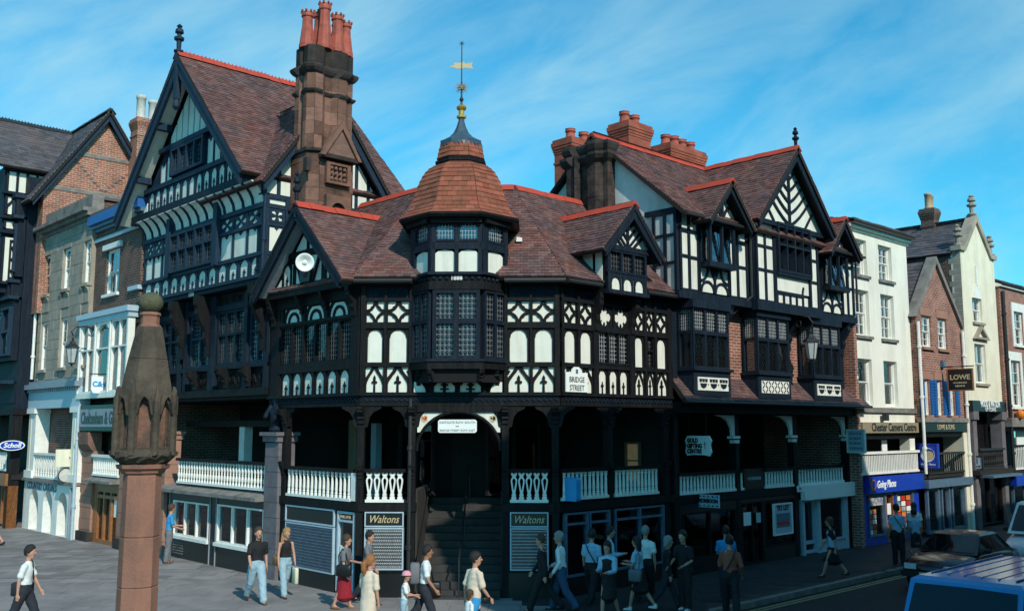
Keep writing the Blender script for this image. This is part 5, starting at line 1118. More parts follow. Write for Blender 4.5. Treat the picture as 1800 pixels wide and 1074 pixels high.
dr = win(R1, FA, 11.62, 12.5, 0.03, 1.8, -0.08, 1, (0.2,), 'paleblue_paint', 'glass_shop', fw=0.1, mw=0.1); w = win(R1, FA, 12.62, 14.35, 0.35, 1.8, 0.0, 1, (), 'paleblue_paint', 'glass_shop', fw=0.06); bx(R1, 'stall_riser', 'paleblue_paint', FA, 12.62, 14.35, 0, 0.35, -0.12, 0.0)
for o_, a, c in ((dr, 11.6, 12.5), (w, 12.62, 14.35)): bx(o_, 'shop_backing', 'dark_interior', FA, a, c, 0, 1.8, -1.6, -1.55)
bx(w, 'display', 'interior_tan', FA, 12.9, 13.4, 0.4, 1.0, -1.0, -0.7); bx(w, 'display', 'paleblue_paint', FA, 13.7, 14.1, 0.4, 1.5, -0.9, -0.7)
# pentice roof and three oriels
pr = roof_plane(R1, [FA.p(4.45, 0.62, 4.93), FA.p(15.35, 0.62, 4.93), FA.p(15.2, -0.05, 5.62), FA.p(4.62, -0.05, 5.62)], 'slate', 0.22, 0.13)
mat('pentice_tile', (0.16, 0.075, 0.065), (0.10, 0.06, 0.058), rough=0.7, scale=1.1, island=0.3, spec=0.35, dirt=(0.06, 0.055, 0.055), dscale=1.5, damt=0.7)
pr.children[0].data.materials[0] = MATS['pentice_tile']
b = MB(); b.tube([tuple((u, -0.68, 4.90)) for u in (4.4, 15.4)], 0.05, 8); put('gutter', b, 'iron', R1, FA.m())
for i, (u0, u1) in enumerate(((5.05, 6.68), (8.38, 10.08), (11.76, 13.45))):
    th = bx(R1, 'oriel', NT, FA, u0 - 0.10, u1 + 0.10, 5.02, 5.80, -0.05, 0.56); bx(th, 'oriel_sill', NT, FA, u0 - 0.16, u1 + 0.16, 5.80, 5.88, -0.05, 0.64)
    bx(th, 'oriel_head', NT, FA, u0 - 0.14, u1 + 0.14, 7.62, 7.86, -0.05, 0.62)
    k = 3
    win(R1, FA, u0 - 0.08, u1 + 0.08, 5.88, 6.92, 0.52, k, (), NT, 'glass', fw=0.06, mw=0.06, depth=0.1); win(R1, FA, u0 - 0.08, u1 + 0.08, 6.92, 7.62, 0.52, 3, (), NT, 'glass', fw=0.05, mw=0.07, depth=0.1, lat=(0.085, 0.1), lm='lead_light')
    FO = Fr(1.8 + u0 - 0.08, -1.8, -90)
    win(R1, FO, 0.03, 0.50, 5.88, 6.92, -0.02, 1, (), NT, 'glass', fw=0.05, depth=0.08); win(R1, FO, 0.03, 0.50, 6.92, 7.62, -0.02, 1, (), NT, 'glass', fw=0.04, depth=0.08, lat=(0.07, 0.09), lm='lead_light')
    bx(th, 'oriel_core', 'dark_void', FA, u0 - 0.0, u1 + 0.0, 5.86, 7.7, -0.04, 0.05)
    for q in range(k): bx(th, 'curtain', 'white_paint' if q != 1 else 'interior_tan', FA, u0 + 0.40 + q*0.53, u0 + 0.47 + q*0.53, 5.9, 6.85, 0.3, 0.33)
    pn = bx(th, 'painted_panel', 'white_plaster', FA, u0 + 0.06, u1 - 0.06, 5.24, 5.62, 0.55, 0.585)
    bb = MB(); wd = u1 - u0 - 0.12
    if i == 1:
        for q in range(9):
            for jj in range(3):
                x, zz = wd*(q+0.5)/9, 0.065 + 0.125*jj; bb.bar((x - 0.05, zz - 0.045), (x + 0.05, zz + 0.045), 0.035, (-0.012, 0)) if (q + jj) % 2 else bb.bar((x - 0.05, zz + 0.045), (x + 0.05, zz - 0.045), 0.035, (-0.012, 0))
    else:
        for q in range(3):
            x = wd*(q+0.5)/3; bb.prism([(x-0.17, 0.20), (x+0.17, 0.20), (x+0.12, 0.10), (x, 0.05), (x-0.12, 0.10)], -0.012, 0)
            for s in (-0.14, 0, 0.14): bb.prism([(x+s-0.06, 0.33), (x+s+0.06, 0.33), (x+s+0.05, 0.24), (x+s-0.05, 0.24)], -0.012, 0)
            bb.ball((x + 0.24, -0.005, 0.17), (0.025, 0.01, 0.025), 6, 4)
    put('painted_pattern', bb, NT, pn, FA.m(u0 + 0.06, 0.586, 5.24), kind='stuff')
for u in (6.95, 7.2): bx(R1, 'wall_strip', 'brick_orange', FA, u, u + 0.12, 5.6, 7.9, -0.04, 0.06) if 0 else None
bx(R1, 'wall_post', NT, FA, 4.64, 4.86, 5.5, 8.0, -0.04, 0.05); bx(R1, 'wall_post', NT, FA, 7.0, 7.3, 5.5, 8.0, -0.04, 0.08); bx(R1, 'wall_post', NT, FA, 10.75, 11.0, 5.5, 8.0, -0.04, 0.08); bx(R1, 'wall_post', NT, FA, 14.2, 14.6, 5.5, 8.0, -0.04, 0.1)
for u in (7.15, 10.88, 14.5): bracket(R1, FA, u, 8.0, 0.05, 1.3, 0.42, NT, 0.2)
# top storey
bx(R1, 'jetty_beam', NT, FA, 4.4, 14.95, 7.86, 8.08, -0.3, n1 + 0.07); bx(R1, 'jetty_beam', NT, FA, 8.1, 12.05, 7.80, 8.12, n1 + 0.071, n1 + 0.3); bx(R1, 'wall', NT, FA, 4.62, 14.88, 8.08, 10.5, -0.2, n1 - 0.05)
vs3 = (8.12, 8.86, 9.62, 10.36)
vsx = (8.12, 9.1, 9.85, 10.36)
grid(R1, FA, n1, (4.56, 4.97, 5.44), vsx, NT, 0.09); grid(R1, FA, n1, (7.0, 7.45, 7.98), vsx, NT, 0.09)
def hoops(u0, u1, v0, v1, n):
    cell(R1, FA, u0, u1, v0, v1, 'rect', n, NT); w_, h_ = u1-u0, v1-v0; bb = MB()
    for (cx, cz, a0, a1) in ((0, h_, 270, 360), (w_, h_, 180, 270), (w_*0.25, 0, 0, 180), (w_*0.75, 0, 0, 180)):
        r0 = w_*0.25; bb.prism(arc(cx, cz, r0*0.98 if cz == 0 else w_*0.3, a0, a1, 9) + arc(cx, cz, (r0 if cz == 0 else w_*0.3) - 0.075, a1, a0, 9), -0.04, 0)
    bb.prism([(w_/2-0.06, 0), (w_/2+0.06, 0), (w_/2+0.035, h_*0.5), (w_/2+0.14, h_*0.8), (w_/2+0.2, h_), (w_/2-0.2, h_), (w_/2-0.14, h_*0.8), (w_/2-0.035, h_*0.5)], -0.055, 0)
    put('fretwork', bb, NT, R1, FA.m(u0, n, v0))
for (u0, u1) in ((5.50, 6.94), (12.55, 13.95)):
    hoops(u0, u1, 8.14, 8.86, n1)
    th = bx(R1, 'oriel', NT, FA, u0 + 0.02, u1 - 0.02, 8.86, 8.98, n1 - 0.1, n1 + 0.36); bx(th, 'oriel_head', NT, FA, u0 + 0.02, u1 - 0.02, 10.16, 10.36, n1 - 0.1, n1 + 0.36); bx(th, 'oriel_core', 'dark_void', FA, u0 + 0.1, u1 - 0.1, 8.9, 10.2, n1 - 0.1, n1 + 0.05)
    for uu in (u0 + 0.06, (u0+u1)/2 - 0.04, u1 - 0.14): bx(th, 'mullion', NT, FA, uu, uu + 0.08, 8.98, 10.16, n1 + 0.26, n1 + 0.35)
    win(R1, FA, u0 + 0.13, u1 - 0.13, 8.98, 10.16, n1 + 0.30, 2, (), NT, 'glass_blue', fw=0.04, depth=0.06, mw=0.06)
    win(R1, Fr(1.8 + u0 + 0.05, -1.8 - n1, -90), 0.02, 0.30, 8.98, 10.16, 0.0, 1, (), NT, 'glass', fw=0.03, depth=0.06)
for u in (5.44, 6.99, 12.5, 14.0): post(R1, FA, u - 0.06, u + 0.06, 8.1, 10.4, n1, NT, 0.05)
nC = n1 + 0.2
bx(R1, 'wall', NT, FA, 8.14, 12.02, 8.12, 10.75, n1, nC - 0.05)
grid(R1, FA, nC, (8.24, 8.72, 9.22), vsx, NT, 0.09); grid(R1, FA, nC, (11.45, 11.95), (8.12, 9.0, 9.75, 10.36), NT, 0.09)
cell(R1, FA, 8.2, 9.3, 10.42, 10.72, 'rect', nC, NT); cell(R1, FA, 11.45, 12.0, 10.42, 10.72, 'rect', nC, NT)
win(R1, FA, 9.32, 11.38, 9.12, 10.74, nC + 0.12, 4, (0.55,), NT, 'glass_blue', fw=0.08, mw=0.07, depth=0.2)
cell(R1, FA, 9.32, 11.38, 8.52, 9.04, 'rect', nC, NT); rail(R1, FA, 9.3, 11.4, 9.03, 9.13, nC, NT, 0.14); rail(R1, FA, 9.3, 10.95, 8.42, 8.52, nC, NT, 0.05); row_cells(R1, FA, 9.32, 11.38, 8.12, 8.42, 5, 'rect', nC, 0.09, NT, 0.04)
bb = MB(); bb.prism(arc(10.95 + 0.5, 8.5, 0.55, 150, 180, 6) + arc(11.45, 8.5, 0.48, 180, 150, 6), -nC - 0.04, -nC); put('fretwork', bb, NT, R1, FA.m())
for u in (9.27, 11.42): post(R1, FA, u - 0.06, u + 0.06, 8.1, 10.7, nC, NT, 0.06)
grid(R1, FA, n1, (12.1, 12.5), vsx, NT, 0.09); grid(R1, FA, n1, (14.0, 14.4, 14.8), vsx, NT, 0.09)
# gables
def r1_gable(fl, frt, ap, n, kind):
    b = MB(); b.prism([(fl[0] + 0.15, fl[1] + 0.02), (frt[0] - 0.15, frt[1] + 0.02), (ap[0], ap[1] - 0.18)], -n + 0.02, -n + 0.2); put('gable_wall', b, 'white_plaster', R1, FA.m())
    b = MB(); sl = (ap[1] - fl[1]) / (ap[0] - fl[0])
    hgt = ap[1] - fl[1]
    b.box(ap[0] - 0.055, ap[0] + 0.055, -n - 0.04, -n + 0.015, fl[1], ap[1] - 0.2)
    ks = range(6) if kind else range(1)
    for k in ks:
        v = fl[1] + (0.05 if kind else 0.0) + k*hgt/6.5; v2 = hgt - (v - fl[1])
        for s in (-1, 1):
            wmax = (hgt - (v - fl[1]) - 0.35)/sl if kind else 0.5
            pts = [(ap[0] + s*wmax*0.62*t**1.15, v + 0.72*wmax*0.62*(0.35*t + 0.65*t*t) if kind else v + 0.75*math.sin(math.pi*0.5*(1-t)) - 0.0) for t in (0, 0.2, 0.4, 0.6, 0.8, 1.0)]
            if kind:
                for q in range(5): b.bar(pts[q], pts[q+1], 0.085, (-n - 0.035 + 0.0006*q + 0.0001*k, -n + 0.01))
    if kind:
        for s in (-1, 1): b.bar((ap[0] + s*0.95, fl[1] + 0.05), (ap[0] + s*1.45, fl[1] + 0.62), 0.08, (-n - 0.03, -n + 0.01))
    else:
        for s in (-1, 1): b.prism(arc(ap[0] + s*0.62, fl[1] - 0.05, 0.62, 90 + s*20, 90 + s*90, 6) + arc(ap[0] + s*0.62, fl[1] - 0.05, 0.54, 90 + s*90, 90 + s*20, 6), -n - 0.035, -n + 0.01)
    put('fretwork', b, NT, R1, FA.m())
    rail(R1, FA, fl[0] + 0.1, frt[0] - 0.1, fl[1] - 0.12, fl[1] + 0.03, n, NT, 0.1)
    for ft in (fl, frt):
        s = 1 if ap[0] > ft[0] else -1
        bargeboard(R1, FA, NT, (ft[0] - s*0.12, ft[1] - 0.1), ap, n + 0.28, 0.30 if kind else 0.22, 0.08)
    gable_roof(R1, FA, fl[0] - 0.2, frt[0] + 0.2, fl[1] - 0.16, ap[0], ap[1] + 0.06, n + 0.42, -2.6 if kind else -0.8)
    b = MB()
    for ft in (fl, frt): b.prism([(ft[0], ft[1] - 0.06), (ap[0], ap[1] - 0.1), (ap[0], ap[1] - 0.16), (ft[0], ft[1] - 0.12)], -n - 0.27, -n)
    put('soffit', b, T, R1, FA.m())
r1_gable((7.95, 10.70), (12.55, 10.70), (10.25, 13.22), nC + 0.03, 1)
r1_gable((5.35, 10.30), (7.35, 10.30), (6.35, 11.42), n1 + 0.25, 0)
r1_gable((12.35, 10.22), (14.2, 10.22), (13.25, 11.30), n1 + 0.25, 0)
finial(R1, NT, FA.m(10.25, nC + 0.36, 13.25), 0.75, 0.075)
m1 = roof_plane(R1, [(6.1, -2.62, 10.30), (16.75, -2.62, 10.30), (16.75, 0.9, 13.28), (6.1, 0.9, 13.28)], 'roof_tile', 0.2, 0.13)
roof_plane(R1, [(16.75, 4.4, 10.3), (6.1, 4.4, 10.3), (6.1, 0.9, 13.28), (16.75, 0.9, 13.28)], 'roof_tile', 0.3, 0.25)
ridge(m1, (6.1, 0.9, 13.34), (16.7, 0.9, 13.34))
b = MB(); b.tube([(4.3, -0.90, 10.22), (7.9, -0.90, 10.22)], 0.05, 8); put('gutter', b, 'iron', R1, FA.m()); b = MB(); b.tube([(12.6, -0.90, 10.22), (14.95, -0.90, 10.22)], 0.05, 8); put('gutter', b, 'iron', R1, FA.m())
drainpipe(R1, [tuple(FA.p(8.05, n1 + 0.12, 10.2)), tuple(FA.p(8.05, n1 + 0.12, 8.2)), tuple(FA.p(7.2, 0.1, 7.4)), tuple(FA.p(7.2, 0.1, 5.3))], 0.05); drainpipe(R1, [tuple(FA.p(14.93, n1 + 0.1, 10.1)), tuple(FA.p(14.93, n1 + 0.1, 8.3))], 0.04)
# rendered side wall with a timbered strip, black sandstone stack
FR = Fr(6.3, 0, -90)   # u = -y
wall(R1, FR, [(-4.2, 6.5), (1.72, 6.5), (1.72, 8.1), (2.22, 8.1), (2.22, 10.42), (-0.9, 13.1), (-4.2, 10.3)], [], -0.3, 0.0, 'grey_render')
grid(R1, FR, 0.06, (1.42, 1.84, 2.2), (8.0, 8.9, 9.7, 10.35), NT, 0.1, 'grey_render'); bx(R1, 'rail', NT, FR, 1.1, 2.25, 10.36, 10.5, -0.05, 0.1)
wall(R1, Fr(16.62, 0, -90), [(-4.2, 0), (2.22, 0), (2.22, 10.42), (-0.9, 13.1), (-4.2, 10.3)], [], -0.2, 0.0, 'brick_red')
CK = Fr(6.02, 0.98, -90)
plan_k = [(-0.88, 0.3), (-0.88, -0.02), (-0.66, -0.24), (-0.36, -0.24), (-0.2, -0.1), (0.06, -0.1), (0.22, -0.24), (0.52, -0.24), (0.7, -0.06), (0.88, -0.06), (0.88, 0.3)]
b = MB(); b.prism([(x*0.93, y*0.9) for x, y in plan_k], 9.4, 12.85, axis='z'); sk = put('chimney_stack', b, 'sandstone_black', R1, CK.m())
mat('stone_black_single', (0.022, 0.02, 0.02), (0.085, 0.06, 0.052), rough=0.92, scale=2.4, bump=0.7, bscale=16, spec=0.15)
z = 9.4
while z < 12.4:
    for i in range(len(plan_k) - 1): pass
    plan_c2 = [(x, y) for x, y in plan_k]
    stone_course(z, z + 0.36, plan_c2, sk, 'stone_black_single', CK, dep=0.12); z += 0.36
for z0, o1 in ((12.28, 0.16), (12.62, 0.1)):
    b = MB(); b.rings([[(x + (o if x > 0 else -o), y + (o if y > 0.1 else -o), z0 + dz) for x, y in plan_k] for o, dz in ((0.0, 0), (o1*0.6, 0.1), (o1, 0.22), (o1, 0.3), (0.0, 0.36))]); put('cornice', b, 'sandstone_black', sk, CK.m())
def brick_stack(th, x, y, w, d, z0, z1, pots, ang=0, m_='brick_chimney', pm='terracotta', ph=0.45, pk=0, pr_=0.17):
    F_ = Fr(x, y, ang); b = MB(); b.box(-w/2, w/2, -d/2, d/2, z0, z1 - 0.5)
    for k, (o, a, c) in enumerate(((0.02, z1 - 0.5, z1 - 0.42), (0.04, z1 - 0.42, z1 - 0.33), (0.065, z1 - 0.33, z1 - 0.24), (0.085, z1 - 0.24, z1 - 0.1), (0.05, z1 - 0.1, z1))): b.box(-w/2 - o, w/2 + o, -d/2 - o, d/2 + o, a, c)
    b.box(-w/2 - 0.03, w/2 + 0.03, -d/2 - 0.03, d/2 + 0.03, z1 - 0.85, z1 - 0.78)
    o = put('chimney_stack', b, m_, th, F_.m())
    for k in range(pots): chimney_pot(o, F_.m(-w/2 + w*(k+0.5)/pots, RND.uniform(-0.05, 0.05), z1 - 0.01), ph*RND.uniform(0.92, 1.08), pr_, pm, pk)
    return o
brick_stack(R1, 7.75, 3.0, 1.4, 0.8, 10.5, 13.85, 2, ph=0.42); brick_stack(R1, 8.55, 1.3, 1.15, 0.8, 12.2, 14.22, 2, ph=0.42); brick_stack(R1, 11.35, 1.4, 2.0, 0.8, 12.2, 13.98, 4, ph=0.42)

# ---------------------------------------------------------------- left street: narrow brick house with a white oriel
F4 = Fr(-2.2, 15.0, -90)      # u negative = farther along the street
L4 = thing('narrow_brick_house', 'narrow dark brick house with blue cornice and white oriel beside the great gable', 'building', tuple(F4.p(-2.2, 0, 0)))
wall(L4, F4, rect(-4.45, -0.02, 8.0, 11.7), [rect(-3.25, -1.95, 9.15, 10.85)], -0.4, 0.0, 'brick_dark')
sash(L4, F4, -3.25, -1.95, 9.15, 10.85, 0.0, 2, 2, 0.08, 'white_paint', 'white_paint', 'glass_blue'); bx(L4, 'window_architrave', 'white_paint', F4, -3.45, -1.75, 10.86, 11.06, -0.05, 0.10); bx(L4, 'string_course', 'paleblue_paint', F4, -4.5, 0.0, 11.3, 11.42, -0.1, 0.08)
for k, (o, a, c) in enumerate(((0.10, 11.7, 11.82), (0.22, 11.82, 11.95), (0.34, 11.95, 12.30))): bx(L4, 'cornice', 'shutter_blue' if k == 2 else 'bluegrey_paint', F4, -4.55, 0.3, a, c, -0.4, o)
bx(L4, 'sill', 'paleblue_paint', F4, -0.8, 0.1, 9.05, 9.2, -0.05, 0.12); bx(L4, 'roof', 'slate', F4, -4.5, 0.2, 12.3, 12.42, -5, 0.3)
bx(L4, 'oriel_floor', 'white_paint', F4, -4.7, 0.05, 5.25, 5.45, -0.1, 0.34); bx(L4, 'oriel_cornice', 'paleblue_paint', F4, -4.8, 0.15, 8.25, 8.45, -0.1, 0.46); bx(L4, 'oriel_cornice', 'paleblue_paint', F4, -4.72, 0.08, 8.05, 8.25, -0.1, 0.38)
for u0, u1, arch_ in ((-4.55, -3.15, 0), (-2.98, -1.72, 1), (-1.55, -0.1, 0)): win(L4, F4, u0, u1, 5.45, 8.05, 0.28, 1 if arch_ else 2, (0.62,), 'white_paint', 'glass', fw=0.06, mw=0.06, depth=0.14, head='arch' if arch_ else None)
for u in (-4.7, -3.15, -1.72, -0.1): bx(L4, 'oriel_pilaster', 'white_paint', F4, u, u + 0.11, 5.45, 8.05, 0.1, 0.35)
bx(L4, 'oriel_core', 'dark_interior', F4, -4.6, 0.0, 5.4, 8.2, -0.1, 0.1)
fb = bx(L4, 'fascia_board', 'sign_black', F4, -4.5, -0.05, 4.05, 5.0, -0.1, 0.28); bx(fb, 'sign_panel', 'grey_paint', F4, -4.35, -0.15, 4.2, 4.85, 0.281, 0.30)
text(fb, 'Cheltenham & Gloucester', 0.62, 'sign_black', F4.m(-4.15, 0.305, 4.5), xs=0.72, align='LEFT', bold=0.012)
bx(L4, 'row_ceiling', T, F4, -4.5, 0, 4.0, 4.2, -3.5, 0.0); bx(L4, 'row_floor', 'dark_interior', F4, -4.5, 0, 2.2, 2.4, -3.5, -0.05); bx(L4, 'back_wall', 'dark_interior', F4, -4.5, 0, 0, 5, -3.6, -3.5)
for u0, u1 in ((-4.45, -3.3), (-0.75, -0.05)):
    p_ = bx(L4, 'pier', 'sandstone_clean', F4, u0, u1, 0.0, 3.3, -0.3, 0.06)
    for k in range(8): bx(p_, 'stone_block', 'sandstone_clean', F4, u0 - 0.012, u1 + 0.012, 0.41*k + 0.006, 0.41*k + 0.404, -0.25, 0.08 + 0.012*(k % 2))
    b = MB(); b.prism([(-0.12, 3.3), (-0.30, 3.55), (-0.34, 4.0), (0.2, 4.0), (0.2, 3.3)], u0, u1, axis='x'); put('pier_cap', b, 'sandstone', L4, F4.m())
    bx(p_, 'pier_base', 'sandstone_black', F4, u0 - 0.06, u1 + 0.06, 0.0, 0.35, -0.3, 0.2)
b = MB(); b.prism([(-0.45, 2.2), (-0.45, 2.28), (0.1, 2.42), (0.1, 2.2)], -3.35, -0.7, axis='x'); put('ledge', b, 'grey_stone', L4, F4.m())
balustrade(L4, F4, -3.2, -0.8, 2.42, 3.1, 0.1, 14, 'slim', top='white_paint')
b = MB(); b.prism([rect(-3.3, -0.75, 0, 2.2), rect(-3.0, -1.0, 0.05, 1.95)], 0.0, 0.2); put('door_surround', b, 'wood_varnish', L4, F4.m())
dr = win(L4, F4, -3.0, -1.0, 0.05, 1.95, -0.05, 3, (0.86,), 'wood_varnish', 'glass_shop', fw=0.1, mw=0.12, depth=0.12); bx(dr, 'shop_backing', 'dark_interior', F4, -3, -1, 0, 2, -1.8, -1.75); bx(dr, 'notice', 'sign_white', F4, -1.55, -1.2, 1.0, 1.7, -0.11, -0.09)
for z_ in (0.5,): bx(dr, 'door_blind', 'cream_render', F4, -2.85, -2.45, 0.15, 1.6, -0.16, -0.14)

# ---------------------------------------------------------------- left street: pale stone house with three bays
F3 = Fr(-2.4, 19.4, -90)
L3 = thing('stone_house', 'pale ashlar stone house with three bays of sash windows over a white shopfront', 'building', tuple(F3.p(-2.8, 0, 0)))
wins3 = [(-5.45, -4.55, 9.75, 11.45), (-3.05, -2.15, 9.75, 11.45), (-0.72, 0.0 - 0.02, 9.75, 11.45), (-5.3, -4.4, 6.55, 8.6), (-2.95, -2.05, 6.55, 8.6), (-0.72, -0.02, 6.55, 8.6)]
wall(L3, F3, rect(-5.7, 0.02, 6.1, 12.3), [rect(*w) for w in wins3[:2] + wins3[3:5]] + [rect(-0.72, -0.02, 9.75, 11.45), rect(-0.72, -0.02, 6.55, 8.6)], -0.4, -0.03, 'ashlar')
for w in wins3:
    o = sash(L3, F3, w[0], w[1], w[2], w[3], 0.0, 2, 4, 0.1, 'white_paint', 'ashlar', 'glass')
    if w[2] > 9:
        for uu in (w[0] + 0.05, w[1] - 0.05): bracket(L3, F3, uu, w[2] - 0.11, -0.02, 0.3, 0.12, 'ashlar', 0.14)
# ashlar blocks, one stone each, laid round the openings
z = 6.12; ci = 0
while z < 12.25:
    h_ = 0.41; u = -5.7 - (0.35 if ci % 2 else 0)
    while u < 0:
        u0, u1 = max(u, -5.7), min(u + 0.78, 0.02); segs = [(u0, u1)]
        for w in wins3:
            if z + h_ > w[2] - 0.1 and z < w[3]:
                ns = []
                for a, c in segs:
                    if c <= w[0] or a >= w[1]: ns.append((a, c))
                    else:
                        if a < w[0]: ns.append((a, w[0]))
                        if c > w[1]: ns.append((w[1], c))
                segs = ns
        for a, c in segs:
            if c - a > 0.05: bx(L3, 'stone_block', 'ashlar', F3, round(a + 0.006, 3), round(c - 0.006, 3), z + 0.006, z + h_ - 0.006, -0.029, RND.choice((0.0, 0.006, 0.01)))
        u += 0.78
    z += h_; ci += 1
for o, a, c in ((0.06, 12.25, 12.4), (0.22, 12.4, 12.55), (0.40, 12.55, 12.7), (0.05, 12.7, 13.25)): bx(L3, 'cornice', 'grey_stone', F3, -5.8, 0.1 if o > 0.06 else 0.05, a, c, -0.4, o)
bx(L3, 'roof', 'slate', F3, -5.6, 0.0, 13.1, 13.2, -6, -0.3); bx(L3, 'party_wall', 'brick_dark', F3, -0.2, 0.05, 9, 13.0, -6, -0.4)
drainpipe(L3, [tuple(F3.p(-5.75, 0.1, 12.0)), tuple(F3.p(-5.75, 0.1, 6.2))], 0.06, 'white_paint')
for o, a, c, m_ in ((0.12, 5.95, 6.08, 'grey_paint'), (0.30, 5.75, 5.95, 'grey_paint'), (0.10, 4.95, 5.75, 'paleblue_paint')): bx(L3, 'entablature', m_, F3, -6.0, 0.0, a, c, -0.3, o)
for k in range(24): bx(L3, 'dentil', 'grey_paint', F3, -5.9 + k*0.245, -5.78 + k*0.245, 5.62, 5.75, 0.1, 0.2)
for u0, u1 in ((-5.85, -5.0), (-0.75, -0.02)):
    p_ = bx(L3, 'pilaster', 'white_paint', F3, u0, u1, 2.1, 4.95, -0.5, 0.06); bx(p_, 'capital', 'white_paint', F3, u0 - 0.08, u1 + 0.06, 4.75, 4.95, -0.5, 0.16); bx(p_, 'sunk_panel', 'cream_render', F3, u0 + 0.15, u0 + 0.35, 2.4, 4.6, 0.061, 0.075); bx(p_, 'pilaster_base', 'white_paint', F3, u0 - 0.05, u1 + 0.04, 2.1, 2.4, -0.4, 0.14)
bx(L3, 'inner_wall', 'white_paint', F3, -5.0, -4.85, 2.1, 4.95, -2.5, -0.5); bx(L3, 'row_ceiling', T, F3, -5.9, 0, 4.95, 5.1, -3.5, -0.3); bx(L3, 'row_floor', 'dark_interior', F3, -5.9, 0, 1.75, 1.95, -3.5, -0.1); bx(L3, 'back_wall', 'dark_interior', F3, -5.9, 0, 0, 5, -3.6, -3.5)
balustrade(L3, F3, -4.95, -0.8, 2.12, 3.05, 0.0, 14, 'splat', top='white_paint'); bx(L3, 'ledge', 'grey_stone', F3, -6.0, 0.0, 1.98, 2.1, -0.2, 0.2)
hl = [[(a, 0.02), (a + 1.05, 0.02), (a + 1.05, 1.15)] + arc(a + 0.525, 1.15, 0.525, 8, 172, 8) + [(a, 1.15)] for a in (-5.2, -3.55, -1.9)]
wall(L3, F3, rect(-6.0, 0.0, 0.0, 1.95), hl, -0.35, 0.05, 'white_paint', 'shop_arcade')
bx(L3, 'shop_glass', 'glass_shop', F3, -5.8, -0.1, 0.0, 1.9, -0.5, -0.46); bx(L3, 'shop_backing', 'dark_interior', F3, -5.8, -0.1, 0.0, 1.9, -1.8, -1.7)
bx(L3, 'door', 'paleblue_paint', F3, -3.45, -2.6, 0.05, 1.6, -0.44, -0.38)
text(L3, 'COUNTRY CASUALS', 0.40, 'bluegrey_paint', F3.m(-5.6, 0.06, 1.78), xs=0.95, align='LEFT', bold=0.012)
drainpipe(L3, [tuple(F3.p(0.03, 0.12, 5.0)), tuple(F3.p(0.03, 0.12, 0.0))], 0.06, 'paleblue_paint'); drainpipe(L3, [tuple(F3.p(-0.35, 0.12, 1.9)), tuple(F3.p(-0.35, 0.12, 0.0))], 0.05, 'grey_paint')

# ---------------------------------------------------------------- left street: dark timbered house and brick gable beyond
F1 = Fr(-3.0, 25.3, -90)
L1 = thing('far_timbered_house', 'dark timbered house with jettied bays and slate roof at the far left', 'building', tuple(F1.p(-3, 0, 0)))
bx(L1, 'wall', NT, F1, -14, -0.1, 4.9, 15.0, -3, 0.0)
for k, (v0, v1, nn) in enumerate(((5.2, 6.0, 0.05), (7.0, 9.6, 0.25), (9.7, 10.3, 0.45), (10.6, 13.1, 0.3), (13.2, 14.0, 0.45))):
    bx(L1, 'bay', NT, F1, -14, -0.15 - 0.1*(k % 2), v0, v1, -0.2, nn); rail(L1, F1, -9, -0.05, v1, v1 + 0.14, 0.2, BT, 0.35, 'jetty_beam')
for v0, v1 in ((7.2, 9.3), (10.8, 12.9)): win(L1, F1, -6.6, -0.3, v0, v1, 0.38, 6, (0.5,), BT, 'glass', fw=0.1, mw=0.12, depth=0.2)
row_cells(L1, F1, -8.5, -0.3, 9.75, 10.2, 8, 'foil', 0.48, 0.12, NT); row_cells(L1, F1, -8.5, -0.3, 13.3, 13.9, 8, 'drop', 0.48, 0.12, BT)
F1S = Fr(-3.85, 25.9, 0)     # south return of the projecting wing, in the sun
bx(L1, 'wing_wall', NT, F1S, 0.0, 1.8, 9.9, 15.4, -3, -0.03)
for v0, v1, kd, k in ((10.4, 12.3, 'rect', 3), (12.7, 13.0, 'rect', 4), (13.3, 14.1, 'ogee', 2), (14.3, 15.2, 'rect', 4)): row_cells(L1, F1S, 0.05, 1.75, v0, v1, k, kd, 0.0, 0.1, NT)
win(L1, F1S, 0.35, 1.25, 10.5, 12.2, 0.06, 2, (0.5,), NT, 'glass_blue')
for v in (10.25, 12.45, 13.1, 14.18, 15.25): rail(L1, F1S, -0.1, 1.85, v, v + 0.12, 0.0, NT, 0.2)
r_l1 = roof_plane(L1, [(-4.3, 25.5, 15.35), (2.0, 25.5, 15.35), (2.0, 28.6, 18.2), (-4.3, 28.6, 18.2)], 'slate', 0.3, 0.2); ridge(r_l1, (-4.3, 28.6, 18.25), (2.0, 28.6, 18.25), 'iron', crest=True)
drainpipe(L1, [tuple(F1S.p(1.85, 0.2, 15.2)), tuple(F1S.p(1.85, 0.2, 9.8))], 0.06)
bx(L1, 'row_ceiling', T, F1, -14, 0, 4.7, 4.95, -3, 0.1); bx(L1, 'back_wall', 'dark_interior', F1, -14, 0, 0, 5, -3.2, -3); bx(L1, 'row_floor', 'dark_interior', F1, -14, 0, 2.0, 2.2, -3, 0.0)
for u in (-0.25, -3.4): bx(L1, 'post', T, F1, u - 0.2, u + 0.2, 0, 4.8, -0.3, 0.1)
bx(L1, 'white_post', 'white_paint', F1, -3.15, -2.85, 2.2, 4.75, -0.2, 0.12)
balustrade(L1, F1, -2.8, -0.5, 2.35, 3.15, 0.05, 8, 'splat')
fb = bx(L1, 'fascia_board', 'wood_varnish', F1, -14, -0.1, 1.75, 2.25, -0.1, 0.2); bx(L1, 'shop_wall', 'wood_varnish', F1, -0.5, -0.05, 0, 1.75, -0.3, 0.1)
win(L1, F1, -3.2, -0.5, 0.1, 1.75, -0.1, 3, (), 'wood_varnish', 'glass_shop')
BG = thing('brick_gable_house', 'red brick gable with pale bands and slate roof rising behind the stone house', 'building', (0, 24.8, 0))
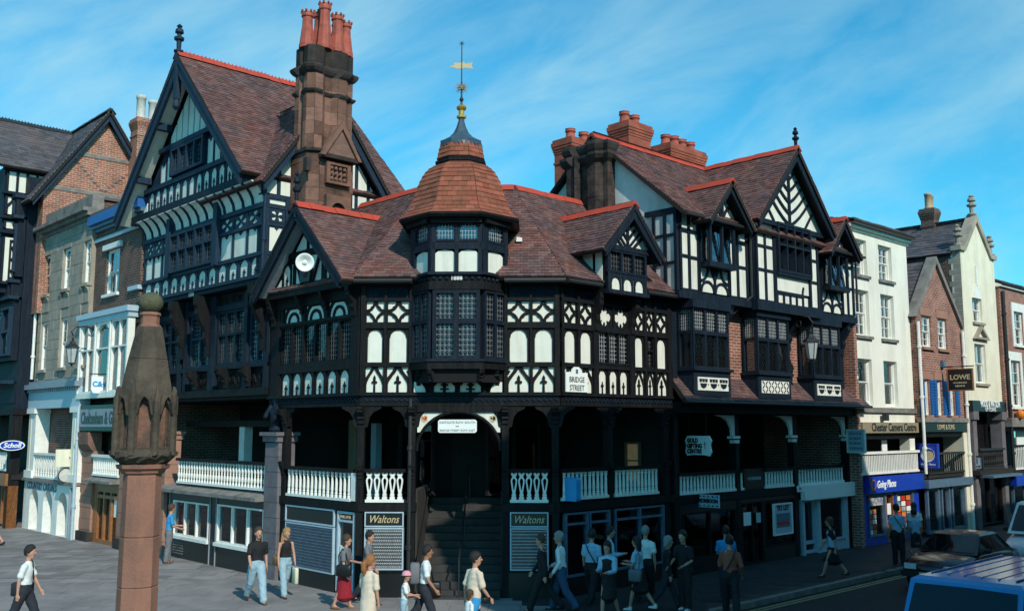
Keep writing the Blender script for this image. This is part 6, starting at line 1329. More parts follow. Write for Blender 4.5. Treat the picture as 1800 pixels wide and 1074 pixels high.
FG = Fr(0, 24.7, 0)
b = MB(); b.prism([(-2.6, 9), (2.6, 9), (2.6, 14.7), (-0.1, 17.9), (-2.6, 14.7)], 0.0, 0.4); put('gable_wall', b, 'brick_orange', BG, FG.m())
for v, hw in ((14.45, 2.5), (16.15, 1.35)): bx(BG, 'stone_band', 'grey_stone', FG, -0.1 - hw, -0.1 + hw, v, v + 0.16, 0.001, 0.03)
b = MB()
for k in range(9):
    for s in (-1, 1): b.box(-0.1 + s*(0.15*k + 0.1) - 0.08, -0.1 + s*(0.15*k + 0.1) + 0.08, -0.012, 0.0, 14.7 + 0.15*k, 14.77 + 0.15*k)
put('blue_brick_diaper', b, 'slate', BG, FG.m(), kind='stuff')
bargeboard(BG, FG, BT, (-3.15, 13.85), (-0.1, 18.3), 0.22, 0.32); bargeboard(BG, FG, BT, (2.95, 13.85), (-0.1, 18.3), 0.22, 0.32)
gable_roof(BG, FG, -3.25, 3.05, 13.75, -0.1, 18.38, 0.4, -5.5, 'slate', 0.3, 0.2, 'iron', True)
brick_stack(BG, 1.5, 24.2, 1.1, 0.8, 13, 18.2, 2, 0, 'brick_orange', 'grey_pot', 1.1, 2, 0.2)
bx(BG, 'wall', 'brick_orange', Fr(-2.6, 25.0, -90), -5, 0, 9, 13.9, -0.3, 0.0)

# ---------------------------------------------------------------- right street: cream rendered house
F2 = Fr(16.65, -2.1, 0)
R2 = thing('cream_house', 'cream rendered house of three storeys with paired sash windows and camera shop sign', 'building', tuple(F2.p(2.4, 0, 0)))
w2 = [(a, c, v0, v1) for v0, v1 in ((9.75, 11.1), (7.5, 9.2), (4.96, 6.66)) for a, c in ((0.38, 1.48), (2.42, 3.52))]
wall(R2, F2, rect(0.0, 4.85, 3.95, 11.45), [rect(a, c, v0, v1) for a, c, v0, v1 in w2], -0.4, 0.0, 'pale_render')
wall(R2, Fr(16.66, 0, -90), [(-6, 3.9), (2.09, 3.9), (2.09, 11.45), (-6, 11.45)], [], -0.3, 0.0, 'pale_render')
for i, (a, c, v0, v1) in enumerate(w2): sash(R2, F2, a, c, v0, v1, 0.0, 3 if i < 4 else 1, 4 if i < 4 else 2, 0.14, 'white_paint', 'grey_stone' if i < 4 else None, 'glass', blind=('poster_red', 0.62) if i >= 4 else (('white_paint', 0.1) if i in (2, 3) else None))
for a, c, v0, v1 in w2[4:]:
    bx(R2, 'window_display', 'poster_red', F2, a + 0.08, c - 0.08, v0 + 0.08, v0 + 0.3, -0.29, -0.27)
for o, a, c in ((0.06, 11.35, 11.45), (0.18, 11.45, 11.55), (0.32, 11.55, 11.66)): bx(R2, 'cornice', 'slate' if o > 0.2 else 'pale_render', F2, -0.05, 4.95, a, c, -0.4, o)
roof_plane(R2, [(16.6, -2.45, 11.68), (21.6, -2.45, 11.68), (21.6, 3, 12.6), (16.6, 3, 12.6)], 'slate', 0.3, 0.22)
bx(R2, 'string_course', 'grey_stone', F2, -0.05, 4.9, 4.72, 4.9, -0.05, 0.10)
fb = bx(R2, 'fascia_board', 'sign_brown', F2, 0.25, 4.8, 3.98, 4.36, 0.02, 0.16); text(fb, 'Chester Camera Centre', 0.42, 'sign_black', F2.m(2.75, 0.165, 4.17), xs=0.88, bold=0.008)
bx(R2, 'row_ceiling', T, F2, 0, 4.85, 3.75, 3.95, -3, 0.0); bx(R2, 'row_floor', 'dark_interior', F2, 0, 4.85, 2.3, 2.45, -3, 0.0); bx(R2, 'back_wall', 'dark_interior', F2, 0, 4.85, 0, 4, -3.1, -3.0); bx(R2, 'row_screen', 'dark_interior', F2, 0.1, 4.8, 2.45, 3.75, -1.2, -1.15)
for u in (0.15, 4.45): bx(R2, 'pier', 'pale_render', F2, u - 0.15, u + 0.3, 2.45, 3.75, -0.4, 0.0)
bx(R2, 'hung_panel', 'sign_white', F2, 2.55, 2.95, 2.9, 3.7, -0.3, -0.26); bx(R2, 'inner_post', 'grey_paint', F2, 1.6, 1.75, 2.45, 3.75, -0.9, -0.7)
balustrade(R2, F2, 0.05, 4.75, 2.50, 3.22, 0.08, 36, 'picket', top='white_paint')
fb = bx(R2, 'shop_fascia', 'sign_blue', F2, 0.4, 4.85, 1.85, 2.42, -0.1, 0.24); text(fb, 'Going Places', 0.36, 'sign_white', F2.m(0.95, 0.245, 2.14), shear=0.3, xs=0.8, align='LEFT', bold=0.01)
b = MB(); b.prism([arc(0, 0, 0.2, 0, 360, 20)[:-1], arc(0.04, 0.02, 0.14, 0, 360, 16)[:-1]], -0.01, 0); put('globe_mark', b, 'orange', fb, F2.m(0.68, 0.245, 2.14))
b = MB(); b.prism([rect(0.3, 4.85, 0, 1.85), rect(0.7, 2.0, 0.3, 1.75), rect(2.1, 2.75, 0.02, 1.8), rect(2.9, 4.3, 0.3, 1.75)], 0.0, 0.15); put('shop_wall', b, 'sign_blue', R2, F2.m())
for u0, u1 in ((0.7, 2.0), (2.9, 4.3)):
    w = win(R2, F2, u0, u1, 0.3, 1.75, 0.0, 1, (), 'wood_varnish' if 0 else 'bluegrey_paint', 'glass_shop', fw=0.05); bx(w, 'shop_backing', 'dark_interior', F2, u0, u1, 0.3, 1.75, -1.2, -1.15)
for q in range(3):
    for jj in range(6): bx(w, 'brochure', ('poster_mix', 'sign_white', 'poster_red', 'orange')[(q + jj) % 4], F2, 2.98 + q*0.42, 3.30 + q*0.42, 0.45 + jj*0.2, 0.62 + jj*0.2, -0.04, -0.02) if q < 3 else None
for q in range(2):
    for jj in range(5): bx(w, 'brochure', ('sign_white', 'poster_mix', 'orange', 'poster_red')[(q*2 + jj) % 4], F2, 0.78 + q*0.30, 1.03 + q*0.30, 0.38 + jj*0.18, 0.53 + jj*0.18, -0.04, -0.02)
bx(w, 'poster', 'poster_mix', F2, 0.76, 1.9, 1.38, 1.68, -0.04, -0.02)
dr = win(R2, F2, 2.1, 2.75, 0.02, 1.8, -0.05, 1, (), 'wood_varnish', 'glass_shop', fw=0.09); bx(dr, 'poster', 'orange', F2, 2.22, 2.5, 0.5, 0.8, -0.06, -0.04); bx(dr, 'poster', 'sign_white', F2, 2.25, 2.55, 1.0, 1.4, -0.06, -0.04)
bx(R2, 'wall_lamp', 'iron', F2, 1.9, 2.15, 4.42, 4.68, 0.1, 0.25)
drainpipe(R2, [tuple(F2.p(0.12, 0.08, 11.2)), tuple(F2.p(0.12, 0.08, 4.9))], 0.04, 'pale_render')

# ---------------------------------------------------------------- small brick gable with blue shutters
F5 = Fr(21.55, -2.3, 0)
R3 = thing('small_brick_gable_house', 'small red brick gabled house with blue louvred shutters and jeweller sign', 'building', tuple(F5.p(2.2, 0, 0)))
hs = [(0.55, 1.45, 7.35, 8.6), (2.05, 2.95, 7.35, 8.6), (0.45, 0.95, 4.66, 6.05), (1.60, 2.15, 4.66, 6.05), (2.80, 3.35, 4.66, 6.05)]
wall(R3, F5, [(0, 4.4), (4.35, 4.4), (4.35, 8.5), (2.05, 10.9), (0, 8.75)], [rect(*h_) for h_ in hs], -0.35, 0.0, 'brick_red')
for i, h_ in enumerate(hs): sash(R3, F5, *h_, 0.0, 2 if i < 2 else 1, 4 if i < 2 else 2, 0.08, 'white_paint', 'sandstone_clean', 'glass')
for a, c in ((0.45, 1.55), (1.95, 3.05)): bx(R3, 'lintel', 'sandstone_clean', F5, a, c, 8.62, 8.95, -0.05, 0.02)
for a, c in ((0.3, 1.1), (1.45, 2.3), (2.65, 3.5)): bx(R3, 'lintel', 'sandstone_clean', F5, a, c, 6.07, 6.38, -0.05, 0.02)
for a in (0.05, 0.99, 1.22, 2.19, 2.42, 3.39):
    sh = bx(R3, 'shutter', 'shutter_blue', F5, a, a + 0.36, 4.62, 6.06, 0.004, 0.05)
    for q in range(11): bx(sh, 'slat', 'shutter_blue', F5, a + 0.03, a + 0.33, 4.72 + q*0.118, 4.79 + q*0.118, 0.051, 0.072)
b = MB(); b.prism([(-0.22, 8.5), (-0.02, 8.5), (2.05, 10.85), (4.4, 8.3), (4.6, 8.3), (2.05, 11.15)], -0.12, 0.3); put('coping', b, 'grey_stone', R3, F5.m())
gable_roof(R3, F5, -0.1, 4.45, 8.45, 2.05, 10.95, -0.3, -6, 'slate', 0.3, 0.22, None)
bx(R3, 'cornice', 'grey_stone', F5, -0.05, 4.45, 4.38, 4.56, -0.1, 0.16); fb = bx(R3, 'fascia_board', 'sign_black', F5, 0.1, 4.4, 4.0, 4.36, -0.1, 0.1); text(fb, 'LOWE & SONS', 0.28, 'gold_paint', F5.m(2.1, 0.105, 4.18), xs=0.9)
bx(R3, 'row_ceiling', T, F5, 0, 4.4, 3.8, 4.0, -3, 0); bx(R3, 'row_floor', 'dark_interior', F5, 0, 4.4, 2.2, 2.35, -3, 0); bx(R3, 'back_wall', 'dark_interior', F5, 0, 4.4, 0, 4, -3.1, -3)
bx(R3, 'pier', 'cream_render', F5, 3.9, 4.4, 0, 4.0, -0.8, 0.05); drainpipe(R3, [tuple(F5.p(4.3, 0.1, 8.2)), tuple(F5.p(4.3, 0.1, 0.0))], 0.07, 'white_paint'); drainpipe(R3, [tuple(F5.p(-0.02, 0.12, 8.3)), tuple(F5.p(-0.02, 0.12, 2.4))], 0.06, 'white_paint')
balustrade(R3, F5, 0.2, 3.85, 2.36, 3.1, 0.0, 18, 'picket', 'iron', 'iron')
bx(R3, 'shop_fascia', 'bluegrey_paint', F5, 0.0, 4.3, 1.85, 2.15, -0.1, 0.2)
for u0, u1 in ((0.2, 1.3), (1.5, 2.3), (2.5, 3.8)): w = win(R3, F5, u0, u1, 0.1, 1.85, 0.0, 1, (), 'bluegrey_paint', 'glass_shop', fw=0.1); bx(w, 'shop_backing', 'dark_interior', F5, u0, u1, 0, 1.85, -1.2, -1.15)
bx(R3, 'alarm_box', 'bluegrey_paint', F5, 2.1, 2.35, 6.6, 6.85, 0.0, 0.14)

# ---------------------------------------------------------------- tall cream gable with stone coping
F6 = Fr(25.95, -2.45, 0)
R4 = thing('tall_cream_gable_house', 'tall cream house with coped stone gable, slate roof and optician shop', 'building', tuple(F6.p(1.9, 0, 0)))
hs = [(1.0, 2.05, 8.7, 9.75), (0.95, 2.15, 6.05, 7.75)]
wall(R4, F6, [(0, 5.3), (3.75, 5.3), (3.75, 11.75), (3.3, 11.75), (1.85, 13.3), (0.45, 11.75), (0, 11.75)], [rect(*h_) for h_ in hs], -0.4, 0.0, 'cream_render')
for h_ in hs: sash(R4, F6, *h_, 0.0, 2, 2, 0.1, 'white_paint', 'ashlar', 'glass', blind=('white_paint', 0.1))
b = MB(); b.prism([(1.1, 9.75), (1.95, 9.75), (1.75, 10.3), (1.3, 10.3)], -0.06, 0.0); b.box(1.45, 1.6, -0.08, 0, 10.3, 11.2); put('window_architrave', b, 'white_paint', R4, F6.m())
b = MB(); b.prism([[(0.8, 7.95), (2.4, 7.95), (1.6, 8.55)], [(1.1, 8.04), (2.1, 8.04), (1.6, 8.4)]], -0.15, 0); put('pediment', b, 'ashlar', R4, F6.m())
b = MB(); b.prism([(-0.15, 11.7), (0.4, 11.7), (1.85, 13.2), (3.3, 11.7), (3.9, 11.7), (3.9, 11.9), (3.4, 11.9), (1.85, 13.55), (0.3, 11.9), (-0.15, 11.9)], -0.1, 0.35); put('coping', b, 'ashlar', R4, F6.m())
for u, v in ((0.1, 11.9), (1.85, 13.5), (3.65, 11.9)): finial(R4, 'ashlar', F6.m(u, -0.1, v), 0.95, 0.14)
wall(R4, Fr(25.96, 0, -90), [(-12, 4), (2.44, 4), (2.44, 11.7), (-12, 11.7)], [], -0.4, 0.0, 'brick_dark')
for k in range(13): bx(R4, 'quoin', 'ashlar', Fr(25.96, 0, -90), 2.44 - (0.5 if k % 2 else 0.3), 2.45, 8.4 + k*0.25, 8.63 + k*0.25, 0.0, 0.015)
roof_plane(R4, [(25.8, 12, 11.6), (25.8, -2.1, 11.6), (27.8, -2.1, 13.25), (27.8, 12, 13.25)], 'slate', 0.3, 0.22); roof_plane(R4, [(29.8, -2.1, 11.6), (29.8, 12, 11.6), (27.8, 12, 13.25), (27.8, -2.1, 13.25)], 'slate', 0.4, 0.4)
brick_stack(R4, 27.85, -0.45, 0.55, 0.6, 11, 14.1, 2, 0, 'brick_dark', 'buff_pot', 0.72, 2, 0.15)
bx(R4, 'fascia', 'sign_black', F6, 0, 3.75, 4.85, 5.3, -0.2, 0.16); t_s = text(R4, 'WOOD & WATSON', 0.40, 'sign_white', F6.m(1.9, 0.165, 5.16), xs=0.6, bold=0.01); text(R4, 'OPTICIANS', 0.24, 'sign_white', F6.m(1.9, 0.165, 4.93), xs=1.0)
for u in (0.1, 3.25): p_ = bx(R4, 'pilaster', 'pier_stone', F6, u, u + 0.4, 0, 4.85, -0.4, 0.08); bx(p_, 'capital', 'pier_stone', F6, u - 0.08, u + 0.48, 4.5, 4.85, -0.4, 0.16)
win(R4, F6, 0.6, 3.1, 2.6, 4.8, -0.5, 1, (), 'black_timber', 'glass_shop'); bx(R4, 'row_floor', 'dark_interior', F6, 0, 3.75, 2.2, 2.4, -3, 0.3); bx(R4, 'back_wall', 'dark_interior', F6, 0, 3.75, 0, 5, -3.1, -3)
balustrade(R4, F6, 0.5, 3.2, 2.42, 3.2, 0.1, 14, 'turned', 'iron', 'iron'); win(R4, F6, 0.5, 3.25, 0.1, 2.1, -0.1, 2, (), 'black_timber', 'glass_shop'); bx(R4, 'blank_sign', 'sign_white', F6, 0.7, 1.6, 3.0, 4.4, -0.42, -0.4)
bx(R4, 'canopy', 'bluegrey_paint', F6, 0.3, 3.6, 2.1, 2.2, -0.1, 0.7)

# ---------------------------------------------------------------- brick house at the right edge
F7 = Fr(29.75, -2.6, 0)
R5 = thing('right_edge_brick_house', 'red brick house with white window surrounds cut off by the right edge', 'building', tuple(F7.p(4, 0, 0)))
hs = [(a, a + 1.2, v0, v1) for v0, v1 in ((7.95, 9.5), (5.1, 7.2)) for a in (0.75 if v0 < 6 else 1.5, 3.2, 5.6)]
wall(R5, F7, rect(0, 9, 4.6, 10.5), [rect(*h_) for h_ in hs], -0.4, 0.0, 'brick_red')
for h_ in hs:
    sash(R5, F7, *h_, 0.0, 2, 4, 0.06, 'white_paint', 'white_paint', 'glass')
    b = MB(); b.prism([rect(h_[0] - 0.22, h_[1] + 0.22, h_[2] - 0.1, h_[3] + 0.4), rect(h_[0], h_[1], h_[2], h_[3])], -0.04, -0.001); put('window_surround', b, 'white_paint', R5, F7.m())
bx(R5, 'cornice', 'white_paint', F7, -0.05, 9, 10.5, 10.66, -0.3, 0.12); roof_plane(R5, [(29.7, -2.8, 10.66), (38.8, -2.8, 10.66), (38.8, 3, 13), (29.7, 3, 13)], 'slate', 0.3, 0.22)
drainpipe(R5, [tuple(F7.p(0.15, 0.1, 10.3)), tuple(F7.p(0.15, 0.1, 2.0))], 0.07); bx(R5, 'fascia', 'grey_stone', F7, 0, 9, 4.2, 4.6, -0.3, 0.2); bx(R5, 'row_ceiling', T, F7, 0, 9, 4.0, 4.2, -3, 0); bx(R5, 'back_wall', 'dark_interior', F7, 0, 9, 0, 4.2, -3, -2.9); bx(R5, 'row_floor', 'dark_interior', F7, 0, 9, 2.1, 2.25, -3, 0)
balustrade(R5, F7, 0.5, 8.8, 2.3, 3.3, 0.0, 40, 'picket'); bx(R5, 'shop_fascia', 'sign_blue', F7, 0.2, 9, 1.6, 2.1, -0.1, 0.15); win(R5, F7, 0.4, 5, 0.1, 1.6, -0.1, 3, (), 'bluegrey_paint', 'glass_shop'); bx(R5, 'blank_sign', 'sign_white', F7, 2.0, 3.2, 3.0, 4.0, -0.4, -0.36)
b = MB(); b.ball((0.9, -0.25, 4.75), (0.2, 0.18, 0.22)); put('flower_basket', b, 'orange', R5, F7.m())

# ---------------------------------------------------------------- the opposite side of the right-hand street, outside the frame (it shades the street)
FO = Fr(0, -16.2, 180)
for nm, x0, x1, h_, lb in (('opposite_house', -5.2, 12.0, 15.3, 'tall brick house across the street, outside the frame'), ('opposite_low_house', 12.05, 46, 11.0, 'lower brick terrace across the street, outside the frame')):
    o = thing(nm, lb, 'building', ((x0+x1)/2, -19, 0), kind='structure')
    hs = [(-x1 + 0.9 + i*2.4, -x1 + 2.1 + i*2.4, z0, z0 + 1.8) for z0 in (4.8, 7.8, 10.4)[:3 if h_ > 13 else 2] for i in range(int((x1-x0-1)/2.4))]
    wall(o, FO, rect(-x1, -x0, 0, h_), [rect(*q) for q in hs], -0.4, 0.0, 'brick_red')
    for q in hs: bx(o, 'window', 'glass', FO, q[0], q[1], q[2], q[3], -0.2, -0.15)
    b = MB(); b.box(x0, x1, -24, -16.65, 0, h_ - 0.4); put('body', b, 'brick_dark', o); bx(o, 'cornice', 'grey_stone', FO, -x1 - 0.05, -x0 + 0.05, h_, h_ + 0.2, -0.5, 0.2)

# bodies behind the fronts, so that no daylight shows between neighbours
for th, x0, x1, y0, y1, z0, z1, m_ in ((L4, -1.6, 6, 14.9, 19.3, 0, 11.6, 'brick_dark'), (L3, -1.9, 6, 19.5, 25.0, 0, 12.3, 'brick_dark'), (G5, -1.3, 3.1, 6.9, 15.1, 5.32, 11.4, 'dark_void'), (G5, 1.9, 3.1, 6.9, 15.1, 0, 5.3, 'dark_interior'), (R2, 16.75, 21.4, 1.1, 7, 0, 11.4, 'brick_dark'), (R3, 21.6, 25.9, 0.9, 7, 0, 8.4, 'brick_dark'), (R4, 26.4, 29.6, 0.8, 12, 0, 11.5, 'brick_dark'), (R5, 29.9, 38.6, 0.4, 8, 0, 10.4, 'brick_dark'), (R1, 6.7, 16.5, 1.75, 4.2, 0, 10.2, 'dark_void'), (K, 2.7, 6.25, 2.7, 6.2, 0, 8.1, 'dark_void')):
    b = MB(); b.box(x0, x1, y0, y1, z0, z1); put('side_body', b, m_, th)
bx(K, 'party_wall', 'dark_interior', Fr(6.36, 0, -90), -2.7, 1.7, 0, 4.72, -0.05, 0.0); bx(G5, 'party_wall', 'dark_interior', Fr(-1.2, 6.22, 0), 0.0, 3.5, 0, 5.0, -0.1, 0.0); bx(G5, 'party_wall', 'dark_interior', Fr(-1.7, 15.1, 0), 0.0, 3.5, 0, 8.3, -0.1, 0.0)

# ---------------------------------------------------------------- sandstone cross in the foreground
CX_ = thing('market_cross', 'weathered sandstone cross shaft with niched lantern head and ball finial in the left foreground', 'monument', (-11.37, -7.96, 0))
MX = Matrix.Translation((-11.41, -7.92, -0.07)) @ Matrix.Rotation(R(12), 4, 'Z')
o8 = 1/math.cos(math.pi/8)
mat('niche_stone', (0.24, 0.115, 0.08), (0.10, 0.068, 0.055), rough=0.95, scale=5, bump=0.6, bscale=30, spec=0.1, dirt=(0.05, 0.042, 0.036), dscale=6, damt=0.8)
mat('cross_shaft', (0.30, 0.142, 0.10), (0.235, 0.115, 0.083), rough=0.9, scale=1.8, bump=0.35, bscale=30, spec=0.12, dirt=(0.13, 0.085, 0.068), dscale=3.2, damt=0.75, streak=0.3)
for k, (r_, z0, z1) in enumerate(((1.5, 0, 0.28), (1.1, 0.28, 0.56), (0.75, 0.56, 0.84))): b = MB(); b.lathe([(r_, z0), (r_, z1 - 0.02), (r_ - 0.02, z1)], 8); put('step', b, 'grey_stone', CX_, MX)
zz = [0.84, 1.5, 1.98, 2.52, 3.06, 3.74]
for i in range(5):
    ra = lambda z: (0.212 - 0.022*(z - 0.84)/2.9)*o8
    b = MB(); b.lathe([(ra(zz[i]) - 0.006, zz[i] + 0.002), (ra(zz[i]), zz[i] + 0.012), (ra(zz[i+1]), zz[i+1] - 0.012), (ra(zz[i+1]) - 0.006, zz[i+1] - 0.002)], 8, rot=R(22.5 - 46.5 + 30)); put('shaft_drum', b, 'cross_shaft', CX_, MX)
b = MB(); b.lathe([(0.19*o8, 3.74), (0.215*o8, 3.76), (0.225*o8, 3.79), (0.26*o8, 3.81), (0.27*o8, 3.85), (0.2*o8, 3.86)], 8, rot=R(6)); put('shaft_capital', b, 'cross_shaft', CX_, MX)
def rough(mb, amt=0.012, sc=9.0):
    mb.v = [tuple(Vector(p) + noise.noise_vector(Vector(p)*sc)*amt + noise.noise_vector(Vector(p)*sc*3)*amt*0.5) for p in mb.v]; return mb
LS = Matrix.Diagonal((0.86, 0.86, 1, 1))
b = MB(); prof = [(0.24, 3.85), (0.30, 3.89), (0.34, 3.92), (0.37, 3.95), (0.37, 3.99), (0.33, 4.01)]
b.lathe([(r_*o8, z) for r_, z in prof], 32); b.v = [(x*(1 + 0.05*math.sin(8*math.atan2(y, x))), y*(1 + 0.05*math.sin(8*math.atan2(y, x))), z) for x, y, z in b.v]; put('carved_corbel', rough(b, 0.03, 14), 'weathered_stone', CX_, MX @ LS)
b = MB(); b.lathe([(0.27*o8, 3.98), (0.27*o8, 4.64)], 8, rot=R(22.5)); lan = put('lantern_core', b, 'niche_stone', CX_, MX @ LS)
wl = 0.345*2*math.tan(math.pi/8)
for k in range(8):
    b = MB(); hw = wl/2
    b.prism([[(-hw, 3.99), (hw, 3.99), (hw, 4.66), (-hw, 4.66)], [(-hw*0.66, 4.03), (hw*0.66, 4.03), (hw*0.66, 4.36), (hw*0.58, 4.45), (hw*0.3, 4.54), (0, 4.57), (-hw*0.3, 4.54), (-hw*0.58, 4.45), (-hw*0.66, 4.36)]], -0.345, -0.25)
    b.prism([(-hw*0.78, 4.40), (-hw*0.62, 4.40), (-hw*0.35, 4.56), (0, 4.60), (hw*0.35, 4.56), (hw*0.62, 4.40), (hw*0.78, 4.40), (hw*0.5, 4.62), (0, 4.70), (-hw*0.5, 4.62)], -0.385, -0.34)
    put('niche', rough(b, 0.026, 13), 'weathered_stone', lan, MX @ LS @ Matrix.Rotation(R(45*k + 8), 4, 'Z'))
    b = MB(); b.tube([(0, 0, 3.96), (0, 0, 4.55), (0, 0, 4.72)], [0.05, 0.045, 0.015], 8); put('buttress', rough(b, 0.015, 15), 'weathered_stone', lan, MX @ LS @ Matrix.Rotation(R(45*k + 8 + 22.5), 4, 'Z') @ Matrix.Translation((0, -0.375, 0)))
for (r0, z0, r1, z1) in ((0.325, 4.64, 0.245, 5.03), (0.243, 5.035, 0.155, 5.40)):
    b = MB(); b.lathe([(r0*o8, z0), (r1*o8, z1)], 8, rot=R(8 + 22.5)); put('spire_stage', rough(b, 0.012, 7), 'weathered_stone', CX_, MX @ LS)
b = MB(); b.lathe([(0.115*o8, 5.40), (0.115*o8, 5.42), (0.095*o8, 5.43), (0.095*o8, 5.52), (0.11*o8, 5.54), (0.1*o8, 5.57)], 8, rot=R(8)); put('neck', b, 'cross_shaft', CX_, MX)
b = MB(); b.ball((0, 0, 5.68), (0.135, 0.135, 0.125), 24, 12); b.v = [(x*(1 + 0.03*abs(math.sin(6*math.atan2(y, x)))), y*(1 + 0.03*abs(math.sin(6*math.atan2(y, x)))), z) for x, y, z in b.v]
mat('moss_stone', (0.10, 0.10, 0.055), (0.06, 0.06, 0.038), rough=0.95, scale=9, bump=0.5, bscale=40)
put('ball_finial', b.mesh('ball_finial', True), 'moss_stone', CX_, MX)

# ---------------------------------------------------------------- signs, lanterns, loudspeaker
def print_line(parent, f, u, n, v, w, h, m):
    """a line of lettering too small to read: a row of uneven strokes"""
    b = MB(); x = -w/2
    while x < w/2 - 0.02:
        l = RND.uniform(0.02, 0.06); b.box(x, min(x + l, w/2), -0.004, 0.0, -h/2*RND.uniform(0.7, 1), h/2*RND.uniform(0.7, 1)); x += l + RND.uniform(0.012, 0.03)
    put('lettering', b, m, parent, f.m(u, n, v), kind='stuff')
sg = board_sign('street_name_sign', 'white street name sign with rounded crest reading BRIDGE STREET on the timbered wall', FA.m(0.47, 0.14, 5.08), 0.80, 0.5, 'sign_white', 0.03, shape=[(-0.41, 0), (0.41, 0), (0.41, 0.5), (0.2, 0.5), (0.17, 0.58), (0.08, 0.64), (-0.08, 0.64), (-0.17, 0.58), (-0.2, 0.5), (-0.41, 0.5)])
text(sg, 'BRIDGE', 0.2, 'sign_black', FA.m(0.47, 0.158, 5.39), xs=0.85); text(sg, 'STREET', 0.2, 'sign_black', FA.m(0.47, 0.158, 5.18), xs=0.85); bx(sg, 'crest', 'bluegrey_paint', FA, 0.43, 0.51, 5.55, 5.66, 0.15, 0.162)
FLs = lambda y: Fr(-2.4, y, 0)           # left-street signs hang square to the wall and face the sun
f = FLs(17.4); sg = board_sign('bank_hanging_sign', 'square white hanging sign with blue letters C and G beside the white oriel', f.m(-0.12, 0, 5.42), 0.62, 0.62, 'sign_white', 0.05, shape=[(-0.31, 0.12), (-0.24, 0), (0.24, 0), (0.31, 0.12), (0.31, 0.62), (-0.31, 0.62)])
text(sg, 'C&G', 0.27, 'sign_cyan', f.m(-0.12, 0.03, 5.74), bold=0.01); b = MB(); b.tube([(0.5, 0, 6.12), (-0.5, 0, 6.12)], 0.02, 6); put('bracket_arm', b, 'iron', sg, f.m())
f = FLs(24.9); b2 = [(0.5*math.cos(R(a)), 0.21 + 0.21*math.sin(R(a))) for a in range(0, 360, 15)]
sg = board_sign('oval_hanging_sign', 'blue oval hanging sign with white rim over the left balustrade', f.m(-0.78, 0, 3.22), 1, 0.42, 'sign_white', 0.05, shape=b2); b = MB(); b.prism([(x*0.9, (z - 0.21)*0.84 + 0.21) for x, z in b2], -0.03, -0.025); put('blue_face', b, 'sign_blue', sg, f.m(-0.78, 0, 3.22)); text(sg, 'Scholl', 0.28, 'sign_white', f.m(-0.78, 0.035, 3.43), shear=0.2, bold=0.008)
f = FLs(20.3); sg = board_sign('blank_hanging_sign', 'plain cream board sign standing out over the clothes shop balustrade', f.m(-0.22, 0, 2.68), 0.68, 0.66, 'cream_render', 0.06)
sg = thing('clock_sign', 'round grey drum sign on a bracket under the plain cream board', 'sign', tuple(f.p(-0.15, 0, 2.1))); b = MB(); b.prism(arc(0, 0, 0.28, 0, 360, 24)[:-1], -0.09, 0.09); put('drum', b, 'grey_pot', sg, f.m(-0.18, 0, 2.36)); b = MB(); b.prism([arc(0, 0, 0.29, 0, 360, 24)[:-1], arc(0, 0, 0.25, 0, 360, 24)[:-1]], -0.10, -0.091); put('rim', b, 'iron', sg, f.m(-0.18, 0, 2.36))
for k in range(4): pass
b = MB(); b.tube([(0.1, 0, 2.36), (0.6, 0, 2.36)], 0.025, 6); put('bracket_arm', b, 'iron', sg, f.m())
ln_ = lantern(Matrix.Translation((-3.18, 18.5, 6.55)), 'black iron lantern with pale glass on a scrolled bracket by the stone house')
b = MB(); b.tube([(-2.25, 18.5, 7.75), (-2.7, 18.5, 7.95), (-3.1, 18.5, 7.9), (-3.25, 18.5, 7.72), (-3.18, 18.5, 7.58)], 0.03, 6); put('bracket_arm', b, 'iron', ln_)
ln_ = lantern(Matrix.Translation((12.65, -2.75, 6.38)), 'black iron lantern hanging on a scrolled bracket between the right-hand oriels')
b = MB(); b.tube([(12.65, -1.9, 7.7), (12.65, -2.3, 7.85), (12.65, -2.7, 7.75), (12.65, -2.85, 7.55), (12.65, -2.75, 7.42)], 0.028, 6); b.tube([(12.65, -2.3 + 0.18*math.cos(t*0.6)*(1-t/14), 7.55 + 0.18*math.sin(t*0.6)*(1-t/14)) for t in range(13)], 0.018, 5); put('bracket_arm', b, 'iron', ln_)
hn = thing('loudspeaker', 'white horn loudspeaker fixed to the small gable', 'loudspeaker', tuple(FB.p(-1.42, 0.75, 8.5)))
to_cam = (cam.location - FB.p(-1.42, 0.9, 8.5)).normalized(); MH = Matrix.Translation(FB.p(-1.42, 0.85, 8.5)) @ to_cam.to_track_quat('Z', 'Y').to_matrix().to_4x4()
b = MB(); b.lathe([(0.05, -0.3), (0.06, -0.15), (0.11, -0.04), (0.19, 0.03), (0.24, 0.06), (0.245, 0.065), (0.235, 0.07), (0.18, 0.045), (0.10, -0.02), (0.05, -0.1)], 24); put('horn', b.mesh('horn', True), 'sign_white', hn, MH)
b = MB(); b.ball((0, 0, -0.02), (0.07, 0.07, 0.06), 12, 8); put('driver', b.mesh('driver', True), 'sign_white', hn, MH); b = MB(); b.tube([(0, 0, -0.25), (0.05, 0, -0.6)], 0.025, 6); put('mount', b, 'iron', hn, MH)
f = Fr(7.5, -1.9, -90); sg = board_sign('gold_centre_sign', 'white shaped hanging sign with three words and a dagger emblem above the railings', f.m(0.02, 0, 3.36), 0.95, 0.58, 'sign_white', 0.05, shape=[(-0.40, 0), (-0.2, 0.03), (0.2, 0.03), (0.40, 0), (0.46, 0.12), (0.42, 0.3), (0.47, 0.44), (0.38, 0.58), (-0.38, 0.58), (-0.47, 0.44), (-0.42, 0.3), (-0.46, 0.12)])
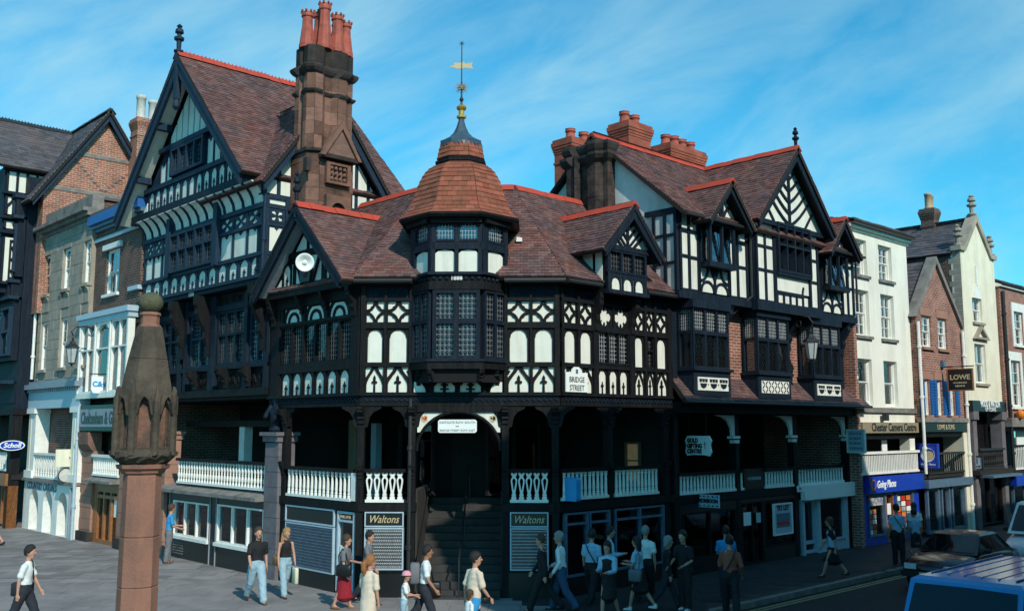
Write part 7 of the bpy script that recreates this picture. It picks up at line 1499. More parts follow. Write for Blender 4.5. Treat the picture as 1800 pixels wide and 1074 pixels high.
for i, s in enumerate(('GOLD', 'GIFTING', 'CENTRE')): text(sg, s, 0.17, 'sign_black', f.m(-0.36, 0.03, 3.80 - i*0.155), xs=0.8, align='LEFT', bold=0.01)
b = MB(); b.box(-0.008, 0.008, -0.032, -0.025, 0.2, 0.42); b.box(-0.05, 0.05, -0.032, -0.025, 0.34, 0.355); put('cross_mark', b, 'sign_black', sg, f.m(0.26, 0, 3.36)); b = MB(); b.tube([(-0.3, 0, 3.94), (-0.3, 0, 4.6)], 0.01, 5); b.tube([(0.3, 0, 3.94), (0.3, 0, 4.6)], 0.01, 5); put('hanger', b, 'iron', sg, f.m())
f = Fr(7.6, -2.0, -90); sg = board_sign('boutique_sign', 'small black and white hanging sign reading MONSOON below the railings', f.m(0.15, 0, 1.9), 0.75, 0.36, 'paleblue_paint', 0.04); text(sg, 'MONSOON', 0.15, 'sign_black', f.m(0.15, 0.025, 2.08), xs=0.85, bold=0.01)
for v_ in (1.93, 2.19):
    b = MB()
    for q in range(5): b.prism([(-0.34 + q*0.15, 0), (-0.24 + q*0.15, 0), (-0.29 + q*0.15, 0.05)], -0.026, -0.02)
    put('zigzag', b, 'sign_black', sg, f.m(0.15, 0, v_), kind='stuff')
text(R1, 'MONSOON', 0.14, 'paleblue_paint', FA.m(8.75, 0.01, 2.6))
sg = board_sign('to_let_poster', 'white and blue TO LET poster on the dark shop window', FA.m(10.2, 0.09, 0.82), 1.05, 0.92, 'paleblue_paint', 0.03, frame='sign_white'); text(sg, 'TO LET', 0.22, 'sign_black', FA.m(10.2, 0.108, 1.62), bold=0.01); bx(sg, 'print_block', 'bluegrey_paint', FA, 9.8, 10.6, 1.02, 1.46, 0.105, 0.110); bx(sg, 'print_strip', 'poster_red', FA, 9.85, 10.55, 1.1, 1.2, 0.110, 0.114)
sg = board_sign('door_number_sign', 'small white number board beside the blank white fascia', FA.m(11.28, 0.1, 2.08), 0.32, 0.2, 'sign_white', 0.02); text(sg, '14', 0.16, 'sign_black', FA.m(11.28, 0.113, 2.18)); bx(R1, 'notice', 'sign_white', FA, 8.05, 8.45, 1.2, 1.6, 0.03, 0.04); bx(R1, 'notice', 'paleblue_paint', FA, 8.75, 9.0, 1.25, 1.55, 0.03, 0.04)
f = Fr(16.45, -2.2, -90); sg = board_sign('pale_blue_hanging_sign', 'pale blue hanging board with four lines of lettering where the two right buildings meet', f.m(0.02, 0, 3.32), 0.62, 0.76, 'paleblue_paint', 0.06, frame='white_paint')
for i in range(4): print_line(sg, f, 0.02, 0.032, 3.96 - i*0.17, 0.46, 0.09, 'bluegrey_paint')
f = Fr(21.75, -2.2, -90); sg = board_sign('blue_square_hanging_sign', 'blue square hanging sign with a crescent and globe beside the travel shop', f.m(0.25, 0, 2.66), 0.72, 0.86, 'sign_blue', 0.14, frame='sign_blue'); b = MB(); b.prism([arc(0, 0, 0.27, 0, 360, 24)[:-1], arc(0.05, 0.02, 0.22, 0, 360, 20)[:-1]], -0.085, -0.07); put('crescent', b, 'sign_white', sg, f.m(0.25, 0, 3.12)); b = MB(); b.prism(arc(0.06, 0, 0.17, 0, 360, 20)[:-1], -0.082, -0.07); put('globe', b, 'gold_paint', sg, f.m(0.25, 0, 3.1)); text(sg, 'Going Places', 0.11, 'sign_white', f.m(0.25, 0.075, 2.76), shear=0.2); bx(sg, 'bracket_arm', 'iron', f, -0.3, -0.12, 3.0, 3.4, -0.02, 0.02)
f = Fr(23.7, -2.3, -90); sg = board_sign('jeweller_hanging_sign', 'brown hanging sign with gold rim reading LOWE above the blue shutters', f.m(0.75, 0, 5.66), 0.95, 0.82, 'sign_black', 0.06, frame='wood_varnish'); text(sg, 'LOWE', 0.28, 'gold_paint', f.m(0.75, 0.035, 6.16), bold=0.006); print_line(sg, f, 0.75, 0.032, 5.95, 0.55, 0.07, 'gold_paint'); print_line(sg, f, 0.75, 0.032, 5.82, 0.4, 0.07, 'gold_paint'); b = MB(); b.tube([(0, 0, 6.6), (1.3, 0, 6.6)], 0.025, 6); put('bracket_arm', b, 'iron', sg, f.m())
f = Fr(26.2, -2.3, -90); sg = board_sign('small_picture_sign', 'small black-framed picture sign over the canopy of the optician', f.m(0.1, 0, 2.46), 0.72, 0.5, 'paleblue_paint', 0.06, frame='sign_black'); print_line(sg, f, 0.1, 0.032, 2.56, 0.56, 0.08, 'sign_black'); bx(sg, 'picture', 'bluegrey_paint', f, -0.1, 0.3, 2.68, 2.88, 0.03, 0.036)
f = Fr(2.0, -1.95, -90); sg = board_sign('plain_blue_sign', 'plain pale blue rounded board hanging at the corner railings', f.m(0.05, 0, 2.36), 0.46, 0.58, 'sign_cyan', 0.16, shape=[(-0.23, 0.05), (-0.2, 0), (0.2, 0), (0.23, 0.05), (0.23, 0.53), (0.2, 0.58), (-0.2, 0.58), (-0.23, 0.53)])

# ---------------------------------------------------------------- vehicles (x forward, y left, z up)
mat('car_black', (0.008, 0.009, 0.012), rough=0.15, spec=0.6); mat('car_blue', (0.03, 0.22, 0.50), (0.028, 0.20, 0.47), rough=0.12, spec=0.7, scale=1); mat('car_white', (0.72, 0.75, 0.76), rough=0.2, spec=0.6)
mat('tyre', (0.012, 0.012, 0.012), rough=0.85); mat('rim_metal', (0.4, 0.4, 0.41), rough=0.35, metal=0.7); mat('car_glass', (0.006, 0.008, 0.01), rough=0.03, spec=0.6); mat('lamp_glass', (0.7, 0.72, 0.72), rough=0.1, spec=0.7); mat('plate', (0.75, 0.72, 0.55), rough=0.5); mat('trim_black', (0.012, 0.012, 0.013), rough=0.6)
def vehicle(name, label, cat, M, prof, cabin, W, body_m, wheels, wr=0.3, roof_ribs=0):
    """prof: (x, z_bottom, z_top, half-width factor) stations; cabin: (x_base, x_top, z_base, z_top, inset) for rear and front ends"""
    o = thing(name, label, cat, tuple(M.to_translation())); hw = W/2
    def ring(x, z0, z1, k):
        h = hw*k; return [(x, -h*0.88, z0), (x, -h, z0 + (z1-z0)*0.22), (x, -h*1.0, z0 + (z1-z0)*0.55), (x, -h*0.985, z0 + (z1-z0)*0.8), (x, -h*0.93, z1 - 0.03), (x, -h*0.8, z1), (x, 0, z1 + 0.025), (x, h*0.8, z1), (x, h*0.93, z1 - 0.03), (x, h*0.985, z0 + (z1-z0)*0.8), (x, h, z0 + (z1-z0)*0.55), (x, h, z0 + (z1-z0)*0.22), (x, h*0.88, z0)]
    b = MB(); b.rings([ring(*p) for p in prof]); put('body', b.mesh('body', True), body_m, o, M)
    (rb, rt), (ft, fb_), zb, zt, ins = cabin
    def cr(x0, x1, t): return x0 + (x1-x0)*t
    hb, ht = hw*0.95, hw*ins; b = MB()
    pil = 0.055
    lower = [(rb, -hb, zb), (fb_, -hb, zb), (fb_, hb, zb), (rb, hb, zb)]; upper = [(rt, -ht, zt - 0.06), (ft, -ht, zt - 0.06), (ft, ht, zt - 0.06), (rt, ht, zt - 0.06)]
    rfn = [(rt + 0.12, -ht*0.9, zt - 0.01), (ft - 0.12, -ht*0.9, zt - 0.01), (ft - 0.12, ht*0.9, zt - 0.01), (rt + 0.12, ht*0.9, zt - 0.01)]; top = [(rt + 0.4, -ht*0.6, zt + 0.02), (ft - 0.4, -ht*0.6, zt + 0.02), (ft - 0.4, ht*0.6, zt + 0.02), (rt + 0.4, ht*0.6, zt + 0.02)]
    b.rings([lower, upper, rfn, top]); put('cabin', b, body_m, o, M)
    def panel(nm, q, e=0.012, inset=(0.06, 0.06)):
        q = [Vector(p) for p in q]; c = sum(q, Vector())/4; nn = (q[1]-q[0]).cross(q[3]-q[0]).normalized()
        if nn.dot(c - Vector(((rb+fb_)/2, 0, zb + 0.2))) < 0: nn = -nn
        s, t = inset
        def uv(a, d): return (q[0]*(1-a) + q[1]*a)*(1-d) + (q[3]*(1-a) + q[2]*a)*d
        pts = [uv(s, t*1.3), uv(1-s, t*1.3), uv(1-s*0.8, 0.5), uv(1-s, 1-t), uv(0.5, 1-t*0.8), uv(s, 1-t), uv(s*0.8, 0.5)]
        mb = MB(); mb.add([p + nn*e for p in pts] + [p - nn*0.01 for p in pts], [tuple(range(7)), tuple(reversed(range(7, 14)))] + [(i, i+7, (i+1) % 7 + 7, (i+1) % 7) for i in range(7)]); put(nm, mb, 'car_glass', o, M)
    panel('windscreen', [lower[1], lower[2], upper[2], upper[1]], inset=(0.05, 0.07)); panel('rear_window', [lower[3], lower[0], upper[0], upper[3]], inset=(0.07, 0.1))
    for s, (a, c, d, e) in ((-1, (lower[0], lower[1], upper[1], upper[0])), (1, (lower[3], lower[2], upper[2], upper[3]))):
        a, c, d, e = map(Vector, (a, c, d, e)); k = 3 if (fb_ - rb) > 3.2 else 2
        for q in range(k): panel('side_window', [a.lerp(c, q/k), a.lerp(c, (q+1)/k), e.lerp(d, (q+1)/k), e.lerp(d, q/k)], inset=(0.07, 0.1))
    if roof_ribs:
        for i in range(roof_ribs): y = -ht*0.75 + 1.5*ht*i/(roof_ribs-1); b = MB(); b.tube([(rt + 0.35, y, zt + 0.018), (ft - 0.3, y, zt + 0.018)], 0.014, 6); put('roof_rib', b, body_m, o, M)
    for wx in wheels:
        for s in (-1, 1):
            wh = thing('wheel', None, None, (0, 0, 0)); wh.parent = o; MW = M @ Matrix.Translation((wx, s*(hw - 0.09), wr)) @ Matrix.Rotation(R(90), 4, 'X'); WM[wh] = MW; wh.matrix_basis = WM[o].inverted() @ MW
            put('tyre', cmesh(('tyre', wr), lambda b: b.lathe([(wr*0.62, -0.09), (wr*0.95, -0.1), (wr, -0.06), (wr, 0.06), (wr*0.95, 0.1), (wr*0.62, 0.09)], 20)), 'tyre', wh, MW); put('rim', cmesh(('rim', wr), lambda b: b.lathe([(wr*0.63, -0.07), (wr*0.5, -0.085), (wr*0.2, -0.05), (wr*0.2, 0.05), (wr*0.5, 0.085), (wr*0.63, 0.07)], 16)), 'rim_metal', wh, MW)
    x0, x1 = prof[0][0], prof[-1][0]; zm = (prof[-2][1] + prof[-2][2])/2
    for nm, xx, s_ in (('front_bumper', x1, 1), ('rear_bumper', x0, -1)): b = MB(); b.box(xx - 0.08, xx + 0.08, -hw*0.9, hw*0.9, 0.36, 0.52); put(nm, b, 'trim_black', o, M)
    for s in (-1, 1):
        b = MB(); b.box(x1 - 0.12, x1 + 0.03, s*hw*0.62 - 0.16, s*hw*0.62 + 0.16, zm + 0.02, zm + 0.16); put('headlight', b, 'lamp_glass', o, M); b = MB(); b.box(x0 - 0.03, x0 + 0.1, s*hw*0.7 - 0.14, s*hw*0.7 + 0.14, zm, zm + 0.16); put('tail_light', b, 'poster_red', o, M)
        b = MB(); b.ball((fb_ - 0.35, s*(hw + 0.1), zb + 0.1), (0.06, 0.11, 0.07), 8, 6); b.tube([(fb_ - 0.35, s*hw*0.95, zb + 0.04), (fb_ - 0.35, s*(hw+0.05), zb + 0.08)], 0.02, 5); put('door_mirror', b, 'trim_black', o, M)
    b = MB(); b.box(x1 + 0.081, x1 + 0.09, -0.26, 0.26, 0.38, 0.50); pl = put('number_plate', b, 'plate', o, M)
    pass
    for s in (-1, 1):
        b = MB(); b.tube([(fb_ - 0.1, s*0.35 - 0.3, zb + 0.03), (fb_ - 0.16, s*0.35 + 0.25, zb + 0.05)], 0.01, 5); put('wiper', b, 'trim_black', o, M)
    return o
faceW = Matrix.Rotation(math.pi, 4, 'Z')       # drives toward the cross, front to -X
vehicle('saloon_car', 'black saloon car parked nose-first at the kerb beyond the blue four-wheel drive', 'car', Matrix.Translation((12.2, -7.35, -0.14)) @ faceW, [(-2.15, 0.42, 0.72, 0.86), (-2.05, 0.3, 0.88, 0.95), (-1.5, 0.24, 0.94, 1.0), (-0.5, 0.22, 0.96, 1.0), (0.6, 0.22, 0.95, 1.0), (1.3, 0.24, 0.86, 0.99), (1.85, 0.3, 0.78, 0.95), (2.05, 0.4, 0.66, 0.86)], ((-1.55, -0.95), (0.25, 0.95), 0.92, 1.42, 0.74), 1.7, 'car_black', (-1.3, 1.3), 0.31)
vehicle('four_wheel_drive', 'sky blue four-wheel drive with ribbed roof in the lower right corner', 'car', Matrix.Translation((0.95, -12.6, -0.14)) @ faceW, [(-2.2, 0.5, 1.0, 0.92), (-2.15, 0.42, 1.1, 0.98), (-1.0, 0.4, 1.14, 1.0), (0.8, 0.4, 1.14, 1.0), (1.3, 0.4, 1.12, 1.0), (2.1, 0.42, 1.06, 0.98), (2.3, 0.5, 0.95, 0.92)], ((-2.15, -2.0), (1.55, 2.05) if 0 else (1.62, 2.08), 1.1, 2.04, 0.92), 1.82, 'car_blue', (-1.35, 1.45), 0.38, 6)
vehicle('white_van', 'white van with large windscreen at the right edge behind the black saloon', 'van', Matrix.Translation((18.3, -7.95, -0.3)) @ faceW, [(-2.4, 0.45, 1.2, 0.94), (-2.35, 0.35, 1.25, 1.0), (-0.5, 0.32, 1.25, 1.0), (1.2, 0.32, 1.22, 1.0), (1.9, 0.35, 1.05, 0.98), (2.25, 0.4, 0.9, 0.92), (2.35, 0.5, 0.8, 0.88)], ((-2.35, -2.25), (0.95, 1.75), 1.2, 2.15, 0.88), 1.9, 'car_white', (-1.5, 1.45), 0.34, 0)

# ---------------------------------------------------------------- people
mat('skin', (0.50, 0.27, 0.19), (0.44, 0.23, 0.16), rough=0.55, scale=8); mat('skin_tan', (0.36, 0.175, 0.105), (0.32, 0.15, 0.09), rough=0.55, scale=8)
for nm, c in dict(hair_dark=(0.018, 0.013, 0.010), hair_brown=(0.075, 0.042, 0.022), hair_blond=(0.42, 0.26, 0.10), hair_ginger=(0.36, 0.14, 0.045), hair_grey=(0.30, 0.29, 0.28)).items(): mat(nm, c, tuple(x*0.6 for x in c), rough=0.5, scale=60, bump=0.6, bscale=150)
CL = dict(shirt_white=(0.74, 0.77, 0.76), shirt_cream=(0.66, 0.55, 0.43), cloth_black=(0.013, 0.013, 0.015), jeans_pale=(0.30, 0.44, 0.52), jeans_blue=(0.035, 0.06, 0.11), cloth_navy=(0.02, 0.024, 0.035), cloth_grey=(0.16, 0.165, 0.18), skirt_red=(0.28, 0.012, 0.025), shirt_blue=(0.03, 0.27, 0.55), shirt_paleblue=(0.30, 0.50, 0.66), rust=(0.30, 0.085, 0.05), pink=(0.72, 0.33, 0.40), shoe_brown=(0.12, 0.055, 0.03), leather_black=(0.012, 0.012, 0.013), leather_tan=(0.26, 0.12, 0.045), bag_cream=(0.68, 0.66, 0.50), shoe_white=(0.7, 0.72, 0.72), trousers_blue=(0.03, 0.07, 0.14))
for nm, c in CL.items(): mat(nm, c, tuple(x*0.86 for x in c), rough=0.85 if 'leather' not in nm else 0.4, scale=7, bump=0.25, bscale=25)
import numpy as np
QUEUE = []
def chain(b, pts, rad, n=12, ref=Vector((1, 0, 0))):
    """rounded tapering limb; rad entries are r or (rx, ry)"""
    pts = [Vector(p) for p in pts]; rs = []
    P = [pts[0] - (pts[1]-pts[0]).normalized()*(rad[0] if not isinstance(rad[0], tuple) else min(rad[0]))*0.55] + pts + [pts[-1] + (pts[-1]-pts[-2]).normalized()*(rad[-1] if not isinstance(rad[-1], tuple) else min(rad[-1]))*0.55]
    sc = lambda r, k: tuple(x*k for x in r) if isinstance(r, tuple) else r*k
    Rr = [sc(rad[0], 0.45)] + list(rad) + [sc(rad[-1], 0.45)]
    for i, p in enumerate(P):
        d = (P[min(i+1, len(P)-1)] - P[max(i-1, 0)]).normalized()
        rf = ref if abs(d.dot(ref)) < 0.9 else Vector((0, 1, 0))
        a = (rf - d*rf.dot(d)).normalized(); c = d.cross(a); r = Rr[i]; rx, ry = r if isinstance(r, tuple) else (r, r)
        rs.append([p + a*rx*math.cos(2*math.pi*k/n) + c*ry*math.sin(2*math.pi*k/n) for k in range(n)])
    b.rings(rs)
def soft(name, mb, m, parent, M, vox, sm=4, wr=0.0):
    if wr: pass
    me = mb.mesh(name); o = put(name, me, m, parent, M)
    md = o.modifiers.new('r', 'REMESH'); md.mode = 'VOXEL'; md.voxel_size = vox; md.use_smooth_shade = True
    s = o.modifiers.new('s', 'SMOOTH'); s.factor = 0.5; s.iterations = sm
    QUEUE.append((o, wr)); return o
def finish_soft():
    bpy.context.view_layer.update(); dg = bpy.context.evaluated_depsgraph_get()
    for o, wr in QUEUE:
        me = bpy.data.meshes.new_from_object(o.evaluated_get(dg)); m0 = o.data.materials[0] if o.data.materials else None
        if wr:
            n = len(me.vertices); co = np.empty(n*3, np.float32); no = np.empty(n*3, np.float32); me.vertices.foreach_get('co', co); me.vertex_normals.foreach_get('vector', no)
            co = co.reshape(-1, 3); no = no.reshape(-1, 3); ph = hash(o.name) % 97; X, Y, Zc_ = co.T
            d = np.sin(13*Zc_ + 9*X + ph + 2*np.sin(7*Y + ph))*np.sin(11*X - 8*Y + 5*Zc_ + ph*2) + 0.5*np.sin(37*Zc_ - 21*X + 3*np.sin(17*Y + 6*Zc_))
            me.vertices.foreach_set('co', (co + no*(d*wr)[:, None]).ravel()); me.update()
        if not me.materials and m0: me.materials.append(m0)
        o.modifiers.clear(); o.data = me
        me.shade_smooth()
def person(label, x, y, face, h=1.75, legs=((20, 5), (-18, 25)), arms=((-15, 20, 6), (15, 20, 6)), top=('shirt_white', 'short'), bottom=('trousers', 'cloth_navy'), hair=('hair_dark', 'short'), shoes='leather_black', skin='skin', head=0, lean=3, build=1.0, z=0.0, tie=None, hat=None, vest=None, face_detail=True, group='pedestrians', hip_drop=0.0):
    """face = heading in degrees (0 = +X). local frame: y forward, x right"""
    t = thing('person', label, 'person', (x, y, z), group); s = h/1.75
    M = Matrix.Translation((x, y, z)) @ Matrix.Rotation(R(face - 90), 4, 'Z') @ Matrix.Scale(s, 4)
    bd = build; ft = []; J = {}
    if bottom[0] == 'longskirt': legs = tuple((a*0.45, k*0.6) for a, k in legs)
    elif bottom[0] == 'skirt': legs = tuple((a*0.75, k) for a, k in legs)
    for sd, (a, k) in zip((-1, 1), legs):
        hip = Vector((sd*0.09*bd, 0, 0.92)); kn = hip + 0.44*Vector((sd*0.02, math.sin(R(a)), -math.cos(R(a)))); an = kn + 0.41*Vector((0, math.sin(R(a-k)), -math.cos(R(a-k)))); J[sd] = [hip, kn, an]
    dz = min(J[-1][2].z, J[1][2].z) - 0.075
    for sd in (-1, 1): J[sd] = [p - Vector((0, 0, dz)) for p in J[sd]]
    O = Vector((0, 0, -dz)); L_ = lambda z_: Vector((0, math.tan(R(lean))*(z_ - 0.92), z_)) + O
    pel, wst, cst, nk = L_(0.95), L_(1.12), L_(1.34), L_(1.50)
    A = {}
    for sd, (a, e, ab) in zip((-1, 1), arms):
        shd = L_(1.405) + Vector((sd*0.172*bd, 0, 0)); u_ = Vector((sd*math.sin(R(ab)), math.sin(R(a))*math.cos(R(ab)), -math.cos(R(a))*math.cos(R(ab))))
        el = shd + 0.29*u_; a2 = a + e; ab2 = ab*0.3 if e < 60 else -18
        f_ = Vector((sd*math.sin(R(ab2)), math.sin(R(a2))*math.cos(R(ab2)), -math.cos(R(a2))*math.cos(R(ab2)))); wr_ = el + 0.255*f_; A[sd] = [shd, el, wr_, f_]
    hc = L_(1.50) + Vector((0, 0.025, 0.145)); HR = Matrix.Rotation(R(-head), 3, 'Z'); HS = 1.13; hp = lambda p: hc + HR @ (Vector(p)*HS)
    # body: one continuous skin
    b = MB()
    chain(b, [pel, wst, cst, L_(1.43)], [(0.145*bd, 0.095), (0.125*bd, 0.085), (0.15*bd, 0.10), (0.13*bd, 0.075)]); chain(b, [L_(1.42), nk, nk + Vector((0, 0.01, 0.06))], [0.055, 0.052, 0.052])
    b.ball(hp((0, 0, 0.015)), (0.086, 0.106, 0.119), 16, 12); chain(b, [hp((0, 0.03, -0.03)), hp((0, 0.045, -0.09))], [(0.062, 0.062), (0.04, 0.04)]); chain(b, [hp((0, 0.088, 0.015)), hp((0, 0.112, -0.02))], [0.012, 0.016])
    for sd in (-1, 1):
        hip, kn, an = J[sd]; shd, el, wr_, f_ = A[sd]
        chain(b, [hip, hip.lerp(kn, 0.5), kn, kn.lerp(an, 0.35), an], [0.078*bd, 0.068*bd, 0.05, 0.052, 0.035]); chain(b, [an, an + Vector((0, 0.1, -0.045))], [0.035, 0.03])
        chain(b, [shd, shd.lerp(el, 0.5), el, el.lerp(wr_, 0.4), wr_], [(0.05 if top[1] == 'none' else 0.034)*bd, 0.041*bd, 0.036, 0.036, 0.026]); chain(b, [wr_, wr_ + f_*0.05, wr_ + f_*0.085], [(0.02, 0.028), (0.017, 0.038), (0.014, 0.036)], ref=Vector((1, 0, 0)))
        b.ball(hp((sd*0.078, -0.005, 0.0)), (0.012, 0.022, 0.032), 8, 6)
        # four fingers and a thumb, unequal and slightly curled
        pal = wr_ + f_*0.09; sx = (Vector((0, 1, 0)) - f_*f_.y).normalized(); inn = Vector((-sd, 0, 0))
        for q, ln_f in enumerate((0.068, 0.078, 0.072, 0.055)):
            p0 = pal + sx*(0.028 - 0.019*q); p1 = p0 + f_*ln_f*0.5 + inn*0.006; p2 = p0 + f_*ln_f*0.9 + inn*0.026; chain(b, [p0 - f_*0.02, p1, p2], [0.010, 0.0095, 0.008], 6)
        p0 = wr_ + f_*0.035 + sx*0.03; chain(b, [p0, p0 + f_*0.035 + sx*0.02 + inn*0.012, p0 + f_*0.065 + sx*0.018 + inn*0.02], [0.013, 0.011, 0.009], 6)
    soft('body', b, skin, t, M, 0.0145, 2)
    # hair: cap that leaves the face free
    hcol, hst = hair; b = MB(); rs = []; nu, nv = 20, 12
    for i in range(nv + 1):
        th_ = math.pi*0.5 - math.pi*(0.01 + 0.80*i/nv); row = []
        for k in range(nu):
            ph = 2*math.pi*k/nu; fr_ = max(0, math.sin(ph)); cut = -0.52 + 0.98*fr_**0.7 if hst in ('short', 'pony') else -0.75 + 1.05*fr_**0.6
            th2 = max(th_, math.asin(max(-0.95, min(0.9, cut)))); r_ = 1.09 + 0.13*math.sin(th2) + 0.035*math.sin(ph*5 + i)
            row.append(hp((0.08*r_*math.cos(th2)*math.cos(ph), -0.006 + 0.096*r_*math.cos(th2)*math.sin(ph), 0.024 + 0.112*(1.16 + 0.03*math.sin(ph*3))*math.sin(th2))))
        rs.append(row)
    b.rings(rs)
    if hst == 'long': chain(b, [hp((0, -0.05, 0.03)), hp((0, -0.06, -0.08)), hp((0, -0.06, -0.18)), hp((0, -0.06, -0.25))], [(0.09, 0.06), (0.112, 0.06), (0.115, 0.05), (0.08, 0.035)])
    if hst == 'pony': chain(b, [hp((0, -0.10, 0.02)), hp((0, -0.14, -0.02)), hp((0, -0.13, -0.14)), hp((0, -0.11, -0.24))], [0.04, 0.055, 0.06, 0.03])
    if hst == 'bob': chain(b, [hp((0, -0.05, 0.02)), hp((0, -0.06, -0.10))], [(0.09, 0.06), (0.085, 0.055)])
    soft('hair', b, hcol, t, M, 0.016, 2, 0.006)
    if face_detail:
        for sd in (-1, 1): eb = MB(); eb.ball(hp((sd*0.032, 0.083, 0.022)), (0.012, 0.008, 0.007), 8, 6); put('eye', eb, 'hair_dark', t, M)
        eb = MB(); eb.ball(hp((0, 0.088, -0.052)), (0.024, 0.01, 0.006), 8, 6); put('mouth', eb, 'rust', t, M)
    # top
    tm, sl = top; b = MB(); hem = 0.95 if sl != 'loose' else 0.74; fl = 1.0 if sl != 'loose' else 1.16
    chain(b, [L_(hem) , L_(1.0), L_(1.15), L_(1.32), L_(1.40), L_(1.445)], [(0.158*bd*fl, 0.115*fl), (0.160*bd*fl, 0.115*fl), (0.152*bd*(1 + (fl-1)*0.6), 0.108*fl), (0.168*bd, 0.118), (0.150*bd, 0.10), (0.10*bd, 0.075)]); chain(b, [L_(1.43), L_(1.475)], [(0.085, 0.07), (0.066, 0.06)])
    if sl != 'none':
        for sd in (-1, 1):
            shd, el, wr_, f_ = A[sd]
            if sl in ('short', 'loose'): e_ = shd.lerp(el, 0.78 if sl == 'short' else 0.95); chain(b, [shd + Vector((-sd*0.04, 0, 0.0)), shd, shd.lerp(el, 0.4), e_], [0.064*bd, 0.066*bd, 0.067*bd, 0.072*bd])
            else: chain(b, [shd + Vector((-sd*0.04, 0, 0)), shd, shd.lerp(el, 0.5), el, el.lerp(wr_, 0.5), wr_], [0.062*bd, 0.064*bd, 0.06*bd, 0.054, 0.05, 0.042])
    soft('shirt', b, tm, t, M, 0.02, 3, 0.006)
    if vest: b = MB(); chain(b, [L_(0.93), L_(1.15), L_(1.36), L_(1.42)], [(0.178*bd, 0.128), (0.168*bd, 0.122), (0.165*bd, 0.128), (0.11*bd, 0.09)]); soft('waistcoat', b, vest, t, M, 0.017, 3, 0.006)
    if tie: b = MB(); c_ = L_(1.44); b.add([c_ + Vector(p) for p in ((-0.02, 0.10, 0.0), (0.02, 0.10, 0.0), (0.03, 0.135, -0.3), (0, 0.135, -0.36), (-0.03, 0.135, -0.3))] + [c_ + Vector(p) for p in ((-0.02, 0.09, 0.0), (0.02, 0.09, 0.0), (0.03, 0.125, -0.3), (0, 0.125, -0.36), (-0.03, 0.125, -0.3))], [(0, 1, 2, 3, 4), (9, 8, 7, 6, 5)] + [(i, i+5, (i+1) % 5 + 5, (i+1) % 5) for i in range(5)]); put('tie', b, tie, t, M)
    # bottom
    bk, bm = bottom; b = MB()
    if bk in ('trousers', 'shorts'):
        chain(b, [L_(1.04), L_(0.95), L_(0.86)], [(0.160*bd, 0.116), (0.172*bd, 0.124), (0.16*bd, 0.118)])
        for sd in (-1, 1):
            hip, kn, an = J[sd]
            if bk == 'trousers': chain(b, [hip, hip.lerp(kn, 0.5), kn, kn.lerp(an, 0.5), an + Vector((0, 0.0, 0.0))], [0.112*bd, 0.104*bd, 0.090, 0.083, 0.080])
            else: chain(b, [hip, hip.lerp(kn, 0.5), hip.lerp(kn, 0.85)], [0.1*bd, 0.095*bd, 0.095*bd])
        soft(bk, b, bm, t, M, 0.02, 3, 0.006)
    else:
        kmid = (J[-1][1] + J[1][1])/2; low = 0.50 if bk == 'skirt' else 0.28
        chain(b, [L_(1.04), L_(0.92), L_(0.75), Vector((kmid.x, kmid.y*0.6, low - dz))], [(0.15*bd, 0.11), (0.175*bd, 0.13), (0.185*bd, 0.155), (0.18*bd, 0.135 + abs(J[-1][1].y - J[1][1].y)*(0.5 if bk == 'skirt' else 0.62))]); soft('skirt', b, bm, t, M, 0.02, 3, 0.006)
    for sd in (-1, 1):
        an = J[sd][2]; b = MB(); dn = Vector((0, 0, min(0, 0.0))); zt = an.z - 0.045
        chain(b, [Vector((an.x, an.y - 0.04, zt)), Vector((an.x, an.y + 0.05, zt - 0.005)), Vector((an.x + sd*0.008, an.y + 0.16, zt - 0.012))], [(0.042, 0.04), (0.046, 0.042), (0.042, 0.026)]); chain(b, [Vector((an.x, an.y - 0.02, zt + 0.06)), Vector((an.x, an.y - 0.01, zt + 0.01))], [0.044, 0.046])
        soft('shoe', b, shoes, t, M, 0.018, 2)
    if hat:
        b = MB(); b.rings([[hp((0.13*math.cos(a), 0.0 + 0.15*math.sin(a), 0.045)) for a in [k*math.pi/8 for k in range(16)]], [hp((0.10*math.cos(a), 0.12*math.sin(a), 0.07)) for a in [k*math.pi/8 for k in range(16)]], [hp((0.095*math.cos(a), 0.11*math.sin(a), 0.12)) for a in [k*math.pi/8 for k in range(16)]], [hp((0.05*math.cos(a), 0.06*math.sin(a), 0.16)) for a in [k*math.pi/8 for k in range(16)]]]); put('hat', b.mesh('hat', True), hat, t, M)
    return t, M, A, J, L_
def strap(parent, M, pts, m, r=0.012): b = MB(); b.tube(pts, r, 6, sq=2.0); put('strap', b, m, parent, M)
def bag(name, label, M, c, size, m, cat='bag', strap_pts=None, rnd=0.35):
    o = thing(name, label, cat, tuple(M @ Vector(c))); w, d, h = size; b = MB(); c = Vector(c)
    b.rings([[c + Vector((w*k*math.copysign(abs(math.cos(a))**rnd, math.cos(a)), d*k*math.copysign(abs(math.sin(a))**rnd, math.sin(a)), z)) for a in [q*math.pi/8 + 0.01 for q in range(16)]] for k, z in ((0.35, -h), (0.5, -h*0.92), (0.5, -h*0.1), (0.42, 0.0))])
    put('bag_body', b.mesh('bag_body', True), m, o, M)
    if strap_pts: strap(o, M, strap_pts, m)
    return o
VIEW = 46.5      # heading straight away from the camera
def face_img(a): return VIEW - a      # a = 0 away, 90 = to the right in the picture, 180 = toward the camera
W1, W2 = ((22, 4), (-20, 22)), ((-18, 20), (20, 6)); ST = ((3, 2), (-4, 3))
SW = ((-22, 22, 7), (18, 18, 7)); HG = ((4, 12, 8), (-4, 12, 8)); FR_ = ((10, 80, 6), (12, 85, 6))
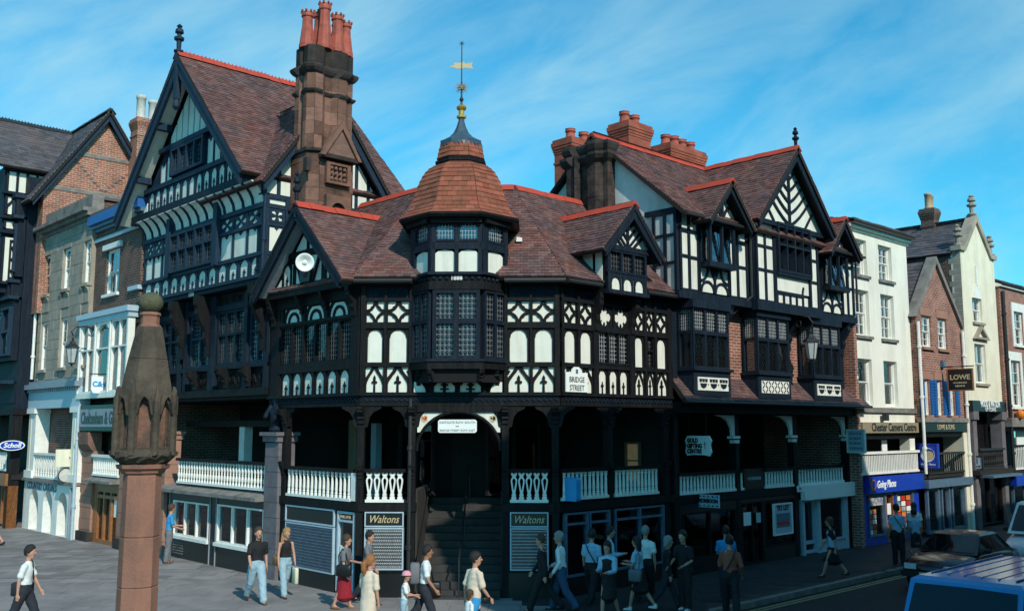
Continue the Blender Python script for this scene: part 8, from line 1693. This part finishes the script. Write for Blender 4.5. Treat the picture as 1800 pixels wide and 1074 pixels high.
q = person('man in white short-sleeved shirt and dark tie walking at the left edge', -9.2, 2.9, face_img(85), 1.78, W1, ((14, 14, 6), (-14, 12, 8)), ('shirt_white', 'short'), ('trousers', 'cloth_navy'), tie='cloth_navy', head=5)
bag('shoulder_bag', 'dark shoulder bag carried by the man with a tie', q[1], (-0.28, -0.16, 0.98), (0.18, 0.42, 0.28), 'cloth_navy', strap_pts=[(-0.28, -0.1, 0.95), (-0.18, 0.11, 1.25), (-0.08, 0.06, 1.47), (-0.16, -0.1, 1.2), (-0.28, -0.16, 0.95)])
person('man in bright blue T-shirt and grey trousers standing at the left shop window', -2.6, 10.85, face_img(60), 1.76, ST, ((15, 70, 10), (10, 60, 8)), ('shirt_blue', 'short'), ('trousers', 'cloth_grey'), ('hair_brown', 'short'), 'shoe_brown', head=-10)
q = person('man in black polo shirt and pale jeans walking in front of the black shopfront', -4.0, 2.8, face_img(150), 1.8, W1, ((-12, 22, 9), (16, 25, 8)), ('cloth_black', 'short'), ('trousers', 'jeans_pale'), ('hair_brown', 'short'), 'shoe_brown', head=-5)
q = person('blond woman in black sleeveless top and pale jeans carrying a cream bag', -3.05, 3.1, face_img(148), 1.68, W2, ((8, 10, 9), (6, 10, 10)), ('cloth_black', 'none'), ('trousers', 'jeans_pale'), ('hair_blond', 'long'), 'leather_black', head=-20, build=0.92)
bag('carrier_bag', 'cream paper carrier bag hanging from the blond woman hand', q[1], tuple(q[2][-1][2] + Vector((0, 0.03, -0.1))), (0.10, 0.28, 0.42), 'bag_cream'); bag('tan_shoulder_bag', 'tan leather bag slung behind the blond woman', q[1], (0.2, -0.15, 1.05), (0.12, 0.28, 0.26), 'leather_tan', strap_pts=[(0.2, -0.12, 1.02), (0.13, -0.1, 1.3), (0.12, 0.02, 1.46), (0.16, 0.08, 1.25), (0.2, -0.05, 1.02)])
q = person('woman in grey top and dark red skirt walking past the shop door', -2.9, 0.7, face_img(100), 1.66, W1, ((10, 75, 12), (5, 15, 6)), ('cloth_grey', 'short'), ('longskirt', 'skirt_red'), ('hair_brown', 'bob'), 'leather_tan', build=1.0)
bag('black_handbag', 'black leather handbag under the arm of the woman in the red skirt', q[1], (0.26, 0.08, 1.1), (0.15, 0.38, 0.28), 'leather_black', strap_pts=[(0.26, 0.2, 1.1), (0.2, 0.1, 1.35), (0.17, 0.0, 1.46), (0.2, -0.08, 1.3), (0.26, -0.04, 1.1)])
person('man in dark suit walking just behind the woman in the red skirt', -2.15, 0.85, face_img(100), 1.7, W2, SW, ('cloth_grey', 'long'), ('trousers', 'cloth_navy'))
person('woman with ginger ponytail in a loose cream T-shirt seen from behind', -4.65, -2.75, face_img(35), 1.68, W1, ((6, 12, 10), (-4, 14, 10)), ('shirt_cream', 'loose'), ('skirt', 'shirt_cream'), ('hair_ginger', 'pony'), 'shoe_white', head=25)
person('child in pink sun hat and white T-shirt', -3.5, -2.4, face_img(95), 1.2, ST, ((15, 60, 6), (20, 70, 6)), ('shirt_white', 'short'), ('trousers', 'jeans_pale'), ('hair_brown', 'short'), 'shoe_white', hat='pink', build=0.9)
q = person('dark-haired man in white short-sleeved shirt with a dark holdall by the steps', -3.1, -2.55, face_img(85), 1.74, W2, ((0, 25, 8), (8, 30, 8)), ('shirt_white', 'short'), ('trousers', 'cloth_navy'), ('hair_dark', 'short'), skin='skin_tan')
bag('dark_holdall', 'black holdall hanging at the hip of the man by the steps', q[1], (-0.22, 0.1, 0.98), (0.2, 0.5, 0.34), 'leather_black', strap_pts=[(-0.24, 0.2, 0.95), (-0.16, 0.12, 1.3), (-0.1, 0.02, 1.46), (-0.18, -0.08, 1.2), (-0.24, 0.0, 0.95)])
bag('blue_grey_rucksack', 'blue grey rucksack on the back of the man by the steps', q[1], (0.0, -0.2, 1.4), (0.3, 0.2, 0.42), 'cloth_grey')
q = person('dark-haired man in cream T-shirt walking in front of the steps', -3.1, -4.1, face_img(55), 1.76, W1, ((-14, 16, 12), (8, 30, 10)), ('shirt_cream', 'loose'), ('trousers', 'shirt_blue'), ('hair_dark', 'short'), head=30)
bag('camera_case', 'black camera carried at the hip by the man in the cream T-shirt', q[1], (0.24, 0.14, 0.9), (0.1, 0.16, 0.12), 'leather_black', 'camera')
person('small brown-haired child in white top beside the man in the cream T-shirt', -3.75, -4.7, face_img(60), 1.14, ST, HG, ('shirt_white', 'short'), ('shorts', 'jeans_blue'), ('hair_brown', 'bob'), 'shoe_white', build=0.9)
person('man in dark suit passing the right-hand grille window', 0.2, -2.75, face_img(-80), 1.74, W1, SW, ('cloth_black', 'long'), ('trousers', 'cloth_black'), ('hair_brown', 'short'))
person('grey-haired man in white long-sleeved shirt and blue trousers in the shade', 0.55, -3.0, face_img(-70), 1.78, W2, ((-10, 45, 10), (4, 60, 8)), ('shirt_white', 'long'), ('trousers', 'trousers_blue'), ('hair_grey', 'short'))
q = person('man in pale shirt seen from behind with a strap across his back', 1.7, -2.9, face_img(25), 1.76, W1, ((4, 12, 8), (-6, 10, 9)), ('shirt_paleblue', 'short'), ('trousers', 'cloth_black'), ('hair_dark', 'short')); strap(q[0], q[1], [(-0.12, -0.09, 1.45), (-0.02, -0.135, 1.25), (0.15, -0.12, 0.98)], 'cloth_black')
person('woman in white blouse, black waistcoat and long skirt carrying papers', 0.65, -4.35, face_img(-150), 1.66, W2, FR_, ('shirt_paleblue', 'long'), ('skirt', 'cloth_black'), ('hair_dark', 'bob'), vest='cloth_black')
person('dark-haired man in pale shirt with hands raised behind the waistcoat woman', 2.2, -3.0, face_img(80), 1.75, ST, FR_, ('shirt_paleblue', 'long'), ('trousers', 'cloth_black'))
q = person('woman in pale blue top and short dark skirt walking away with a bag', 1.95, -4.15, face_img(-60), 1.66, W1, FR_, ('shirt_paleblue', 'short'), ('skirt', 'cloth_black'), ('hair_dark', 'long'), 'shoe_white')
bag('canvas_bag', 'grey canvas bag at the hip of the woman in the pale blue top', q[1], (-0.24, 0.0, 1.0), (0.16, 0.32, 0.28), 'cloth_grey', strap_pts=[(-0.24, 0.1, 0.98), (-0.15, 0.08, 1.35), (-0.1, 0.0, 1.46), (-0.16, -0.1, 1.3), (-0.24, -0.08, 0.98)])
person('bald man in white shirt walking ahead of the woman in the pale blue top', 3.0, -3.5, face_img(20), 1.78, W2, HG, ('shirt_white', 'short'), ('trousers', 'cloth_black'), ('hair_grey', 'short'))
person('man in black clothes and white trainers standing under the hanging sign', 2.75, -4.85, face_img(-140), 1.76, ST, ((8, 60, 12), (6, 50, 14)), ('cloth_black', 'short'), ('trousers', 'cloth_black'), ('hair_dark', 'short'), 'shoe_white')
person('grey-haired woman in dark coat beside the man with white trainers', 2.6, -4.45, face_img(90), 1.66, W1, HG, ('cloth_black', 'long'), ('trousers', 'cloth_navy'), ('hair_grey', 'bob'))
person('man in patterned blue shirt behind the man in the rust jacket', 4.6, -4.75, face_img(10), 1.76, W2, FR_, ('shirt_blue', 'short'), ('trousers', 'cloth_navy'), ('hair_dark', 'short'))
q = person('man in rust red shirt and dark trousers seen from behind near the kerb', 2.9, -6.0, face_img(10), 1.78, W1, ((15, 70, 10), (-8, 40, 14)), ('rust', 'long'), ('trousers', 'cloth_black'), ('hair_dark', 'short'), z=-0.0); strap(q[0], q[1], [(0.12, -0.09, 1.45), (0.05, -0.14, 1.25), (-0.1, -0.13, 1.0)], 'cloth_black')
person('woman in black dress and white top striding past the pale shopfront', 9.8, -4.75, face_img(-75), 1.66, ((30, 6), (-26, 20)), SW, ('cloth_black', 'short'), ('skirt', 'cloth_black'), ('hair_brown', 'bob'), vest='shirt_paleblue')
q = person('man in pale blue shirt seen from behind before the travel shop', 13.6, -4.9, face_img(5), 1.78, ST, HG, ('shirt_paleblue', 'short'), ('trousers', 'cloth_black'), ('hair_dark', 'short')); strap(q[0], q[1], [(-0.12, -0.09, 1.45), (0.0, -0.14, 1.25), (0.15, -0.12, 1.0)], 'cloth_black')
person('woman in white and pink top and blue shorts at the travel shop corner', 16.6, -4.1, face_img(15), 1.68, W1, HG, ('shirt_white', 'short'), ('shorts', 'shirt_blue'), ('hair_brown', 'bob'), 'shoe_white')
person('boy in blue shirt standing beside the black saloon', 14.4, -5.1, face_img(-20), 1.6, ST, HG, ('shirt_paleblue', 'short'), ('shorts', 'cloth_navy'), ('hair_dark', 'short'))
person('person in pink clothes half hidden by the left edge', -5.3, 19.2, face_img(-90), 1.68, W1, HG, ('pink', 'short'), ('skirt', 'pink'), ('hair_brown', 'bob'))
finish_soft()
